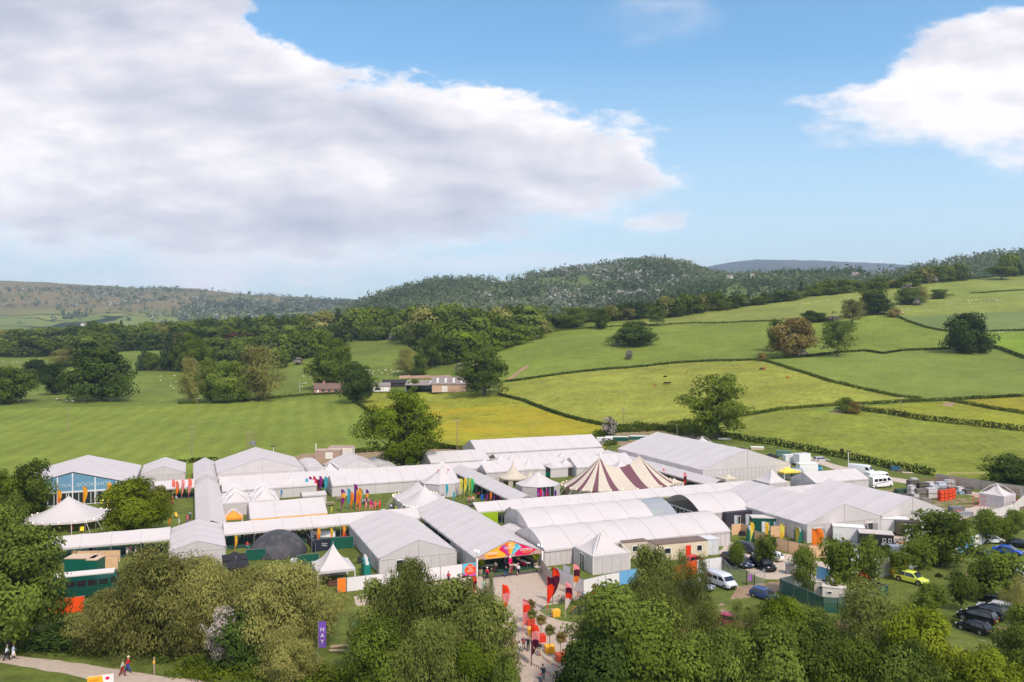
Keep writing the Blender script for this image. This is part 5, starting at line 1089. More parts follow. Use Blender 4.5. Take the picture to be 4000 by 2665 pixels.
# ------------------------------------------------------------------ flags
FC = dict(teal=(64, 178, 196), purple=(110, 50, 140), plum=(150, 40, 130), orange=(250, 130, 40), red=(245, 60, 25), pink=(250, 150, 150), mag=(225, 25, 90), yellow=(245, 195, 60), gold=(250, 170, 50), lilac=(165, 95, 190), maroon=(85, 20, 45),
          white=(225, 215, 205), green=(80, 200, 120), lemon=(228, 214, 90), salmon=(246, 120, 100), violet=(85, 50, 150), olive=(150, 135, 50), blue=(70, 150, 205), mint=(70, 190, 160))
def fm(c): return mat("flag_"+c, lin(FC[c]), .7, trans=.35)
PST = MB(); PST.tube([(0, 0, 0), (0, 0, 1)], [1, .7], 6); PSTME = PST.mesh("pole", STEEL)
def flag(px, py, hpx, colors, label, group="tall feather flags", w=None, name="feather_flag", D=None, rz=None, poleh=1.):
    P = at(px, py) if D is None else Vector(((px-2000)/F*D, D, 0)); h = hpx*P.y/F; w = w or h*.17; e = empty(name, P, R.uniform(-.25, .25) if rz is None else rz, label, "flag", group)
    inst("pole", PSTME, e, (0, 0, 0), 0, (.045, .045, h*poleh), [fm(colors[-1])])
    n, m = (44, 6) if h > 4 else (24, 5); g = MB(); ph = R.uniform(0, 6)
    for i in range(n+1):
        t = i/n; z = h*(.22+.78*t); ww = w*(math.sin(math.pi*clamp(1.02-t)**.62)**.8*.95+.05)*(1. if t < .97 else .4)
        for j in range(m+1): s = j/m; g.v.append((ww*s, .16*w*math.sin(s*4+t*7+ph)*s, z-ww*.25*s*(1-t)))
    nb = len(colors)
    for i in range(n):
        for j in range(m):
            a = i*(m+1)+j; g.f.append((a, a+1, a+m+2, a+m+1)); t = 1-(i+.5)/n+.05*math.sin(j*.55); g.m.append(int(clamp(t*nb, 0, nb-.01)))
    g.build("banner", [fm(c) for c in colors], e, smooth=True); return e
for px, py, h, cs, l_ in [
 (1847, 2345, 96, ['red', 'maroon', 'red'], "red feather flag with a dark disc at the left edge of the forecourt"),
 (1963, 2425, 142, ['red', 'pink', 'red'], "tall red flag with a pink lower half standing at the left of the forecourt"),
 (2043, 2478, 140, ['pink', 'red', 'pink', 'pink'], "tall pink flag with a red disc in mid forecourt"),
 (2076, 2602, 165, ['red', 'pink', 'maroon', 'maroon'], "tall flag banded red, pink and maroon beside the bunting and walkers"),
 (2138, 2390, 140, ['maroon', 'red', 'red'], "flag with maroon top and red bottom left of the maroon and orange flag"),
 (2158, 2360, 145, ['red', 'maroon', 'maroon'], "flag with orange red tip and wide maroon body by the white fence"),
 (2208, 2415, 140, ['pink', 'maroon', 'red', 'white', 'white'], "flag banded pink, maroon, red and white by the bicycles"),
 (2240, 2330, 128, ['pink', 'maroon', 'orange', 'white'], "banded flag behind the white fence corner"),
 (2316, 2410, 130, ['pink', 'red', 'pink', 'salmon'], "pink flag with a red disc beside the big maple"),
 (1333, 2002, 92, ['purple', 'gold', 'plum', 'plum'], "purple and yellow flag at the left of the flag lawn"), (1358, 1992, 85, ['teal'], "turquoise flag left of the tallest purple flag"),
 (1384, 1988, 98, ['plum', 'violet', 'violet', 'violet'], "tallest purple flag in the middle of the flag lawn"), (1370, 1995, 74, ['orange'], "orange flag just left of the tallest purple flag"), (1392, 1996, 84, ['gold', 'orange', 'orange'], "yellow topped orange flag right of the tallest purple flag"),
 (1402, 1985, 80, ['gold', 'orange'], "rear orange flag of the flag lawn"), (1408, 1975, 68, ['teal'], "turquoise flag at the right of the orange ones"), (1430, 1975, 64, ['violet', 'gold', 'plum'], "small purple and yellow flag by the picnic table"),
 (1404, 2003, 42, ['salmon'], "short salmon flag at the lawn's front edge"), (1427, 2002, 44, ['pink'], "short pale pink flag at the lawn's front edge"), (1444, 2002, 48, ['mag', 'pink'], "short magenta flag at the lawn's front edge"), (1453, 2001, 42, ['plum', 'pink'], "short mauve pink flag beside the magenta one"), (1464, 2000, 44, ['salmon'], "short peach flag right of the magenta ones"), (1480, 1999, 48, ['salmon', 'red'], "short coral flag at the right of the lawn's front edge"),
 (1194, 1934, 66, ['teal'], "turquoise flag left of the dark walkway opening"), (1208, 1930, 70, ['plum'], "purple flag in the dark walkway opening"), (1224, 1930, 72, ['mag'], "crimson flag in the dark walkway opening"), (1230, 1934, 66, ['mag', 'salmon'], "second crimson flag, touching the first"), (1248, 1928, 70, ['plum'], "plum flag at the right of the dark walkway opening"), (1268, 1934, 74, ['teal'], "narrow turquoise flag beside the nine bay tent's end"),
 (1742, 1950, 60, ['teal'], "turquoise flag before the octagonal tent with pennants"), (1770, 1965, 45, ['teal'], "shorter turquoise flag right of the octagonal tent's first"), (1797, 1944, 76, ['lemon'], "pale yellow flag with a dark spot at the octagonal tent's right"), (1813, 1944, 78, ['yellow', 'lemon'], "broad yellow flag of the yellow and green cluster"), (1826, 1936, 72, ['mint'], "sea green flag behind the broad yellow one"), (1832, 1940, 74, ['lemon'], "narrow lemon flag in the yellow and green cluster"), (1841, 1942, 74, ['green'], "bright green flag at the right of the yellow cluster"),
 (1898, 1970, 40, ['plum'], "plum flag at the left of the walkway lawn row"), (1914, 1968, 48, ['orange'], "orange flag in the walkway lawn row"), (1926, 1966, 30, ['lilac'], "lilac flag in the walkway lawn row"), (1932, 1966, 46, ['plum'], "deep purple flag in the walkway lawn row"), (1941, 1965, 42, ['lilac', 'purple'], "violet flag in the walkway lawn row"), (1950, 1964, 40, ['mag'], "magenta flag at the right of the walkway lawn row"),
 (2098, 1962, 58, ['plum', 'lilac'], "plum flag at the left of the glass doored octagon"), (2108, 1962, 52, ['mag'], "crimson flag before the glass doored octagon"), (2119, 1962, 46, ['lilac'], "mauve flag before the glass doored octagon"), (2134, 1962, 54, ['plum', 'mag'], "purple and crimson flag before the glass doored octagon"), (2166, 1962, 48, ['violet', 'plum'], "violet flag at the right of the glass doored octagon"),
 (2590, 1880, 50, ['red', 'orange'], "orange red flag at the big top's right end"), (2671, 1912, 68, ['pink', 'maroon', 'red'], "pink and red flag by the big top's porch gazebo"),
 (225, 2000, 88, ['gold', 'orange'], "yellow flag at the left of the bookshop front"), (325, 1990, 92, ['gold'], "amber flag in the middle of the bookshop front"), (420, 1990, 106, ['gold', 'yellow'], "tall yellow flag at the right of the bookshop front"),
 (673, 1948, 76, ['salmon'], "thin pink flag nearest the small green tree"), (688, 1952, 74, ['salmon', 'orange'], "salmon flag on the bookshop lawn"), (710, 1950, 78, ['pink'], "narrow pale pink flag on the bookshop lawn"), (736, 1950, 82, ['salmon', 'pink'], "broad coral pink flag on the bookshop lawn"),
 (660, 2060, 46, ['gold', 'orange'], "amber flag on the lawn behind the front walkway"), (697, 2058, 36, ['white'], "white pink flag on the lawn behind the front walkway"), (729, 2056, 46, ['salmon', 'lilac'], "orange and lilac flag on the lawn behind the front walkway"),
 (918, 2155, 65, ['yellow', 'gold'], "yellow flag beside the black gazebos"), (1240, 2135, 72, ['gold', 'orange'], "amber flag behind the dark screen, nearest the dome"), (1292, 2122, 58, ['yellow', 'gold'], "yellow flag behind the pagoda's peak"), (1340, 2113, 62, ['gold', 'orange'], "orange flag beside the big tent's corner"),
 (966, 2040, 34, ['lemon'], "yellow flag at the left corner of the yellow trimmed tent"), (1293, 2012, 34, ['lemon'], "yellow flag at the right corner of the yellow trimmed tent"), (1082, 2032, 38, ['salmon'], "thin coral flag before the yellow trimmed tent"),
 (1050, 1946, 32, ['blue'], "blue flag left of the orange one behind the yellow trimmed tent"), (1076, 1946, 34, ['orange'], "orange flag behind the yellow trimmed tent"), (1098, 1946, 34, ['blue'], "blue flag right of the orange one behind the yellow trimmed tent"),
 (2932, 2128, 90, ['yellow', 'lemon'], "yellow flag beside the green portable toilet"), (2990, 2120, 80, ['yellow'], "narrow yellow flag before the green container"), (3048, 2140, 98, ['lemon', 'yellow'], "pale yellow flag on the bamboo fence"), (3108, 2150, 94, ['olive'], "olive yellow flag by the second portable toilet"),
 (3172, 2172, 108, ['orange'], "left of the two big orange flags by the bamboo fence"), (3192, 2168, 106, ['orange'], "right of the two big orange flags by the bamboo fence"),
 (1840, 1990, 1, ['teal'], None)]:
    if l_: flag(px, py, h, cs, l_, w=(h*at(px, py).y/F)*(.24 if 'big orange' in l_ else .20 if h > 125 else .17))
for px, h, c in ((2707, 52, 'gold'), (2740, 62, 'gold'), (2758, 56, 'gold')): flag(px, 0, h, [c], "amber flag in the courtyard between the curved roof tents, %s" % {2707: "the left one", 2740: "the middle one", 2758: "the right one"}[px], D=136., w=.8)
for px, h, c in ((2473, 40, 'plum'), (2494, 42, 'orange'), (2507, 40, 'plum')): flag(px, 0, h+18, [c], "%s flag peeping over the middle walkway below the big top, %s" % ({'plum': 'purple', 'orange': 'orange'}[c], {2473: "the left one", 2494: "between two purple ones", 2507: "the right one"}[px]), D=161., w=.5)
# rectangular banners on poles
def banner(px, py, hpx, c, s, label, fw=.85, fh=3.0, D=None):
    P = at(px, py); h = hpx*P.y/F; e = empty("banner_flag", P, .1, label, "banner"); inst("pole", PSTME, e, (0, 0, 0), 0, (.05, .05, h), [STEEL])
    g = MB(); n = 8
    for i in range(n+1): z = h-.1-fh*i/n; g.v += [(.06, 0, z), (.06+fw, .05*math.sin(i), z)]
    for i in range(n): g.f.append((2*i, 2*i+1, 2*i+3, 2*i+2)); g.m.append(0)
    b = g.build("banner", [col(c, .7)], e)
    for i, ch in enumerate(s): text("lettering", ch, .62, WHT, b, (.06+fw/2, -.08, h-1.0-i*.66), (rad(90), 0, 0))
    k = MB(); k.bar((-.4, -.3, .1), (.4, .3, .1), .12); k.bar((-.4, .3, .12), (.4, -.3, .12), .12); k.box((0, 0, .2), (.4, .4, .3)); k.build("foot", RUBBER, e); return e
banner(1243, 2612, 188, (122, 82, 182), "HAY", "purple banner lettered in white on a tall pole by the path", fw=.78, fh=2.9)
banner(1380, 2545, 120, (40, 150, 120), "", "green banner half hidden at the left of the grey green trees", fw=.5, fh=2.2)
# dark blue sign with letters going down
p = at(2905, 1878); e = empty("sign_banner", p, .05, "dark blue upright banner lettered in white by the creased gable", "banner"); g = MB(); g.box((0, 0, 1.9), (.62, .06, 3.2)); g.build("banner", col((34, 48, 84), .6), e)
for i, ch in enumerate("CASK"): text("lettering", ch, .62, WHT, e, (0, -.06, 3.1-i*.72), (rad(90), 0, 0))
p = at(942, 1982); e = empty("sign_board", p, 0, "red square sign with white letters beside the yellow trimmed tent", "sign"); g = MB(); g.box((0, 0, 1.3), (1.3, .08, 1.4)); g.build("panel", col((225, 50, 35), .5), e); text("lettering", "HW", .8, WHT, e, (0, -.06, 1.3), (rad(90), 0, 0))
p = at(393, 2745); e = empty("sign_board", p, .35, "yellow and white board sign at the bottom left beside the path", "sign"); g = MB(); g.box((0, 0, 2.05), (2.35, .08, 1.35)); g.build("panel", col((238, 228, 225), .5), e)
g = MB(); g.add([(-1.17, -.06, 1.38), (.05, -.06, 1.38), (.25, -.06, 2.0), (.15, -.06, 2.72), (-1.17, -.06, 2.72)], [(0, 1, 2, 3, 4)]); g.build("printed_area", YEL, e); g = MB(); g.ell((.62, -.07, 2.4), (.2, .01, .16)); g.build("emblem", MAG, e)
for x in (-1., 1.): g = MB(); g.box((x, .06, .7), (.08, .08, 1.4)); g.build("leg", WOOD, e)
for i, s in enumerate(("CROESO", "HAY", "FESTIVAL")): text("lettering", s, .24, col((215, 140, 40), .5), e, (-.55, -.09, 2.35-i*.3), (rad(90), 0, 0))
# ------------------------------------------------------------------ people
SKIN = [col((214, 160, 130), .6), col((190, 135, 105), .6), col((120, 80, 60), .6)]
HAIR = [col(c, .8) for c in ((60, 45, 35), (35, 28, 25), (190, 185, 180), (140, 100, 60), (200, 170, 110))]
def body_proto(pose, seed, skirt=False, hat=False, bag=False):
    """one continuous body grown by a skin modifier on a posed skeleton; clothes follow the same joints"""
    sit = pose == 'sit'; a = {'walk': .32, 'stand': .06, 'sit': 0}[pose]; hz0 = .92 if not sit else .46
    J = {'pel': (0, 0, hz0), 'waist': (0, .01, hz0+.18), 'chest': (0, .0, hz0+.38), 'neck': (0, -.01, hz0+.54), 'chin': (0, -.03, hz0+.62), 'head': (0, -.02, hz0+.74)}
    lean = .05 if pose == 'walk' else 0
    for k in ('waist', 'chest', 'neck', 'chin', 'head'): x, y, z = J[k]; J[k] = (x, y-(z-hz0)*lean*1.2, z)
    for s, n in ((-1, 'l'), (1, 'r')):
        f = -s*a; J['sh'+n] = (s*.19, J['chest'][1], hz0+.47); J['el'+n] = (s*.25, J['chest'][1]+f*.35+.02, hz0+.21); J['ha'+n] = (s*.25, J['chest'][1]+f*.75-.08, hz0-.02)
        if seed % 3 == 1 and s == 1: J['el'+n] = (s*.26, -.08, hz0+.26); J['ha'+n] = (s*.14, -.30, hz0+.36)
        if sit: J['hi'+n] = (s*.10, 0, hz0-.03); J['kn'+n] = (s*.13, -.42, hz0+.0); J['an'+n] = (s*.13, -.46, .08); J['to'+n] = (s*.14, -.62, .04); J['ha'+n] = (s*.14, -.28, hz0+.12)
        else: J['hi'+n] = (s*.10, 0, hz0-.05); J['kn'+n] = (s*.11, -f*.55-.02, .48); J['an'+n] = (s*.11, -f*1.0+.02, .09+(.06 if f > .2 and 0 else 0)); J['to'+n] = (s*.12, -f*1.0-.14, .04)
    R_ = dict(pel=.13, waist=.115, chest=.135, neck=.055, chin=.07, head=.085, sh=.06, el=.042, ha=.035, hi=.085, kn=.058, an=.04, to=.035)
    E_ = [('pel', 'waist'), ('waist', 'chest'), ('chest', 'neck'), ('neck', 'chin'), ('chin', 'head')]+[e_ for n in 'lr' for e_ in (('chest', 'sh'+n), ('sh'+n, 'el'+n), ('el'+n, 'ha'+n), ('pel', 'hi'+n), ('hi'+n, 'kn'+n), ('kn'+n, 'an'+n), ('an'+n, 'to'+n))]
    ks = list(J); me = bpy.data.meshes.new("b"); me.from_pydata([J[k] for k in ks], [(ks.index(p_), ks.index(q_)) for p_, q_ in E_], []); o = bpy.data.objects.new("b", me); C.objects.link(o)
    bpy.context.view_layer.objects.active = o; mo = o.modifiers.new("s", 'SKIN'); sk = me.skin_vertices[0].data if me.skin_vertices else None
    if sk is None:
        with bpy.context.temp_override(active_object=o, object=o): bpy.ops.mesh.customdata_skin_add()
        sk = me.skin_vertices[0].data
    for i, k in enumerate(ks): r = R_.get(k, R_.get(k[:2], .05)); sk[i].radius = (r, r*(.8 if k in ('pel', 'waist', 'chest') else 1)); sk[i].use_root = k == 'pel'
    su = o.modifiers.new("u", 'SUBSURF'); su.levels = 1; su.render_levels = 1
    dg = bpy.context.evaluated_depsgraph_get(); bm_ = bpy.data.meshes.new_from_object(o.evaluated_get(dg)); bpy.data.objects.remove(o)
    bm_.name = "person_body"; bm_.materials.clear(); bm_.materials.append(SKIN[0]); bm_.polygons.foreach_set("use_smooth", [True]*len(bm_.polygons))
    g = lambda *ks_: [J[k] for k in ks_]; top = MB(); top.tube([J['pel'], J['waist'], J['chest'], (J['neck'][0], J['neck'][1], J['neck'][2]-.01)], [(.165, .135), (.155, .125), (.20, .14), (.085, .075)], 10)
    for n in 'lr': top.tube([(J['sh'+n][0]*.7, J['sh'+n][1], J['sh'+n][2]), J['sh'+n], J['el'+n], tuple(Vector(J['el'+n]).lerp(Vector(J['ha'+n]), .75))], [.08, .075, .058, .048], 7)
    tm = top.mesh("top", RUBBER, True); lo_ = MB()
    if skirt and not sit: lo_.tube([(0, 0, hz0+.1), (0, 0, hz0-.1), (0, -.01, .42)], [(.15, .13), (.19, .16), (.27, .22)], 12)
    else:
        lo_.tube([(0, 0, hz0+.12), (0, 0, hz0-.06)], [(.16, .135), (.17, .14)], 10)
        for n in 'lr': lo_.tube(g('hi'+n, 'kn'+n, 'an'+n), [.105, .078, .06], 7)
    lm_ = lo_.mesh("skirt" if skirt else "trousers", RUBBER, True); hm = MB(); x, y, z = J['head']; hm.ell((x, y+.025, z+.045), (.105, .115, .10), 0, 10, 6)
    if skirt: hm.ell((x, y+.09, z-.08), (.09, .05, .16), 0, 8, 5)
    hr = hm.mesh("hair", RUBBER, True); ht = None
    if hat: h_ = MB(); h_.tube([(x, y, z+.07), (x, y, z+.085)], [.19, .19], 12); h_.tube([(x, y, z+.07), (x, y, z+.19)], [.11, .09], 10); ht = h_.mesh("hat", RUBBER, True)
    bg_ = None
    if bag: b_ = MB(); b_.box((0, .2, hz0+.3), (.28, .16, .4)); bg_ = b_.mesh("backpack", RUBBER)
    sh = MB()
    for n in 'lr': a_, t_ = Vector(J['an'+n]), Vector(J['to'+n]); sh.tube([a_+Vector((0, .05, -.03)), a_.lerp(t_, .5)+Vector((0, 0, -.02)), t_], [.05, .052, .04], 7)
    return bm_, tm, lm_, hr, ht, bg_, sh.mesh("shoes", RUBBER)
BP = {}
def person(P, rz, pose='stand', top=(80, 80, 90), low_=(50, 55, 75), hair=0, skin=0, skirt=False, hat=None, bag=None, label=None, group="festival visitors", s=1., dress=False):
    k = (pose, int(abs(P[0]*7)) % 3, skirt, bool(hat), bool(bag))
    if k not in BP: BP[k] = body_proto(pose, k[1], skirt, bool(hat), bool(bag))
    b, t, l_, h_, ht, bg_, sh = BP[k]; e = empty("person", P, rz, label, "person", group, s)
    inst("body", b, e, mats=[SKIN[skin]]); inst("top", t, e, mats=[col(top, .8)]); inst("skirt" if skirt else "trousers", l_, e, mats=[col(low_, .8)]); inst("shoes", sh, e, mats=[col((40, 35, 35), .7)])
    inst("hair", h_, e, mats=[HAIR[hair]])
    if ht: inst("hat", ht, e, mats=[col(hat, .8)])
    if bg_: inst("backpack", bg_, e, mats=[col(bag, .8)])
    return e
W_, K_, B_ = (232, 228, 228), (30, 30, 36), (60, 80, 120)
AWAY, TOW = math.pi, 0.
for px, py, rz, pose, top, lw, kw, l_ in [
 (26, 2580, 2.2, 'walk', (215, 215, 225), K_, dict(hair=2), "man in a pale shirt and black trousers on the left path"),
 (52, 2574, 2.2, 'walk', (200, 205, 225), W_, dict(skirt=True, hair=3), "woman in a white skirt walking beside the man in pale shirt"),
 (478, 2640, 1.9, 'walk', (190, 180, 165), (150, 40, 35), dict(hat=(110, 115, 90)), "walker in a beige jacket and green hat carrying a white bag"),
 (499, 2628, 1.9, 'walk', (205, 30, 45), (50, 70, 150), dict(hat=(225, 205, 170)), "walker in red top and straw hat on the left path"),
 (2028, 2565, .3, 'walk', W_, (190, 190, 200), dict(hair=1), "man in white T shirt and pale shorts below the pink flag"),
 (2045, 2540, AWAY, 'walk', (90, 120, 160), (150, 140, 120), dict(hair=2, bag=(170, 60, 60)), "walker in blue top behind the man in white"),
 (2063, 2543, AWAY, 'stand', (32, 34, 44), K_, dict(hair=2), "person dressed all in black behind the banded flag"),
 (2105, 2562, AWAY, 'stand', (40, 42, 50), (165, 150, 135), dict(hair=1), "person in dark jacket right of the banded flag"),
 (2121, 2660, AWAY, 'walk', (55, 65, 85), (110, 115, 120), dict(hair=1, bag=(50, 60, 80)), "woman with dark hair and backpack near the lowest bunting"),
 (2109, 2678, AWAY, 'walk', (60, 80, 110), (60, 70, 100), dict(hat=(220, 50, 45), s=.68), "small child in a red cap beside the woman with backpack"),
 (1903, 2262, 0., 'walk', (190, 30, 50), (25, 25, 32), dict(hat=(240, 225, 215)), "woman in red top and black dungarees with pale hat before the entrance"),
 (1920, 2260, 0.1, 'stand', (25, 32, 30), (130, 115, 90), dict(hair=0), "man in dark T shirt beside the woman in black dungarees"),
 (1936, 2236, AWAY, 'walk', (110, 120, 105), (95, 35, 50), dict(hair=0), "person in grey green top and maroon trousers entering the tent"),
 (1977, 2253, AWAY, 'walk', (20, 35, 38), (45, 85, 140), dict(bag=(25, 45, 45), hair=0), "man in blue jeans with dark backpack at the entrance"),
 (1997, 2245, AWAY, 'stand', (110, 70, 70), (170, 30, 50), dict(hair=0), "person in red trousers beside the centre post"),
 (2024, 2247, AWAY, 'walk', (215, 205, 215), (25, 30, 50), dict(hat=(245, 150, 175), skirt=True), "woman in pink hat and short dark skirt at the entrance"),
 (2024, 2212, AWAY, 'stand', (205, 170, 130), (50, 30, 35), dict(hair=3), "person in beige jacket between the white tables"), (2032, 2196, 0., 'stand', (200, 185, 215), (60, 60, 90), dict(hair=0), "person in lilac shirt behind the right white table"),
 (1966, 2204, 0., 'stand', K_, K_, dict(hair=0), "tall person in black deep inside the entrance"), (1980, 2216, AWAY, 'stand', (50, 70, 110), B_, dict(hair=0), "person in blue jacket left of the centre post"), (1973, 2225, AWAY, 'stand', (90, 95, 110), K_, dict(hair=4), "fair haired person in grey left of the blue jacket"),
 (1924, 2196, 0., 'stand', (120, 130, 150), B_, dict(hair=0), "person in grey at the far left inside the entrance"),
 (1752, 2278, .4, 'stand', (170, 40, 60), (28, 25, 40), dict(hair=0, skirt=True), "woman in dark skirt and bare arms before the white hoarding"), (1889, 2310, 1.2, 'walk', (160, 200, 180), (165, 205, 185), dict(skirt=True, hair=0), "woman in a long mint green dress on the forecourt"),
 (1402, 2300, 1., 'stand', (40, 60, 100), (45, 60, 110), dict(hair=0), "person in dark blue at the white hoarding's left"),
 (355, 2172, .5, 'stand', K_, K_, dict(hair=0), "person in black under the left walkway's second bay"), (372, 2170, 2.4, 'stand', (220, 150, 190), (60, 55, 60), dict(hair=0), "person in pink beside the walkway post"), (380, 2192, AWAY, 'sit', (215, 70, 40), (190, 60, 40), dict(hair=0), "seated person in orange by the beige fence"),
 (426, 2192, 0, 'sit', (236, 230, 230), (220, 215, 215), dict(hat=(225, 200, 165)), "seated person in white with straw hat by the beige fence"), (452, 2190, 0, 'sit', (215, 210, 230), (120, 120, 140), dict(hat=(205, 150, 110)), "seated person in pale blue beside the one in white"),
 (497, 2172, 0, 'stand', (230, 215, 205), (225, 205, 195), dict(hair=3, skirt=True), "woman in pale dress at the walkway post"), (509, 2168, .3, 'stand', (225, 130, 140), (215, 190, 190), dict(hair=0, skirt=True), "woman in pink at the walkway post"), (529, 2168, 2., 'walk', (238, 235, 235), (230, 225, 225), dict(hair=0), "person all in white under the left walkway"),
 (552, 2152, 0, 'stand', (70, 80, 110), B_, dict(hair=0), "person in blue further back on the left lawn"), (590, 2162, 1., 'walk', (32, 30, 36), K_, dict(hair=0), "person in black near the right end of the left walkway"),
 (890, 1986, AWAY, 'stand', (220, 250, 90), (130, 125, 120), dict(hair=1), "steward in a yellow high visibility vest by the orange gazebo"),
 (742, 2030, 0, 'stand', (130, 150, 175), (50, 60, 100), dict(hair=0), "person in pale blue by the narrow walkway"), (688, 1955, 2., 'sit', (225, 225, 232), (160, 150, 160), dict(hair=0), "person in white lounging on the bookshop lawn"), (672, 1972, 1., 'sit', (235, 90, 70), (60, 50, 55), dict(hair=0), "person in red deckchair on the bookshop lawn"),
 (280, 2078, 0, 'sit', (240, 90, 40), (60, 60, 80), dict(hair=0), "person in orange sitting under the white single peaked marquee"),
 (1527, 1998, AWAY, 'stand', (200, 190, 225), B_, dict(hair=0), "person in lilac at the corner of the pole marquee"), (1548, 1996, AWAY, 'sit', (215, 235, 90), (210, 225, 90), dict(hair=0), "steward in yellow sitting by the pole marquee"),
 (1834, 1960, 0, 'sit', (200, 60, 50), (60, 90, 160), dict(hair=0), "person in red and blue at the lawn by the octagonal tent"), (1848, 1958, 0, 'sit', (235, 180, 150), (90, 60, 50), dict(hair=0), "person in peach reclining on the lawn by the octagonal tent"),
 (1236, 1912, 0, 'stand', (240, 240, 245), (60, 60, 80), dict(hair=0), "person in white in the dark walkway opening"), (1240, 1925, AWAY, 'stand', (70, 60, 50), (140, 60, 50), dict(hair=0), "person in brown on the grass before the walkway opening"), (1252, 1925, AWAY, 'stand', (120, 150, 180), (50, 60, 80), dict(hair=0), "person in blue on the grass before the walkway opening"),
 (2660, 1902, 0, 'stand', (230, 235, 60), (230, 180, 60), dict(hair=1), "steward in yellow by the pink and red flag"), (2687, 1900, 0, 'stand', (240, 200, 60), (60, 60, 70), dict(hair=1), "steward in orange yellow right of the pink and red flag"),
 (1231, 2118, AWAY, 'walk', (25, 25, 30), K_, dict(hair=0), "person in black passing the long white counter"), (966, 2142, .5, 'sit', (190, 30, 40), (40, 150, 160), dict(hair=0), "person in red sitting by the dome's left side"), (3592, 2110, 0, 'stand', (150, 140, 170), (90, 110, 160), dict(hair=0), "person beside the black shed and trailer"),
 (1420, 1968, 0, 'sit', (225, 225, 235), (90, 100, 120), dict(hair=0), "left person at the picnic table on the flag lawn"), (1434, 1962, AWAY, 'sit', (200, 205, 225), (60, 60, 80), dict(hair=0), "middle person at the picnic table on the flag lawn"), (1450, 1966, 0, 'sit', (60, 60, 90), (40, 40, 50), dict(hair=0), "right person at the picnic table on the flag lawn")]:
    p = at(px, py); person(p, rz, pose, top, lw, label=l_, **kw)
CL = [(45, 45, 55), (30, 34, 44), (200, 200, 210), (90, 95, 70), (130, 60, 60), (70, 90, 120), (160, 150, 140), (35, 60, 55), (190, 120, 70), (110, 80, 110)]
rr = random.Random(5)
for i in range(34):
    px = 945+i*9.0+rr.uniform(-4, 4); py = rr.choice([2098, 2106, 2114, 2122])-(px-945)*.07+rr.uniform(-3, 3)
    if 1040 < px < 1150: py -= 16
    if px > 1255: continue
    person(at(px, py), rr.uniform(0, 6.28), rr.choice(['stand', 'walk']), rr.choice(CL), rr.choice([(40, 45, 60), (60, 60, 70), (30, 30, 35), (90, 85, 75)]), hair=rr.randrange(5), label="person in the dense crowd under the walkway behind the black dome", group="crowd under the walkway behind the dome")
for i in range(9):
    px = 1864+rr.uniform(0, 52); person(at(px, 1912+(px-1864)*.5+rr.uniform(-2, 4)), rr.uniform(0, 6.28), 'stand', rr.choice(CL), K_, hair=rr.randrange(3), label="person queueing inside the diagonal walkway behind the green flags", group="queue inside the diagonal walkway")
for i in range(8):
    px = 232+rr.uniform(0, 80); person(at(px, 1966+rr.uniform(-3, 4)), rr.uniform(0, 6.28), 'stand', rr.choice(CL), K_, hair=rr.randrange(3), label="person standing at the left doors of the bookshop tent", group="people at the bookshop doors")
for i in range(8):
    px = 645+rr.uniform(0, 105); person(at(px, 1932+rr.uniform(-3, 5)), rr.uniform(0, 6.28), 'walk', rr.choice(CL), K_, hair=rr.randrange(3), label="person under the walkway beyond the bookshop lawn", group="people under the walkway beyond the bookshop lawn")
for i in range(6):
    px = 1195+rr.uniform(0, 75); person(at(px, 1905+rr.uniform(-4, 3)), rr.uniform(0, 6.28), 'walk', rr.choice(CL), K_, hair=rr.randrange(3), label="person in the shade of the walkway behind the crimson flags", group="people behind the crimson flags")
for i in range(7):
    px = 2700+rr.uniform(0, 60); person(at(px, 1898+(px-2700)*.12+rr.uniform(-3, 3)), rr.uniform(0, 6.28), 'stand', rr.choice(CL), K_, hair=rr.randrange(3), label="person in the walkway right of the big top", group="people right of the big top")

# ------------------------------------------------------------------ vehicles
GL = mat("car_glass", (.015, .02, .025), .05, spec=.9); TYRE = RUBBER; RIM = mat("alloy", (.45, .45, .47), .3, metal=.8); LAMPW = mat("headlamp", (.7, .7, .72), .1); LAMPR = mat("tail_lamp", (.45, .02, .02), .25)
def paint(c): return mat("carpaint_%d_%d_%d" % c, lin(c), .22, spec=.6, metal=.0)
def loft(mb, secs, m=0):
    base = len(mb.v); k = len(secs[0])
    for s in secs: mb.v += s
    for i in range(len(secs)-1):
        for j in range(k-1): a = base+i*k+j; mb.f.append((a, a+k, a+k+1, a+1)); mb.m.append(m)
    mb.f.append(tuple(base+j for j in range(k))); mb.m.append(m); mb.f.append(tuple(base+(len(secs)-1)*k+j for j in range(k))[::-1]); mb.m.append(m)
def wheels(e, L, W_w, r, xs):
    w = MB(); w.tube([(0, -.11, 0), (0, .11, 0)], [r, r], 16); tm = w.mesh("tyre", TYRE); q = MB(); q.tube([(0, -.12, 0), (0, .12, 0)], [r*.62, r*.62], 12); rm = q.mesh("rim", RIM)
    for x in xs:
        for s in (-1, 1):
            t = inst("wheel", tm, e, (x, s*(W_w/2-.10), r)); inst("rim", rm, t)
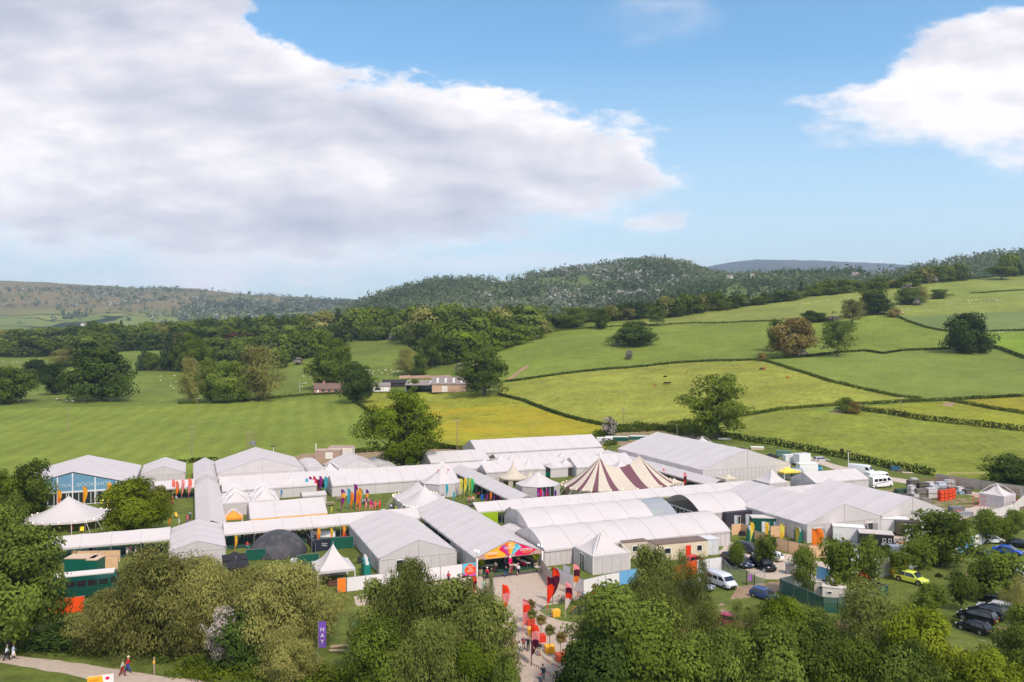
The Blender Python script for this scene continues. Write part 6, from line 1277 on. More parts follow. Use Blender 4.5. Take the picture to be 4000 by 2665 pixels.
CARS = {  # length, width, height, bonnet line, belt, screen base x, roof front x, roof rear x, rear glass base x
 'hatch': (4.0, 1.75, 1.48, .88, .92, 1.05, .35, -1.35, -1.85), 'saloon': (4.6, 1.8, 1.42, .86, .90, 1.15, .40, -1.0, -1.75), 'suv': (4.6, 1.88, 1.68, 1.02, 1.05, 1.15, .50, -1.75, -2.15),
 'estate': (4.7, 1.8, 1.48, .88, .93, 1.15, .40, -1.75, -2.2), 'big_suv': (4.95, 2.0, 1.84, 1.12, 1.12, 1.2, .65, -1.9, -2.35), 'city': (3.55, 1.63, 1.49, .90, .93, .95, .35, -1.15, -1.6)}
def car(p0, p1, typ, c, label, group="cars parked around the site", P=None):
    "p0, p1: picture points under the tail and the nose"
    L, W, Hh, hb, bl, sb, rf, rr_, rg = CARS[typ]; a, b = at(*p0), at(*p1); d = b-a; rz = math.atan2(d.y, d.x); mid = (a+b)/2; e = empty("parked_car", mid, rz, label, "car", group); pm = paint(c); r = .33 if typ not in ('suv', 'big_suv') else .38
    def sec(x, w, zb, zt, belt): w *= W/2; return [(x, -w*.86, zb), (x, -w, zb+.12), (x, -w*1.0, zt*.72), (x, -w*.97, zt-.06), (x, -w*.84, zt), (x, 0, zt+.03), (x, w*.84, zt), (x, w*.97, zt-.06), (x, w, zt*.72), (x, w, zb+.12), (x, w*.86, zb), (x, 0, zb)]
    g = MB(); h = L/2
    loft(g, [sec(-h, .78, .42, bl-.18, 0), sec(-h+.10, .93, .30, bl-.04, 0), sec(-h+.45, 1., .24, bl, 0), sec(-.6, 1., .22, bl, 0), sec(sb, 1., .22, bl-.01, 0), sec(h-.75, .98, .24, hb-.08, 0), sec(h-.22, .92, .28, hb-.18, 0), sec(h, .74, .36, hb-.32, 0)])
    def rs(x, w, z): w *= W/2; return [(x, -w, z-.05), (x, -w*.9, z), (x, 0, z+.035), (x, w*.9, z), (x, w, z-.05)]
    # roof and pillars as one cabin shell
    cb = [(rg, .93, bl-.02), (rr_, .76, Hh-.04), ((rf+rr_)/2, .79, Hh), (rf, .76, Hh-.05), (sb+.15, .93, bl-.03)]; secs = []
    for x, w, z in cb: w_ = w*W/2; secs.append([(x, -w_ if z > bl+.1 else -W/2*.93, min(z, bl) if z <= bl else z-.07), (x, -w_*.88, z), (x, 0, z+.03), (x, w_*.88, z), (x, w_ if z > bl+.1 else W/2*.93, min(z, bl) if z <= bl else z-.07)])
    loft(g, secs)
    bo = g.build("body", pm, e, smooth=True)
    # glass
    def pane(n_, pts): q = MB(); q.add(pts, [tuple(range(len(pts)))]); q.build(n_, GL, e)
    k1, k2 = W/2*.9, W/2*.70; o = .025
    pane("windscreen", [(sb+.12+o, -k1*.92, bl+.02), (sb+.12+o, k1*.92, bl+.02), (rf+.08+o, k2*.98, Hh-.08), (rf+.08+o, -k2*.98, Hh-.08)])
    pane("rear_window", [(rg-o+.05, k1*.88, bl+.04), (rg-o+.05, -k1*.88, bl+.04), (rr_-.04-o, -k2*.95, Hh-.1), (rr_-.04-o, k2*.95, Hh-.1)])
    for s in (-1, 1):
        q = MB(); mx_ = (sb+rg)/2-.05
        for xa, xb, ya, yb in ((rg+.25, mx_-.05, rr_+.08, mx_-.02), (mx_+.03, sb-.12, mx_+.05, rf-.05)): q.add([(xa, s*(W/2*.965), bl+.02), (xb, s*(W/2*.965), bl+.02), (yb, s*(W/2*.80+.015), Hh-.13), (ya, s*(W/2*.80+.015), Hh-.13)], [(0, 1, 2, 3) if s < 0 else (3, 2, 1, 0)])
        # shell between sill and roof behind the glass
        q.build("side_windows", GL, e)
        q = MB(); q.add([(rg, s*W/2*.95, bl), (sb+.12, s*W/2*.95, bl), (rf, s*W/2*.785, Hh-.08), (rr_, s*W/2*.785, Hh-.08)], [(0, 1, 2, 3)]); q.build("pillars", pm, e)
        q = MB(); q.box((h-.20, s*W/2*.68, hb-.26), (.24, .36, .13)); q.build("headlight", LAMPW, e); q = MB(); q.box((-h+.12, s*W/2*.76, bl-.2), (.2, .24, .2)); q.build("tail_light", LAMPR, e)
        q = MB(); q.box((sb-.15, s*(W/2+.1), bl+.05), (.12, .18, .12)); q.build("door_mirror", pm, e)
    q = MB(); q.box((h-.03, 0, .48), (.05, .52, .12)); q.build("number_plate", WHT, e); q = MB(); q.box((-h+.03, 0, .62), (.08, .52, .12)); q.build("number_plate", col((235, 205, 60), .4), e)
    q = MB(); q.box((h-.06, 0, .6), (.08, W*.42, .14)); q.build("grille", RUBBER, e)
    ar = MB(); ar.tube([(0, -.083, 0), (0, .083, 0)], [r+.07, r+.07], 16); am_ = ar.mesh("wheel_arch", RUBBER)
    for x in (h-.85, -h+.85):
        for s in (-1, 1): inst("wheel_arch", am_, e, (x, s*(W/2-.077), r+.02))
    wheels(e, L, W+.04, r, (h-.85, -h+.85)); return e
for a in [
 ((3508, 2262), (3614, 2288), 'suv', (214, 228, 92), "bright lime yellow car parked on the grass"),
 ((3176, 1806), (3238, 1805), 'suv', (196, 192, 190), "silver four wheel drive car on the farm track"),
 ((2892, 2150), (2962, 2168), 'suv', (44, 48, 66), "dark blue car with silver roof rails by the long white tent's end"),
 ((2830, 2196), (2905, 2222), 'big_suv', (26, 32, 48), "dark navy off roader half hidden behind a small tree"),
 ((2885, 2200), (2925, 2222), 'hatch', (70, 84, 108), "blue grey hatchback beside the navy off roader"),
 ((2940, 2205), (3020, 2238), 'big_suv', (20, 20, 26), "large black off roader facing the steel fence"),
 ((3050, 2196), (2990, 2180), 'city', (232, 230, 232), "small white hatchback behind the large black off roader"),
 ((2695, 2294), (2762, 2306), 'saloon', (150, 158, 170), "silver grey saloon left of the silver van"),
 ((2690, 2206), (2730, 2198), 'hatch', (200, 50, 45), "red car behind the orange hoarding"),
 ((3794, 2170), (3872, 2186), 'estate', (48, 48, 54), "dark grey estate car left of the bright blue saloon"),
 ((3882, 2155), (3992, 2172), 'saloon', (34, 84, 176), "bright blue saloon in the upper right car park"),
 ((3935, 2132), (4040, 2145), 'saloon', (26, 28, 34), "black saloon behind the bright blue one"),
 ((3850, 2120), (3904, 2122), 'hatch', (228, 228, 232), "small white car at the back of the car park"),
 ((3884, 2350), (3800, 2338), 'hatch', (20, 20, 26), "black hatchback with red tail lights below the coach"),
 ((3955, 2402), (3832, 2378), 'estate', (196, 196, 202), "silver car at the back of the row of dark cars"),
 ((3918, 2425), (3792, 2398), 'suv', (30, 38, 56), "dark blue estate car between silver car and black box shaped one"),
 ((3880, 2442), (3758, 2412), 'suv', (18, 18, 24), "black box shaped car in the row of dark cars"),
 ((3858, 2482), (3752, 2450), 'hatch', (22, 20, 28), "black crossover nearest in the row of dark cars"),
 ((3212, 2168), (3262, 2172), 'hatch', (40, 26, 48), "dark purple hatchback beside the bamboo fence's end"),
 ((2500, 2342), (2560, 2352), 'hatch', (226, 226, 230), "white car glimpsed between the birches"), ((2610, 2340), (2650, 2345), 'hatch', (190, 120, 125), "pinkish car glimpsed right of the birches"),
 ((2960, 2330), (3010, 2345), 'hatch', (60, 80, 130), "blue car glimpsed behind the fresh green tree"), ((2840, 2440), (2880, 2450), 'hatch', (160, 60, 90), "dark pink car glimpsed through the wispy birch"),
 ((4010, 2140), (4060, 2100), 'estate', (40, 40, 46), "black car cut by the right edge")]: car(*a)
def van(p0, p1, L, W, Hh, c, label, cab=1.5, name="van", cat="van", box=None, ht=None, stripe=None, windows=False, group=None, glassy=False):
    a, b = at(*p0), at(*p1); d = b-a; e = empty(name, (a+b)/2, math.atan2(d.y, d.x), label, cat, group); g = MB(); h = L/2; pm = paint(c); w = W/2
    def sec(x, k, z0, z1): return [(x, -w*k, z0), (x, -w*k, z1-.25), (x, -w*k*.93, z1-.06), (x, -w*k*.8, z1), (x, w*k*.8, z1), (x, w*k*.93, z1-.06), (x, w*k, z1-.25), (x, w*k, z0)]
    if box: loft(g, [sec(h-cab-.1, .92, .45, Hh*.78), sec(h-cab*.75, .92, .4, Hh*.78), sec(h-cab*.5, .92, .4, Hh*.74), sec(h-.55, .92, .38, Hh*.42), sec(h-.05, .86, .4, Hh*.36)])
    else: loft(g, [sec(-h, .96, .42, Hh-.06), sec(-h+.1, 1, .38, Hh), sec(h-cab-.2, 1, .36, Hh), sec(h-cab*.78, 1, .36, Hh*.95), sec(h-cab*.42, .98, .36, Hh*.62), sec(h-.25, .95, .38, Hh*.46), sec(h, .84, .42, Hh*.38)])
    g.build("body", pm, e, smooth=True)
    if box: q = MB(); q.box((-cab/2, 0, .75+(ht or Hh)/2-.2), (L-cab-.05, W+.1, (ht or Hh)-.5)); q.build("box_body", paint(box), e)
    q = MB(); x1, x0 = h-cab*.80, h-cab*.40
    q.add([(x0+.05, -w*.86, Hh*.60), (x0+.05, w*.86, Hh*.60), (x1+.06, w*.78, Hh*(.93 if not box else .76)), (x1+.06, -w*.78, Hh*(.93 if not box else .76))], [(0, 1, 2, 3)]); q.build("windscreen", GL, e)
    for s in (-1, 1):
        q = MB(); y = s*(w*(1.0 if not box else .93)+.012); q.add([(x1-.65, y, Hh*.58), (x0-.1, y, Hh*.58), (x1-.02, y, Hh*.84 if not box else Hh*.72), (x1-.65, y, Hh*.84 if not box else Hh*.72)], [(0, 1, 2, 3)]); q.build("door_window", GL, e)
        if windows:
            q = MB(); n_ = max(2, int((L-cab-1)/1.3))
            for i in range(n_): xx = -h+.7+i*(L-cab-1)/n_; q.box((xx+.4, s*(w+.005), Hh*.68), ((L-cab-1)/n_*.85, .03, Hh*.24))
            q.build("side_windows", GL, e)
        if stripe: q = MB(); q.bar((-h+.6, s*(w+.01), Hh*.38), (h-cab, s*(w+.01), Hh*.5), .03, 0, .12); q.build("stripe", paint(stripe), e)
        q = MB(); q.box((h-.13, s*w*.7, Hh*.36), (.2, .3, .18)); q.build("headlight", LAMPW, e); q = MB(); q.box((-h+.02, s*w*.86, 1.), (.08, .16, .4)); q.build("tail_light", LAMPR, e)
    q = MB(); q.box((h-.02, 0, Hh*.27), (.08, W*.6, .2)); q.build("grille", RUBBER, e); wheels(e, L, W+.02, .36 if Hh < 3 else .48, (h-.95, -h+1.05)); return e
van((2775, 2272), (2862, 2305), 5.0, 1.95, 2.0, (205, 206, 212), "silver passenger van with dark windows parked on the grass", cab=1.8, windows=True)
van((3325, 1850), (3408, 1860), 6.6, 2.1, 2.8, (235, 232, 235), "tall long white van on the farm track", cab=1.6)
van((3405, 1906), (3468, 1900), 6.8, 2.2, 2.9, (238, 234, 234), "white motorhome with dark swoosh stripes", cab=1.7, name="motorhome", cat="motorhome", stripe=(40, 40, 60), windows=True)
van((3400, 1888), (3458, 1884), 6.8, 2.2, 2.9, (236, 232, 232), "second white motorhome behind the one with swoosh stripes", cab=1.7, name="motorhome", cat="motorhome", windows=True)
van((3110, 1822), (3170, 1816), 6.2, 2.2, 2.4, (230, 228, 228), "white box lorry facing the silver four wheel drive car", cab=1.6, box=(235, 232, 232), ht=3.3)
van((3150, 1842), (3204, 1838), 5., 1.9, 2.0, (60, 160, 215), "light blue van nose beside a white box trailer", cab=1.7)
van((3300, 2160), (3372, 2172), 4.8, 1.9, 1.9, (58, 60, 72), "dark grey van behind the white hoarding", cab=1.7, windows=True)
van((3560, 2120), (3640, 2128), 5.4, 2., 2.4, (225, 222, 226), "white van behind the largest dark tree", cab=1.6)
van((3478, 2172), (3530, 2176), 4.6, 1.9, 1.9, (225, 222, 226), "white van roof beyond the small black shed", cab=1.6)
e = van((195, 2345), (450, 2318), 10.5, 2.5, 3.3, (10, 72, 62), "white roofed dark green coach behind the olive willows", cab=1.3, name="coach", cat="coach", windows=True)
g = MB(); g.box((-.5, 0, 3.33), (9., 2.3, .14)); g.build("roof", paint((228, 214, 204)), e)
van((4130, 2330), (3870, 2262), 10.5, 2.5, 3.2, (214, 216, 222), "long white coach parked at the right edge", cab=1.4, name="coach", cat="coach", windows=True)
# box shaped things: containers, cabins, trailers, sheds
def cabin(pc, rz, dims, c, label, name="cabin", cat="cabin", roof=None, doors=(), win=(), P=None, rib=0, z0=0., group=None, wheelsx=None):
    "pc: picture point on the ground at its middle; doors/win on the front (-y): (x, width, height, colour)"
    L, W, Hh = dims; e = empty(name, P or at(*pc), rz, label, cat, group); g = MB(); g.box((0, 0, z0+Hh/2), (L, W, Hh), 0)
    if rib:
        n_ = int(L/rib)
        for i in range(n_+1): x = -L/2+.04+(L-.08)*i/n_; g.box((x, -W/2-.02, z0+Hh/2), (.06, .05, Hh-.1), 0); g.box((x, W/2+.02, z0+Hh/2), (.06, .05, Hh-.1), 0)
    g.build("shell", [col(c, .5, var=.05, scale=1.)], e); q = MB(); q.box((0, 0, z0+Hh+.05), (L+.12, W+.12, .12)); q.build("roof", col(roof or c, .7, var=.08, scale=.9), e)
    for x, w, h, cc in doors: q = MB(); q.box((x, -W/2-.04, z0+.1+h/2), (w, .06, h)); d_ = q.build("door", col(cc, .5), e); q = MB(); q.box((x+w*.35, -W/2-.09, z0+1.1), (.06, .05, .14)); q.build("handle", STEEL, d_)
    for x, z, w, h in win:
        q = MB(); q.box((x, -W/2-.04, z0+z), (w, .06, h)); o = q.build("window", GLASSD, e); f = MB()
        for dx, dz, a, b in ((0, h/2, w+.1, .07), (0, -h/2, w+.1, .07), (-w/2, 0, .07, h), (w/2, 0, .07, h)): f.box((x+dx, -W/2-.06, z0+z+dz), (a, .05, b))
        f.build("frame", WHT, o)
    if wheelsx: wheels(e, L, W, .3, wheelsx)
    return e
DG = (22, 78, 66)
cabin((2648, 2175), TH-.06, (9.6, 2.9, 2.7), (222, 205, 180), "cream portable cabin with brown flat roof and red door", roof=(120, 100, 90), doors=((1.1, .95, 2.1, (226, 60, 30)),), win=((3.2, 1.6, .95, .95), (-2.8, 1.6, 1.2, .9)), name="portable_cabin", rib=0)
cabin((2465, 2172), TH-.06, (4.6, 2.9, 2.7), (205, 190, 172), "second cream cabin left of the one with a red door", roof=(120, 100, 90), name="portable_cabin", win=((0, 1.6, 1., .9),))
cabin((2748, 2162), TH-.06, (4.3, 2.6, 2.6), (206, 206, 210), "light grey storage container beside the red doored cabin", name="storage_container", cat="container", doors=((.2, .95, 2.1, (214, 214, 218)),), rib=.9)
cabin((2875, 2050), TH, (6.4, 2.6, 2.7), (66, 60, 70), "dark grey toilet cabin with white framed double doors", name="toilet_cabin", doors=((-1.1, .7, 2.1, (190, 195, 200)), (1.6, .7, 2.1, (190, 195, 200))), win=((-.3, 1.2, .6, 1.7), (2.3, 1.2, .5, 1.7)))
cabin((3003, 2075), TH-.5, (6.6, 2.6, 2.7), DG, "dark green toilet cabin with pale roof behind the bamboo fence", name="toilet_cabin", roof=(205, 196, 190), doors=((-1.2, .7, 2.0, (215, 215, 218)), (1., .7, 2., (215, 215, 218))), win=((-.4, 1.2, .4, 1.5),))
cabin((2410, 1736), .0, (7.8, 2.6, 2.7), DG, "left green container below the red earth bank", name="green_container", cat="container", roof=(215, 210, 205), doors=((-3.3, .8, 2.1, (225, 225, 225)),))
cabin((2495, 1733), .0, (6.2, 2.6, 2.7), (24, 92, 80), "right green container below the red earth bank", name="green_container", cat="container", roof=(215, 210, 205), win=((1., 1.6, 1.2, .9),))
cabin((2362, 1742), -.05, (5.4, 2.4, 2.3), (226, 222, 224), "white box trailer with round blue emblems by the green containers", name="box_trailer", cat="trailer", wheelsx=(-.4, .4), z0=.5)
cabin((325, 2240), .02, (4.4, 2.6, 2.6), (8, 92, 78), "green portable cabin with pale roof and small white notice", name="portable_cabin", roof=(200, 175, 150), win=((1.6, 1.5, .5, .6),))
cabin((374, 2246), .02, (1.6, 2.6, 2.6), (8, 92, 78), "narrow green cabin section right of the portable cabin", name="portable_cabin", roof=(205, 178, 150))
cabin((735, 2260), TH, (6.2, 2.8, 2.7), (228, 214, 196), "cream cabin behind the olive willows below the porch tent", name="portable_cabin", roof=(120, 105, 100), win=((-.5, 1.6, .8, .9),))
cabin((3313, 2118), -.28, (5.2, 2.3, 2.5), (228, 224, 224), "white refrigeration trailer behind the bamboo fence", name="fridge_trailer", cat="trailer", z0=.4, wheelsx=(-.4, .4), doors=((-1.8, .9, 1.2, (210, 214, 222)),))
cabin((3420, 2140), -.32, (5.4, 3.0, 2.7), (52, 48, 50), "black timber shed with pale flat roof", name="timber_shed", cat="shed", roof=(200, 188, 184), win=((1.2, 1.75, .45, .6), (2.1, 1.75, .4, .6)))
cabin((3488, 2082), -.2, (5.0, 2.2, 2.4), (228, 224, 224), "white trailer behind the black shed", name="box_trailer", cat="trailer", z0=.4, wheelsx=(-.4, .4))
cabin((3545, 2092), -.2, (4.2, 2.2, 2.3), (92, 78, 74), "dark canopied catering trailer in the service yard", name="catering_trailer", cat="trailer", roof=(80, 72, 74), z0=.4, wheelsx=(-.3, .3), win=((0, 1.5, 2.4, .9),))
cabin((3152, 1850), .12, (5.2, 2.3, 2.5), (236, 232, 232), "white box trailer in front of the light blue van", name="box_trailer", cat="trailer", z0=.3, wheelsx=(-.4, .4))
cabin((3088, 1815), .1, (4.0, 2.2, 2.5), (225, 222, 222), "white trailer with an open red side", name="box_trailer", cat="trailer", z0=.3, doors=((1.2, 1.1, 1.9, (170, 50, 45)),), wheelsx=(-.3, .3))
cabin((2958, 1768), -.2, (4.0, 2.2, 1.8), (200, 180, 155), "low beige hut behind the widest tent", name="hut", cat="hut", roof=(232, 228, 226)); cabin((2830, 1738), -.2, (4.2, 2.2, 2.2), (222, 218, 216), "white hut beside the hedge behind the widest tent", name="hut", cat="hut")
cabin((3060, 1790), -.2, (4.2, 2.2, 1.9), (90, 120, 110), "green trailer next to the white open sided one", name="box_trailer", cat="trailer", z0=.3, wheelsx=(-.3, .3))
cabin((1690, 2292), TH, (.1, .1, .1), (200, 200, 200), None) if 0 else None
for px, py, c, r_, l_ in ((1285, 1790, (176, 150, 135), (185, 160, 145), "brown roofed low building behind the swept peak"), (1335, 1776, (225, 215, 205), (170, 142, 128), "low building with white door behind the windowed gable tent")): cabin((px, py), .0, (7.5, 4, 2.6), c, l_, name="outbuilding", cat="building", roof=r_, doors=((.5, 2.2, 2.0, (232, 224, 218)),))
# silver caravan
e = empty("caravan", at(3095, 1866), .1, "polished silver rounded caravan below the yellow gazebo", "caravan"); g = MB(); g.tube([(-2.9, 0, 1.5), (-2.6, 0, 1.5), (-2., 0, 1.5), (2., 0, 1.5), (2.6, 0, 1.5), (2.9, 0, 1.5)], [.5, .95, 1.15, 1.15, .95, .5], 14); g.build("body", mat("chrome", (.6, .6, .62), .25, metal=.9), e, smooth=True); wheels(e, 4, 2.2, .32, (-.4, .4))
def skip(pc, rz, label, c, dims=(1.5, 1.5, 1.2)): return cabin(pc, rz, dims, c, label, name="crate", cat="crate")
# generators in the green screened compound
for (px, py), c, l_ in (((3258, 2350), (222, 210, 200), "cream generator with a roof hatch, the nearer one"), ((3225, 2330), (218, 205, 195), "cream generator with a roof hatch, the further one")):
    e = cabin((px, py), -.35, (3.0, 1.5, 2.1), c, l_, name="generator", cat="generator", win=((-.6, 1.4, .6, .35), (.9, 1.3, .3, .3))); q = MB(); q.box((0, 0, 2.25), (.9, .5, .12)); q.build("roof_hatch", RUBBER, e)
cabin((3350, 2352), -.35, (2.6, 1.4, 1.2), (60, 56, 58), "dark covered tank beside the cream generators", name="tank", cat="tank", roof=(150, 140, 135)); cabin((3392, 2362), -.35, (1.5, 1.1, 1.2), (150, 165, 160), "small grey box in the green screened compound", name="locker", cat="box")
cabin((3085, 2240), -.25, (1.2, 1.1, 1.45), (120, 116, 122), "grey plastic pallet box stack by the compound", name="pallet_box", cat="box", rib=.5)
# portable toilets
def loo(pc, rz, c, label):
    e = empty("portable_toilet", at(*pc), rz, label, "toilet", "portable toilets"); g = MB(); g.box((0, 0, 1.1), (1.1, 1.1, 2.1), 0); g.build("shell", col(c, .5), e); g = MB(); g.tube([(0, -.56, 2.12), (0, .56, 2.12)], [(.58, .25), (.58, .25)], 14); g.build("roof", col((222, 226, 224), .5), e)
    d = MB(); d.box((0, -.57, 1.05), (.8, .05, 1.85)); d.build("door", col(tuple(min(255, v+18) for v in c), .5), e)
loo((1432, 2254), TH, (20, 110, 98), "green portable toilet with white roof, nearer of the pair by the big gabled tent"); loo((1428, 2236), TH, (20, 110, 98), "green portable toilet with white roof, further of the pair by the big gabled tent")
loo((2930, 2112), TH-.4, (20, 96, 78), "green portable toilet left of the narrow yellow flag"); loo((3118, 2118), TH-.4, (20, 96, 78), "green portable toilet at the huge tent's corner"); loo((2752, 1704), 0, (60, 90, 84), "portable toilet by the gazebo behind the widest tent")
# ------------------------------------------------------------------ fences and hoardings
def fence(pts, h, mtl, label, name="fence", cat="fence", post=3., pm=STEEL, group=None, colors=None, top=True, z0=.05, th=.04):
    P = [at(*p) for p in pts]; o = P[0].copy(); e = empty(name, o, 0, label, cat, group)
    for i, (a, b) in enumerate(zip(P, P[1:])):
        a, b = a-o, b-o; n_ = max(1, round((b-a).length/post)); g = MB(); g.bar((a.x, a.y, z0+h/2), (b.x, b.y, z0+h/2), th, 0, h); g.build("panel", (colors[i] if colors else mtl), e)
        f = MB()
        for k in range(n_+1): q = a.lerp(b, k/n_); f.box((q.x, q.y, z0+h/2), (.07, .07, h+.06))
        if top: f.bar((a.x, a.y, z0+h+.02), (b.x, b.y, z0+h+.02), .05)
        f.build("frame", pm, e)
    return e
WB = col((228, 222, 224), .6, var=.04, scale=.5); BAM = col((222, 180, 140), .8, var=.12, scale=1.5); GRN = col((20, 84, 68), .7, var=.08, scale=.5); GREYF = col((176, 160, 150), .8, var=.05, scale=.6)
ORB = col((246, 84, 22), .6); BLB = col((110, 170, 215), .6); AMB = col((250, 160, 20), .6); LIMB = col((170, 200, 20), .6)
fence([(1355, 2312), (1500, 2295), (1640, 2278), (1720, 2266), (1807, 2256)], 2.0, WB, "white hoarding running from the pagoda to the entrance tent", name="hoarding", cat="hoarding")
e = fence([(1808, 2256), (1864, 2248)], 2.0, col((90, 190, 215), .6), "turquoise, orange and pink printed panel beside the entrance tent", name="hoarding", cat="hoarding"); a, b = at(1808, 2256), at(1864, 2248); an = math.atan2(b.y-a.y, b.x-a.x); L_ = (b-a).length
def onp(x, z, o=.05): return ((math.cos(an)*x+math.sin(an)*o), (math.sin(an)*x-math.cos(an)*o), z)
g = MB(); pts = [onp(L_*.5+L_*.40*math.cos(t*math.pi/8)*(1-.25*math.sin(t*math.pi/8)), 1.15+.78*math.sin(t*math.pi/8), .05) for t in range(16)]; g.add(pts, [tuple(range(16))]); g.build("printed_shape", ORB, e)
g = MB(); g.add([onp(0, .1, .04), onp(L_, .1, .04), onp(L_, 1.2, .04), onp(L_*.6, .7, .04), onp(0, .5, .04)], [(0, 1, 2, 3, 4)]); g.build("printed_shape", col((225, 80, 170), .6), e)
for i, s in enumerate(("FOLLOW", "YOUR", "CURIOSITY")): x, y, z = onp(L_*.5, 1.5-i*.33, .09); text("lettering", s, .26, WHT, e, (x, y, z), (rad(90), 0, an))
fence([(1318, 2316), (1352, 2312)], 2.0, None, "orange and magenta printed panel at the left end of the white hoarding", name="hoarding", cat="hoarding", colors=[col((248, 130, 40), .6)])
fence([(2112, 2232), (2158, 2300)], 2.0, GREYF, "pale grey screen angled from the entrance tent's right corner", name="hoarding", cat="hoarding")
fence([(2170, 2270), (2278, 2322), (2365, 2300), (2420, 2290)], 2.0, WB, "white screen fence round the walled pagoda", name="hoarding", cat="hoarding"); fence([(2200, 2258), (2228, 2270)], 2.0, WB, "short loose white screen inside the pagoda fence", name="hoarding", cat="hoarding")
fence([(2402, 2290), (2500, 2272)], 2.0, BLB, "light blue hoarding left of the orange one", name="hoarding", cat="hoarding"); fence([(2622, 2272), (2722, 2246)], 2.2, ORB, "bright orange hoarding behind the birches", name="hoarding", cat="hoarding"); fence([(2722, 2246), (2818, 2232)], 2.2, WB, "white hoarding beside the orange one, behind the silver van", name="hoarding", cat="hoarding")
fence([(2858, 2092), (2895, 2088), (2925, 2098)], 2.0, BAM, "bamboo screen beside the dark grey toilet cabin", name="bamboo_fence"); fence([(2938, 2112), (3010, 2142), (3080, 2160), (3160, 2178), (3230, 2180), (3300, 2188)], 2.0, BAM, "long curved bamboo screen fence with flags", name="bamboo_fence"); fence([(3010, 2098), (3050, 2098), (3092, 2092)], 2.0, BAM, "bamboo screen below the dark green toilet cabin", name="bamboo_fence")
fence([(3300, 2190), (3370, 2194)], 2.0, WB, "white hoarding panel before the dark grey van", name="hoarding", cat="hoarding"); fence([(3405, 2222), (3440, 2236), (3478, 2226)], 2.0, WB, "pale hoarding right of the young tree by the service road", name="hoarding", cat="hoarding")
fence([(3342, 2300), (3402, 2268)], 2.0, ORB, "orange red hoarding panel behind the green netting", name="hoarding", cat="hoarding"); fence([(3402, 2268), (3478, 2246)], 2.0, WB, "white hoarding panel between orange red and amber ones", name="hoarding", cat="hoarding"); fence([(3478, 2248), (3548, 2226)], 2.0, AMB, "amber hoarding panel above the lime yellow car", name="hoarding", cat="hoarding")
fence([(3548, 2228), (3620, 2204)], 2., WB, "white hoarding panel between amber and lime ones", name="hoarding", cat="hoarding"); fence([(3620, 2204), (3668, 2186)], 2., LIMB, "lime green hoarding panel under the dark tree", name="hoarding", cat="hoarding"); fence([(3668, 2186), (3740, 2166)], 2., WB, "white hoarding panel between lime and light blue ones", name="hoarding", cat="hoarding"); fence([(3740, 2166), (3802, 2140)], 2., BLB, "light blue hoarding panel beside the dark grey estate car", name="hoarding", cat="hoarding"); fence([(3802, 2140), (3870, 2112)], 2., WB, "white hoarding panel right of the light blue one", name="hoarding", cat="hoarding")
fence([(3190, 2262), (3245, 2280)], 2.0, BLB, "light blue hoarding panel beyond the compound", name="hoarding", cat="hoarding")
e = fence([(3046, 2316), (3215, 2392), (3272, 2396), (3468, 2344), (3330, 2292)], 2.0, NETG, "green netted fence round the cream generators", name="netted_fence", post=3.2)
fence([(3046, 2316), (3165, 2288)], 2.0, WB, "white sheeting on the compound's back side", name="hoarding", cat="hoarding")
fence([(2820, 2228), (2852, 2262)], 1.9, WIRE, "steel mesh fence panel left end beside the navy off roader", name="mesh_fence"); fence([(2852, 2262), (2916, 2280), (2948, 2292)], 1.9, WIRE, "steel mesh fence running past the grass to the purple notice", name="mesh_fence"); e = fence([(2948, 2292), (2988, 2276)], 1.9, WIRE, "steel mesh gate panel with purple notice", name="mesh_fence"); g = MB(); g.box((-.5, .5, 1.2), (.6, .05, .9)); g.build("notice", col((170, 110, 190), .6), e)
fence([(1240, 2218), (1290, 2150)], .1, WIRE, "low rail beside the dome", name="rail", cat="rail") if 0 else None
fence([(1160, 2218), (1246, 2208)], 1.9, GRN, "dark green screen between dome and open pagoda", name="screen_fence"); fence([(1218, 2158), (1290, 2148), (1382, 2140)], 2.0, None, "dark screen with red emblem behind the open pagoda", name="screen_fence", colors=[col((38, 42, 58), .7), GRN]); 
p = at(1258, 2152); o = empty("sign_emblem", p+Vector((0, -.12, 0)), .1, "red emblem with white words on the dark screen", "sign"); g = MB(); g.box((-.5, 0, 1.1), (.5, .05, .5)); g.box((-.3, 0, 1.42), (.25, .05, .25)); g.build("emblem", col((225, 40, 60), .6), o); text("lettering", "Cymru", .34, WHT, o, (.45, -.03, 1.3), (rad(90), 0, 0)); text("lettering", "Wales", .34, WHT, o, (.45, -.03, .95), (rad(90), 0, 0))
fence([(960, 2192), (1040, 2186)], 1.8, GRN, "green screen at the left foot of the dome", name="screen_fence"); fence([(1200, 2120), (1232, 2162)], 1.5, col((70, 30, 60), .7), "maroon screen along the dome's right side", name="screen_fence")
fence([(280, 2192), (300, 2200), (470, 2196)], 1.9, BAM, "beige fence behind the green cabins at left", name="bamboo_fence"); fence([(388, 2238), (462, 2232)], 2.4, BAM, "beige panel wall right of the narrow green cabin", name="bamboo_fence")
fence([(80, 2402), (230, 2400)], 2.0, AMB, "yellow orange hoarding glimpsed under the big leafy tree", name="hoarding", cat="hoarding"); fence([(230, 2400), (330, 2388)], 2., ORB, "red orange hoarding at the coach's foot", name="hoarding", cat="hoarding"); fence([(480, 2382), (545, 2378)], 2., AMB, "amber hoarding glimpsed through the largest olive willow", name="hoarding", cat="hoarding"); fence([(690, 2380), (780, 2370)], 2.4, ORB, "red hoarding glimpsed through the willow by the porch tent", name="hoarding", cat="hoarding")
fence([(-20, 2420), (16, 2418)], 2.2, WB, "white hoarding at the far left edge behind the walkers", name="hoarding", cat="hoarding")
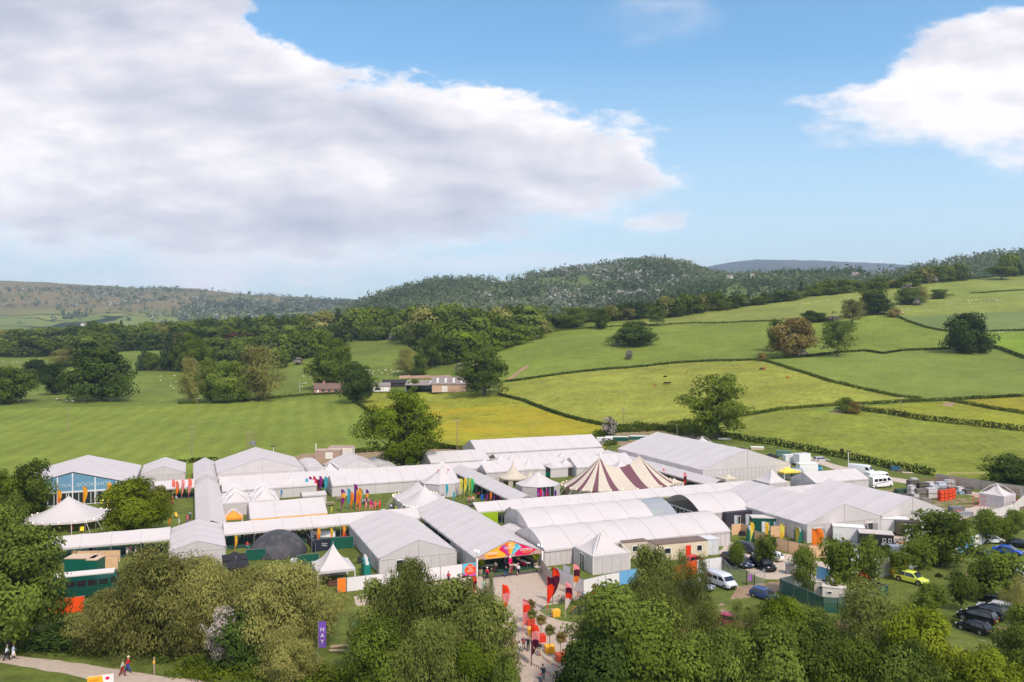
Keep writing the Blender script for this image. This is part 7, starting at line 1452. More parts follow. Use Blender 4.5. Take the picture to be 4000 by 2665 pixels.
fence([(3656, 1888), (3740, 1902), (3830, 1915), (3920, 1930), (4010, 1942), (4120, 1960)], 2.4, GREYF, "long grey screen fence behind the storage yard", name="screen_fence", post=4.5); fence([(3985, 1945), (4000, 1975), (3960, 2012), (3870, 2040), (3820, 2052)], 2.3, col((214, 204, 200), .7), "white screen fence round the yard's right end", name="screen_fence", post=4.)
e = empty("field_gate", at(3700, 1862), -.28, "pale timber rail fence beside the dense dark tree", "fence"); g = MB()
for i in range(7): g.box((i*1.65, i*.62, .6), (.12, .12, 1.2))
for z in (.35, .7, 1.05): g.bar((0, 0, z), (9.9, 3.7, z), .05, 0, .1)
g.build("rails", col((200, 178, 140), .8), e)
fence([(2760, 2003), (2860, 2003)], .01, WB, "x") if 0 else None
lwp = AB(53.8, 146.6); e = empty("lime_wall", lwp, TH, "lime green wall panel under the end of the middle walkway", "wall panel"); g = MB(); g.box((0, 0, 1.2), (4.2, .08, 2.4)); g.build("panel", col((150, 180, 30), .6), e)
e = empty("long_counter", at(1262, 2098), TH-.25, "long white fronted counter under the walkway right of the crowd", "counter"); g = MB(); g.box((0, 0, .55), (4.4, .7, 1.1)); g.build("panel", WHT, e)
# crowd barrier
e = empty("crowd_barrier", at(2128, 2412), .2, "steel crowd barrier near the yellow planter", "barrier"); g = MB(); g.bar((-1.4, 0, 1.05), (1.4, 0, 1.05), .06); g.bar((-1.4, 0, .2), (1.4, 0, .2), .06)
for i in range(12): g.bar((-1.4+2.8*i/11, 0, .2), (-1.4+2.8*i/11, 0, 1.05), .03)
g.build("rails", STEEL, e)
# ------------------------------------------------------------------ planters, tables, bikes, bins
def planter(px, py, c, label, w=.98, ball=True, hh=.8):
    e = empty("planter", at(px, py), .2, label, "planter", "square planters with lollipop trees"); g = MB(); g.box((0, 0, hh/2), (w, w, hh), 0, 0, 1.08); g.box((0, 0, hh-.06), (w*.98, w*.98, .04), 1); g.build("box", [col(c, .6), mat("soil", (.06, .04, .03), .95)], e)
    if ball:
        g = MB(); g.tube([(0, 0, hh-.1), (.02, 0, 2.35)], .035, 6); g.build("stem", BARK, e); inst("foliage", PN['round_m'].crown, e, (0, 0, 2.0), 0, (1.15, 1.15, 1.15), [LM['brown' if c[1] < 120 else 'olive']])
planter(2171, 2405, (245, 185, 60), "yellow square planter beside the crowd barrier", ball=False); planter(2147, 2548, (248, 180, 50), "yellow planter with lollipop tree right of the banded flag"); planter(2113, 2505, (220, 60, 40), "red planter with lollipop tree behind the banded flag")
planter(2078, 2480, (245, 180, 50), "yellow planter with lollipop tree behind the pink flag"); planter(2072, 2440, (200, 70, 50), "red planter with dark bush beyond the pink flag"); planter(2190, 2580, (200, 90, 60), "terracotta planter beside the wispy pale bush")
def table(px, py, rz, label, c=(220, 205, 195), L=2.4, name="table", cat="table", skirt=None):
    e = empty(name, at(px, py), rz, label, cat); g = MB(); g.box((0, 0, .76), (L, .8, .05)); g.build("table_top", col(c, .5), e); lg = MB(); lg.box((0, 0, .37), (.06, .06, .74)); me = lg.mesh("leg", STEEL)
    for x in (-1, 1):
        for y in (-1, 1): inst("leg", me, e, (x*(L/2-.15), y*.3, 0))
    if skirt: g = MB(); g.box((0, -.38, .5), (L*.5, .04, .45)); g.build("cloth", col(skirt, .7), e)
table(1902, 2228, .35, "white trestle table at the left inside the entrance"); table(2003, 2222, -.9, "white table right of the centre post with magenta cloth", skirt=(225, 30, 90)); table(2050, 2212, -.9, "white table near the right palm with magenta cloth", skirt=(225, 30, 90)); table(2118, 2236, -.6, "white table outside the entrance's right corner")
def picnic(px, py, rz, label):
    e = empty("picnic_table", at(px, py), rz, label, "picnic table", "picnic tables"); g = MB(); g.box((0, 0, .76), (1.8, .8, .06)); g.build("table_top", WOOD, e)
    for s in (-1, 1): g = MB(); g.box((0, s*.75, .45), (1.8, .28, .05)); g.build("seat", WOOD, e); g = MB(); g.bar((s*.7, -.8, 0), (s*.7, 0, .74), .09); g.bar((s*.7, .8, 0), (s*.7, 0, .74), .09); g.bar((s*.7, -.75, .42), (s*.7, .75, .42), .07); g.build("leg", WOOD, e)
picnic(1290, 1975, .3, "empty picnic table right of the yellow trimmed tent"); picnic(1332, 1955, 0, "picnic table behind the purple and yellow flag"); picnic(1436, 1966, .2, "occupied picnic table on the flag lawn"); picnic(1466, 1980, .2, "picnic table behind the coral flags"); picnic(1840, 1962, .2, "picnic table on the lawn by the octagonal tent")
def palm(px, py, label):
    e = empty("potted_palm", at(px, py), R.uniform(0, 6), label, "potted palm", "potted palms at the entrance"); g = MB(); g.tube([(0, 0, 0), (0, 0, .75)], [.32, .42], 12); g.build("basket", WOOD, e); g = MB(); g.tube([(0, 0, .7), (0, 0, 1.7)], .07, 6); g.build("trunk", BARK, e)
    inst("fronds", PN['sap_a'].crown, e, (0, 0, .9), 0, (1.5, 1.5, 1.7), [LM['lime']])
palm(1876, 2244, "potted palm at the left corner of the entrance"); palm(2092, 2218, "potted palm at the right corner of the entrance")
def bike(px, py, rz, c, label):
    e = empty("bicycle", at(px, py), rz, label, "bicycle", "bicycles parked on the grass island"); fr = MB()
    A, B, S, Hd = (-.5, 0, .34), (.55, 0, .34), (-.12, 0, .85), (.40, 0, .92); bb = (-.05, 0, .3)
    for p_, q_ in ((A, bb), (bb, S), (A, S), (bb, Hd), (S, Hd), (Hd, B)): fr.bar(p_, q_, .035)
    fr.bar((.36, -.28, 1.02), (.36, .28, 1.02), .03); fr.build("frame", col(c, .4), e); s_ = MB(); s_.box((-.14, 0, .92), (.24, .12, .05)); s_.build("saddle", RUBBER, e); w = MB()
    for i in range(16):
        t0, t1 = 2*math.pi*i/16, 2*math.pi*(i+1)/16; w.bar((.34*math.cos(t0), 0, .34*math.sin(t0)), (.34*math.cos(t1), 0, .34*math.sin(t1)), .035)
        if i % 4 == 0: w.bar((0, 0, 0), (.34*math.cos(t0), 0, .34*math.sin(t0)), .008)
    me = w.mesh("wheel", RUBBER)
    for x in (-.5, .55): inst("wheel", me, e, (x, 0, .34))
rr = random.Random(3)
for i, (px, py) in enumerate([(2186, 2352), (2198, 2358), (2210, 2350), (2258, 2338), (2272, 2342), (2284, 2346), (2296, 2340), (2236, 2352), (2238, 2398), (2250, 2402), (2262, 2396), (2276, 2400), (2290, 2392), (2302, 2398)]):
    c, n_ = [((40, 40, 45), "black"), ((90, 95, 105), "grey"), ((40, 110, 90), "green"), ((200, 90, 40), "orange"), ((40, 60, 110), "blue")][i % 5]
    bike(px, py, rr.uniform(-.4, 1.9), c, "bicycle leaning among others on the grass island by the flags")
def wheelie(px, py, c, label, lid=None):
    e = empty("wheelie_bin", at(px, py), R.uniform(-.4, .4), label, "bin", "wheeled bins"); g = MB(); g.box((0, 0, .52), (.52, .6, .95), 0, 0, 1.12); g.build("bin_body", col(c, .5), e); g = MB(); g.box((0, 0, 1.04), (.64, .72, .08)); g.build("lid", col(lid or c, .5), e)
for i, (px, py) in enumerate([(2132, 1862), (2140, 1862), (2148, 1863), (2158, 1862)]): wheelie(px, py, (30, 170, 130), "bright green wheeled bin behind the white octagon, in a row of four")
for px, py, c, l_ in ((1868, 1945, (30, 30, 36), "black bin with red top beside the diagonal walkway"), (1884, 1953, (40, 100, 190), "blue bin beside the diagonal walkway"), (1186, 1912, (40, 110, 210), "blue bin at the left of the walkway opening"), (896, 2100, (60, 170, 170), "teal bin near the narrow walkway's foot"), (909, 2100, (50, 150, 110), "green bin near the narrow walkway's foot"),
                      (285, 2182, (35, 38, 40), "black bin with green lid at the left walkway"), (300, 2180, (35, 38, 40), "black bin with white lid at the left walkway"), (1345, 2110, (190, 40, 40), "red bin with bags by the big gabled tent's corner"), (1404, 2200, (60, 60, 64), "small dark bin on the grass by the big gabled tent")): wheelie(px, py, c, l_, lid=(200, 200, 205) if 'white lid' in l_ else ((40, 190, 90) if 'green lid' in l_ else ((200, 60, 50) if 'red top' in l_ else None)))
for px, py, rz, c, l_ in ((396, 1972, .3, (225, 225, 60), "yellow deckchair before the bookshop tent"), (140, 1998, .2, (240, 110, 40), "orange deckchair left of the single peaked marquee"), (320, 2078, .4, (240, 210, 40), "yellow deckchair at the single peaked marquee"), (690, 2022, 1., (230, 190, 50), "yellow deckchair on the lawn behind the front walkway"), (668, 1960, -.4, (235, 90, 60), "red deckchair on the bookshop lawn")):
    e = empty("deckchair", at(px, py), rz, l_, "deckchair", "deckchairs"); g = MB(); g.add([(-.3, -.5, .3), (.3, -.5, .3), (.3, 0, .25), (-.3, 0, .25), (.3, .5, 1.), (-.3, .5, 1.)], [(0, 1, 2, 3), (3, 2, 4, 5)]); g.build("sling", col(c, .7), e); g = MB()
    for s in (-.33, .33): g.bar((s, -.6, 0), (s, .55, 1.05), .05); g.bar((s, .5, 0), (s, -.5, .4), .05)
    g.build("frame", WOOD, e)
# bunting
def bunting(a, b, za, zb, n, sag, label):
    P, Q = at(*a), at(*b); o = P.copy(); e = empty("bunting", o, 0, label, "bunting", "strings of bunting"); g = MB(); pts = []
    for i in range(n+1): t = i/n; q = P.lerp(Q, t)-o; q.z = lerp(za, zb, t)-sag*4*t*(1-t); pts.append(q)
    g.tube(pts, .012, 4, 0); d = (Q-P).normalized()
    for i in range(n): q = (pts[i]+pts[i+1])/2; g.add([q-d*.13, q+d*.13, q+Vector((0, 0, -.34))], [(0, 1, 2)], 1+i % 5)
    g.build("string_and_pennants", [STEEL]+[fm(c) for c in ('red', 'white', 'yellow', 'blue', 'pink')], e)
bunting((2024, 2500), (2076, 2570), 2.6, 2.4, 12, .3, "bunting above the walkers left of the banded flag"); bunting((2076, 2600), (2190, 2640), 2.4, 1.0, 18, .4, "bunting from the banded flag down to the right"); bunting((2022, 2590), (2200, 2690), 1.2, 1.2, 22, .3, "lowest bunting across the forecourt mouth"); bunting((1975, 2495), (2024, 2500), 2., 2.4, 10, .2, "bunting left of the thin pole")
e = empty("bunting_pole", at(2024, 2590), 0, "thin dark pole carrying the bunting", "pole"); inst("pole", PSTME, e, (0, 0, 0), 0, (.03, .03, 3.6), [BARK])
# ------------------------------------------------------------------ poles with wires and lamps
def upole(px, py, top, label, arms=1, lamp=False, c=None, name="utility_pole", ter=True):
    P = atT(px, py) if ter else at(px, py); h = (py-top)*P.y/F; e = empty(name, P, 0, label, "pole"); inst("pole", PSTME, e, (0, 0, 0), 0, (.17 if not lamp else .10, .17 if not lamp else .1, h), [c or col((150, 125, 105), .8)]); g = MB()
    if lamp:
        for s in (-1, 1): g.box((s*.35, -.1, h+.15), (.5, .25, .4))
        g.bar((-.4, 0, h), (.4, 0, h), .06); g.build("floodlight", col((70, 66, 70), .5), e)
    elif arms: g.bar((-1.2, 0, h-.2), (1.2, 0, h-.2), .14); [g.box((x, 0, h-.02), (.08, .08, .22)) for x in (-1.1, 0, 1.1)]; g.build("crossarm", col((170, 155, 145), .8), e)
    return e
WP = "wooden electricity pole"
upole(268, 1690, 1592, WP+" with crossarm in the left part of the mown field"); upole(750, 1776, 1664, WP+" with crossarm nearest the small panelled tent"); upole(770, 1620, 1555, WP+" at the far side of the mown field"); upole(1786, 1760, 1642, WP+" at the edge of the buttercup meadow"); upole(2437, 1672, 1597, WP+" above the red earth bank"); upole(3520, 1610, 1552, WP+" in the small right fields"); upole(1171, 1530, 1490, "pale pole beside the bungalow", 0, c=col((210, 205, 200), .6))
e = upole(968, 1760, 1686, "pair of wooden poles carrying a grey transformer, the left pole"); upole(983, 1758, 1690, "middle wooden pole of the transformer group", 0); e = upole(998, 1756, 1690, "right wooden pole of the transformer group", 0); g = MB(); g.box((-.9, -.3, 2.1), (1.5, .8, 1.3)); g.build("transformer", col((135, 150, 165), .5), e)
upole(1068, 1790, 1745, "white lamp mast behind the tall wide gabled tent", lamp=True, c=WHT, ter=False); upole(1234, 1785, 1732, "thin pale mast behind the barrel roofed annex", 0, c=WHT, ter=False); upole(3314, 1852, 1764, "white floodlight mast beside the tall long white van", lamp=True, c=WHT, ter=False); upole(2645, 1702, 1657, "thin grey mast on the bank", 0, c=STEEL)
for px, py, l_ in ((1862, 2256, "lit lamp stand at the entrance's left corner"), (2110, 2232, "lit lamp stand at the entrance's right corner")):
    e = empty("lamp_stand", at(px, py), 0, l_, "lamp stand", "lamp stands at the entrance"); inst("pole", PSTME, e, (0, 0, 0), 0, (.04, .04, 4.0), [STEEL]); g = MB(); g.ell((-.22, -.1, 4.15), (.14, .14, .16)); g.ell((.28, -.1, 4.0), (.14, .14, .16)); g.build("lamp", mat("lamp_glow", (1, .95, .9), emit=((1, .93, .86), 3.)), e)
# ------------------------------------------------------------------ farm
def house(P, rz, L, W, he, hr, wall, roof, label, name="farm_building", chim=(), wins=(), gable=None, name_w="wall", skylights=0, open_=False):
    e = empty(name, P, rz, label, "building"); w = MB()
    w.add([(-L/2, -W/2, 0), (L/2, -W/2, 0), (L/2, W/2, 0), (-L/2, W/2, 0), (-L/2, -W/2, he), (L/2, -W/2, he), (L/2, W/2, he), (-L/2, W/2, he), (-L/2, 0, hr), (L/2, 0, hr)], [(0, 1, 5, 4), (2, 3, 7, 6), (1, 2, 6, 9, 5), (3, 0, 4, 8, 7)] if not open_ else [(2, 3, 7, 6), (1, 2, 6, 9, 5), (3, 0, 4, 8, 7)]); w.build(name_w, wall, e)
    r = MB(); o = .35
    for s in (-1, 1):
        zz = he-(hr-he)*o/(W/2); r.add([(-L/2-o, s*(W/2+o), zz+.05), (L/2+o, s*(W/2+o), zz+.05), (L/2+o, 0, hr+.08), (-L/2-o, 0, hr+.08)], [(0, 1, 2, 3)]); r.add([(-L/2-o, s*(W/2+o), zz-.08), (L/2+o, s*(W/2+o), zz-.08), (L/2+o, 0, hr-.06), (-L/2-o, 0, hr-.06)], [(0, 1, 2, 3)])
    ro = r.build("roof", roof, e)
    for x in chim: q = MB(); q.box((x, 0, hr+.5), (.9, .6, 1.5)); q.build("chimney", wall, ro)
    for i in range(skylights): q = MB(); x = lerp(-L/2+3, L/2-3, (i//2)/max(1, skylights//2-1)); y = -W/2*(.35 if i % 2 else .68); zz = he+(hr-he)*(1-abs(y)/(W/2)); q.add([(x-.6, y-1., zz-(hr-he)/(W/2)*1.+.14), (x+.6, y-1., zz-(hr-he)/(W/2)*1.+.14), (x+.6, y+1., zz+(hr-he)/(W/2)*1.+.14), (x-.6, y+1., zz+(hr-he)/(W/2)*1.+.14)], [(0, 1, 2, 3)]); q.build("skylight", col((225, 220, 220), .4), ro)
    for x, z, ww, hh, m_ in wins:
        q = MB(); q.box((x, -W/2-.04, z), (ww, .08, hh)); o_ = q.build("window" if m_ == 'w' else "door", GLASSD if m_ == 'w' else m_, e)
        if m_ == 'w': f = MB(); f.box((x, -W/2-.06, z+hh/2), (ww+.2, .1, .1)); f.box((x, -W/2-.06, z-hh/2), (ww+.2, .1, .1)); f.build("frame", WHT, o_)
    return e
BRICK = col((190, 140, 120), .85, var=.12, scale=2.); RT = col((120, 95, 88), .85, var=.1, scale=1.5); RG = col((140, 128, 124), .85, var=.1, scale=.8); TIM = col((200, 165, 140), .8, var=.06, scale=.6)
p = atT(1292, 1534); house(p, 0, 17.5, 8, 2.6, 5.6, BRICK, RT, "long low brick bungalow with brown roof and chimneys", name="bungalow", chim=(-4, 5), wins=((-3.5, 1.4, 1.8, 1.2, 'w'), (0, 1.4, 1.6, 1.2, 'w'), (4, 1.4, 2.2, 1.2, 'w'), (-6.5, 1.1, 1., 2., WHT)))
p = atT(1492, 1528); house(p, .1, 9.5, 9, 3.2, 5., col((225, 212, 210), .8), RG, "white walled farm shed with grey roof beside the dark oak", wins=((-2, 1.6, 3, 1.6, 'w'), (2.6, 1.4, 2.2, 2.6, col((235, 230, 228), .6))))
p = atT(1545, 1510); house(p, 0, 15, 5, 2.5, 4.2, col((60, 55, 58), .8), col((55, 50, 54), .8), "dark round roofed shed behind the white walled shed")
p = atT(1650, 1528); house(p, -.12, 17, 11, 3.8, 6.3, col((160, 190, 210), .7), RG, "open fronted barn with pale blue gable and grey roof", open_=True, skylights=4)
p = atT(1770, 1532); house(p+Vector((0, 7, 0)), .05, 24, 16, 4.5, 8.2, TIM, RG, "largest barn with pinkish boarded walls and grey roof with skylights", skylights=10, wins=((-5, 1.8, 3.2, 3.4, col((225, 215, 212), .6)), (1.5, 1.6, 3, 3, TIM)))
for px in (1610, 1640, 1668, 1690):
    pass
e = empty("stone_wall", atT(1595, 1478), 0, "low pinkish stone wall in the pasture behind the barns", "wall"); g = MB(); q0 = atT(1595, 1478)
for a_, b_ in ((1560, 1602), (1602, 1680), (1680, 1760)): u, v = atT(a_, 1479)-q0, atT(b_, 1476)-q0; g.bar((u.x, u.y, u.z+.9), (v.x, v.y, v.z+.9), .5, 0, 1.8)
g.build("stonework", col((200, 160, 145), .9, var=.15, scale=.8), e)
for i in range(9):
    p = atT(1716+rr.uniform(0, 44), 1527+rr.uniform(-3, 2)); g = MB(); g.tube([(0, -.6, .6), (0, .6, .6)], [.6, .6], 12); g.build("bale", col((38, 38, 48), .35), empty("wrapped_bale", p, rr.uniform(0, 3), "black wrapped silage bale in the heap before the largest barn", "bale", "black wrapped bales"), smooth=True)
for px, py, top, w_, l_ in ((1640, 1532, 1480, 46, "small green tree between the farm sheds"),): tree(px-20, py, top, w_, 'round_m', 'mid', l_)
p = atT(998, 1410+35); house(p, .1, 8, 6, 3.2, 5.6, col((190, 90, 70), .8), RT, "red brick cottage half hidden by the tall pale poplar", name="cottage", wins=((0, 2, 1.4, 1.2, 'w'),))
D_ = 1050.; 
for px, y0, s_, l_ in ((2850, 1088, 9, "white gabled farmhouse high on the wooded hill"), (2940, 1084, 8, "grey farmhouse in trees left of the mountain"), (1900, 1228, 22, "long pale shed roof beyond the wood above the barns"), (330, 1272, 14, "pale farmhouse in the far left valley fields"), (3340, 1078, 10, "small house among the skyline trees")):
    Dd = 1300. if px != 330 else 1900.; house(Vector(((px-2000)/F*Dd, Dd, H-(y0-HY)*Dd/F)), .2, s_, 7, 3.5, 6.5, col((225, 215, 210), .8), RG, l_, name="farmhouse", wins=((0, 2, 1.6, 1.4, 'w'),))
# ------------------------------------------------------------------ animals
def quad(scale, pose, seed):
    "one continuous body of a cow or sheep: trunk, neck, head and four jointed legs grown as one skin"
    g = {}; sc_ = scale
    J = dict(rump=(-.75, 0, 1.15), mid=(-.1, 0, 1.08), chest=(.62, 0, 1.1), neck=(.95, 0, 1.2 if pose != 'graze' else .95), head=(1.25, 0, 1.35 if pose != 'graze' else .35), nose=(1.52, 0, 1.2 if pose != 'graze' else .12), tail=(-.98, 0, 1.1), tt=(-1.06, 0, .6))
    for s, n in ((-1, 'l'), (1, 'r')): J['hk'+n] = (-.62, s*.26, .78); J['ho'+n] = (-.88, s*.26, .45); J['hf'+n] = (-.78, s*.26, .04); J['fe'+n] = (.58, s*.24, .72); J['fk'+n] = (.60, s*.24, .40); J['ff'+n] = (.60, s*.24, .04)
    if pose == 'lie':
        for k in J: J[k] = (J[k][0], J[k][1]*(1.2), max(.08, J[k][2]-.62))
    R_ = dict(rump=.30, mid=.38, chest=.34, neck=.2, head=.15, nose=.10, tail=.04, tt=.04, hk=.15, ho=.07, hf=.06, fe=.12, fk=.065, ff=.06)
    E_ = [('mid', 'rump'), ('mid', 'chest'), ('chest', 'neck'), ('neck', 'head'), ('head', 'nose'), ('rump', 'tail'), ('tail', 'tt')]+[e_ for n in 'lr' for e_ in (('rump', 'hk'+n), ('hk'+n, 'ho'+n), ('ho'+n, 'hf'+n), ('chest', 'fe'+n), ('fe'+n, 'fk'+n), ('fk'+n, 'ff'+n))]
    ks = list(J); me = bpy.data.meshes.new("q"); me.from_pydata([J[k] for k in ks], [(ks.index(a), ks.index(b)) for a, b in E_], []); o = bpy.data.objects.new("q", me); C.objects.link(o); bpy.context.view_layer.objects.active = o; o.modifiers.new("s", 'SKIN')
    if not me.skin_vertices:
        with bpy.context.temp_override(active_object=o, object=o): bpy.ops.mesh.customdata_skin_add()
    sk = me.skin_vertices[0].data
    for i, k in enumerate(ks): r = R_.get(k, R_.get(k[:2], .05)); sk[i].radius = (r*.85, r); sk[i].use_root = k == 'mid'
    dg = bpy.context.evaluated_depsgraph_get(); m = bpy.data.meshes.new_from_object(o.evaluated_get(dg)); bpy.data.objects.remove(o); m.materials.clear(); m.materials.append(RUBBER); m.polygons.foreach_set("use_smooth", [True]*len(m.polygons)); m.name = "animal"; return m
QS, QG, QL = quad(1, 'stand', 1), quad(1, 'graze', 2), quad(1, 'lie', 3)
def cow(px, py, c, label, me=None, rz=None, s=1.): o = inst("cow", me or QG, None, atT(px, py), rz if rz is not None else R.uniform(-.4, .4), (s, s, s), [col(c, .8)]); tag(o, label, "cow", "cattle in the hill fields")
cow(2601, 1503, (26, 24, 26), "black cow grazing left of its black neighbour in the cattle field", rz=math.pi); cow(2612, 1503, (34, 30, 30), "black cow standing right of its black neighbour in the cattle field", QS, rz=0); cow(2598, 1473, (30, 26, 26), "black cow lying alone above the two grazing ones", QL); cow(2558, 1507, (150, 75, 45), "brown calf lying left of the two black cows", QL, s=.7)
cow(2679, 1460, (165, 80, 50), "reddish calf near the middle of the cattle field", QL, s=.7); cow(2731, 1463, (200, 150, 110), "pale calf standing near the oak's top", QS, s=.7, rz=1.4); cow(2782, 1466, (160, 85, 50), "brown calf just above the ragged oak", QL, s=.7)
cow(2975, 1447, (26, 24, 28), "black cow near the top hedge corner", QG, rz=math.pi); cow(2984, 1446, (165, 70, 40), "red cow beside the black one near the hedge corner", QS); cow(3076, 1477, (175, 80, 50), "red calf below the long slanting hedge", QL, s=.8); cow(3289, 1772, (22, 22, 26), "black cow grazing beside the track hedge", QG, rz=.9)
# sheep: one continuous body each
nS = 0
def sheep(px, py, lab, grp):
    me = R.choice([QG, QS, QL]); o = inst("sheep", me, None, atT(px, py), R.uniform(0, 6.28), (.62, .75, .66), [col((225, 205, 185), .9)]); tag(o, lab, "sheep", grp)
rr = random.Random(9)
for n_, (x0, x1, y0, y1), lab in ((26, (3080, 3480, 1140, 1200), "white sheep in the high pasture left of the dark hilltop trees"), (34, (3500, 3990, 1195, 1225), "white sheep in the strip of pasture above the smooth upper right field"), (16, (1430, 1570, 1446, 1466), "white sheep in the pasture behind the bungalow"), (12, (60, 480, 1560, 1572), "sheep resting near the big spreading dark oak"), (9, (0, 220, 1390, 1425), "sheep in the pasture at the far left"), (6, (620, 720, 1450, 1560), "sheep right of the big spreading oak"), (7, (1180, 1225, 1450, 1515), "sheep left of the bungalow"), (5, (3850, 3990, 1300, 1303), "sheep along the hedge right of the huge dark tree")):
    for i in range(n_): x = rr.uniform(x0, x1); sheep(x, rr.uniform(y0, y1)-(x-x0)*.08*(x0 in (3080, 3500)), lab, lab.replace("white ", "")+"s group" if 0 else lab)
# ------------------------------------------------------------------ the storage yard
def stack(px, py, rz, dims, c, label, n=1, name="crate", cat="crate", group=None):
    L, W, Hh = dims; P = at(px, py)
    for k in range(n):
        e = empty(name, P+Vector((0, 0, k*(Hh+.04))), rz, label if n == 1 else label+(", %s of its stack" % ["bottom", "second up", "third up"][k]), cat, group); g = MB(); g.box((0, 0, Hh/2), (L, W, Hh), 0)
        for sx_ in (-1, 1):
            for sy_ in (-1, 1): g.box((sx_*L/2, sy_*W/2, Hh/2), (.1, .1, Hh+.02), 1)
        for z in (.06, Hh-.05): 
            for sy_ in (-1, 1): g.box((0, sy_*(W/2+.02), z), (L, .06, .1), 1)
            for sx_ in (-1, 1): g.box((sx_*(L/2+.02), 0, z), (.06, W, .1), 1)
        g.build("crate_body", [col(c, .6, var=.12, scale=1.2), col(tuple(int(v*.8) for v in c), .6)], e)
RB = (235, 82, 40)
for i, (px, py) in enumerate([(3676, 1956), (3692, 1954), (3708, 1951), (3720, 1946)]):
    stack(px, py, .25, (.95, .9, .74), RB, "orange plastic crate in the %s column of the orange stack" % ["left", "second", "third", "right"][i], 3, group="orange crates stacked in the yard")
rr = random.Random(21); GC = [((150, 160, 175), "blue grey"), ((190, 190, 200), "pale grey"), ((120, 112, 105), "brown grey"), ((205, 200, 200), "white"), ((96, 90, 84), "dark")]
k = 0
for row, (y0, x0, x1) in enumerate([(1898, 3570, 3760), (1914, 3565, 3790), (1930, 3560, 3800), (1946, 3540, 3660)]):
    x = x0
    while x < x1:
        w = rr.uniform(1.2, 2.6); c, n_ = rr.choice(GC); hh = rr.uniform(.7, 1.1)
        stack(x, y0+rr.uniform(-3, 3), .1+rr.uniform(-.15, .15), (w, 1.3, hh), c, "%s storage crate or stillage in the packed yard" % n_, rr.choice([1, 2, 2]) if rr.random() < .99 else 1, name="stillage", group="crates and stillages packed in the yard"); x += w*F/185.+rr.uniform(1, 6)
        k += 1
def cage(px, py, rz, dims, c, label):
    L, W, Hh = dims; e = empty("steel_cage", at(px, py), rz, label, "rack", "steel racks in the yard"); g = MB()
    for x in np.linspace(-L/2, L/2, max(2, int(L/1.2))):
        for y in (-W/2, W/2): g.bar((x, y, 0), (x, y, Hh), .07)
    for z in (.15, Hh*.55, Hh):
        for y in (-W/2, W/2): g.bar((-L/2, y, z), (L/2, y, z), .06)
        for x in (-L/2, L/2): g.bar((x, -W/2, z), (x, W/2, z), .06)
    g.build("rails", col(c, .6), e)
for px, py, rz, d, c, l_ in ((3625, 1898, .0, (6, 1.5, 1.6), (150, 105, 85), "rusty brown steel rack at the back of the packed yard"), (3700, 1892, -.1, (6, 1.5, 1.7), (140, 100, 85), "rusty rack near the grey screen fence"), (3745, 1905, -.1, (4, 1.5, 2.2), (150, 110, 95), "tall rusty rack at the right of the packed yard"), (3395, 1918, .1, (2.6, 1.4, 1.4), (90, 75, 70), "small dark rack beside the motorhome"),
                          (3960, 1935, -.2, (4, 1.8, 1.6), (130, 95, 80), "brown rack piled with planks at the right edge"), (3850, 1975, .0, (4.2, 2.2, 2.2), (220, 70, 50), "red steel frame standing open in the yard"), (3255, 2110, 0, (1.9, 1.2, 1.0), (205, 45, 40), "red steel cage heaped with red cones by the double doors")): cage(px, py, rz, d, c, l_)
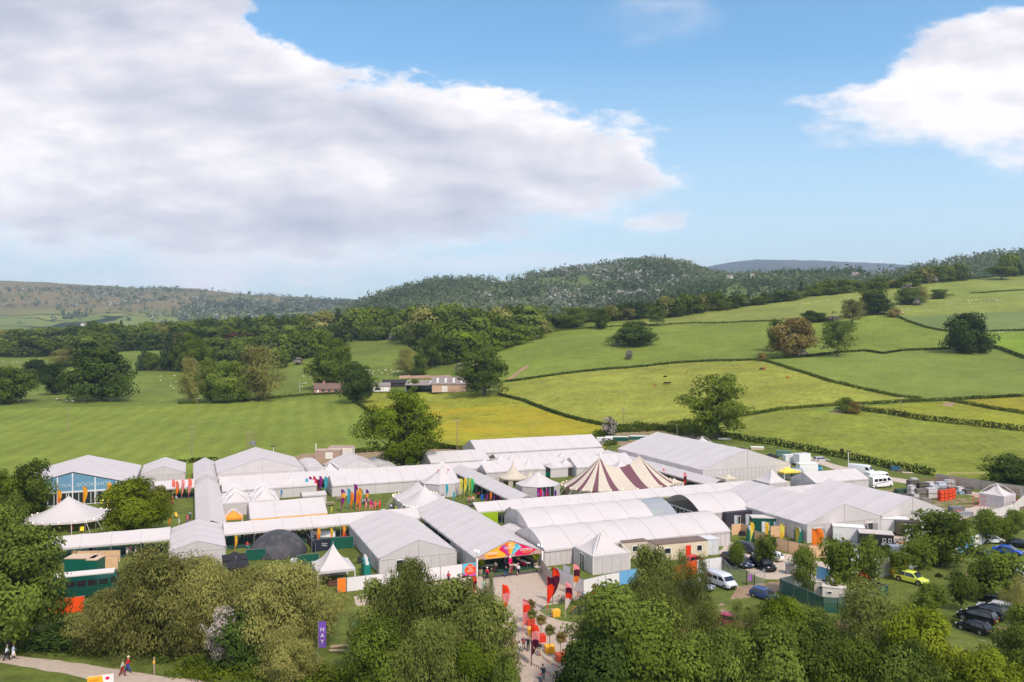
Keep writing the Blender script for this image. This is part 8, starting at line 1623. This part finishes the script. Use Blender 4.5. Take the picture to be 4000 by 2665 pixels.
for px, py, rz, d, c, l_ in ((3560, 1960, 0., (2.6, 1.3, 1.0), (130, 115, 105), "brown timber stack at the front of the yard"), (3530, 1950, .0, (1.8, 1.2, .8), (120, 108, 98), "low brown crate at the yard's left corner"), (3618, 1962, 0, (2.2, 1.3, .9), (140, 130, 122), "grey brown crate left of the orange stack"), (3520, 1925, .1, (2.6, 1.4, .9), (62, 84, 66), "dark green low crates at the yard's left end"),
                          (3498, 1842, -.3, (2.2, 1.4, 1.4), (60, 100, 130), "blue skip beside the track hedge"), (3520, 1846, -.3, (2.2, 1.3, .7), (110, 100, 95), "brown low skip right of the blue one"), (3545, 1852, -.3, (2.6, 1.3, .5), (215, 195, 175), "pale heap of boards by the track hedge"), (3735, 1998, .1, (2.6, 1.6, 1.0), (120, 122, 124), "grey open trailer in the yard"), (3765, 2016, .1, (3.0, 1.5, .9), (150, 152, 156), "grey steel crate by the yard's front"),
                          (3748, 2012, .1, (1.2, 1., .9), (215, 60, 40), "red box in front of the yard"), (3930, 1980, 0, (3.4, 1.6, 1.3), (160, 165, 172), "grey tarpaulined box by the red load"), (3955, 1968, .3, (3.8, 1.4, .9), (170, 40, 45), "dark red covered load in the yard"), (3920, 2000, .5, (5.5, 1.4, .5), (150, 130, 115), "long flat timber pile by the white screen fence"), (3960, 1992, .5, (5.5, 1.2, .5), (130, 112, 100), "second flat timber pile by the white screen fence"),
                          (3470, 2132, -.3, (2.2, 1.3, .8), (140, 138, 138), "grey galvanised trailer by the black shed"), (3530, 2122, .2, (2., 1.2, .3), (170, 130, 100), "loose timber pallets in the service yard"), (2902, 2092, 0, (.9, .7, .8), (50, 50, 55), "dark box behind the bamboo screen"), (1190, 2200, 0, (2.2, 1.2, 1.0), (225, 190, 160), "pale plywood box at the dome's foot"), (1150, 2205, 0, (1., .8, .9), (230, 228, 230), "white box at the dome's foot"), (1355, 2282, .2, (1.4, .9, .8), (120, 80, 60), "brown cupboard inside the open pagoda"), (1310, 2286, .2, (2., .8, .7), (110, 75, 60), "brown bench inside the open pagoda"),
                          (1640, 1772, 0, (2.4, 1.4, 1.1), (228, 222, 220), "white covered box behind the four bay back tent"), (1660, 1774, 0, (1.6, 1.2, .9), (140, 110, 95), "brown timber box behind the four bay back tent"), (1360, 1880, 0, (.1, .1, .1), None, None)):
    if l_: stack(px, py, rz, d, c, l_, name="storage_box", cat="box")
e = empty("ship_mast_lights", at(1, 2000)) if 0 else None
# gravestone-like small marks on the red pennants of the octagonal tent
for s_ in (-1, 1):
    p = AB(54.6+s_*1.2, 179.6, 5.9); e = empty("pennant", p, 0, "small red pennant at the %s of the octagonal tent's peak" % ("left" if s_ < 0 else "right"), "pennant"); g = MB(); g.add([(0, 0, 0), (.5, 0, -.25), (0, 0, -.5)], [(0, 1, 2)]); g.bar((0, 0, -1.2), (0, 0, .05), .04); g.build("cloth", col((190, 30, 60), .7), e)
# heras style rubble of the path: wooden post with yellow sign
e = empty("marker_post", at(603, 2632), 0, "timber post with small yellow notice by the path", "post"); g = MB(); g.box((0, 0, .9), (.16, .16, 1.8)); g.build("post", WOOD, e); g = MB(); g.box((0, -.1, 1.3), (.2, .04, .3)); g.build("notice", YEL, e)
# wooden pole at the bottom right and log heap behind the purple banner
e = empty("timber_post", at(2710, 2690), 0, "bare timber post at the bottom edge among the maples", "post"); inst("pole", PSTME, e, (0, 0, 0), 0, (.13, .13, 4.2), [WOOD])
for px, py, rz, l_ in ((1345, 2530, .2, "upper felled log beside the purple banner"), (1340, 2550, -.1, "lower felled log beside the purple banner")):
    e = empty("log", at(px, py), rz, l_, "log"); g = MB(); g.tube([(-1.6, 0, .2), (0, .05, .22), (1.6, 0, .2)], [.2, .18, .15], 8); g.build("trunk", WOOD, e)
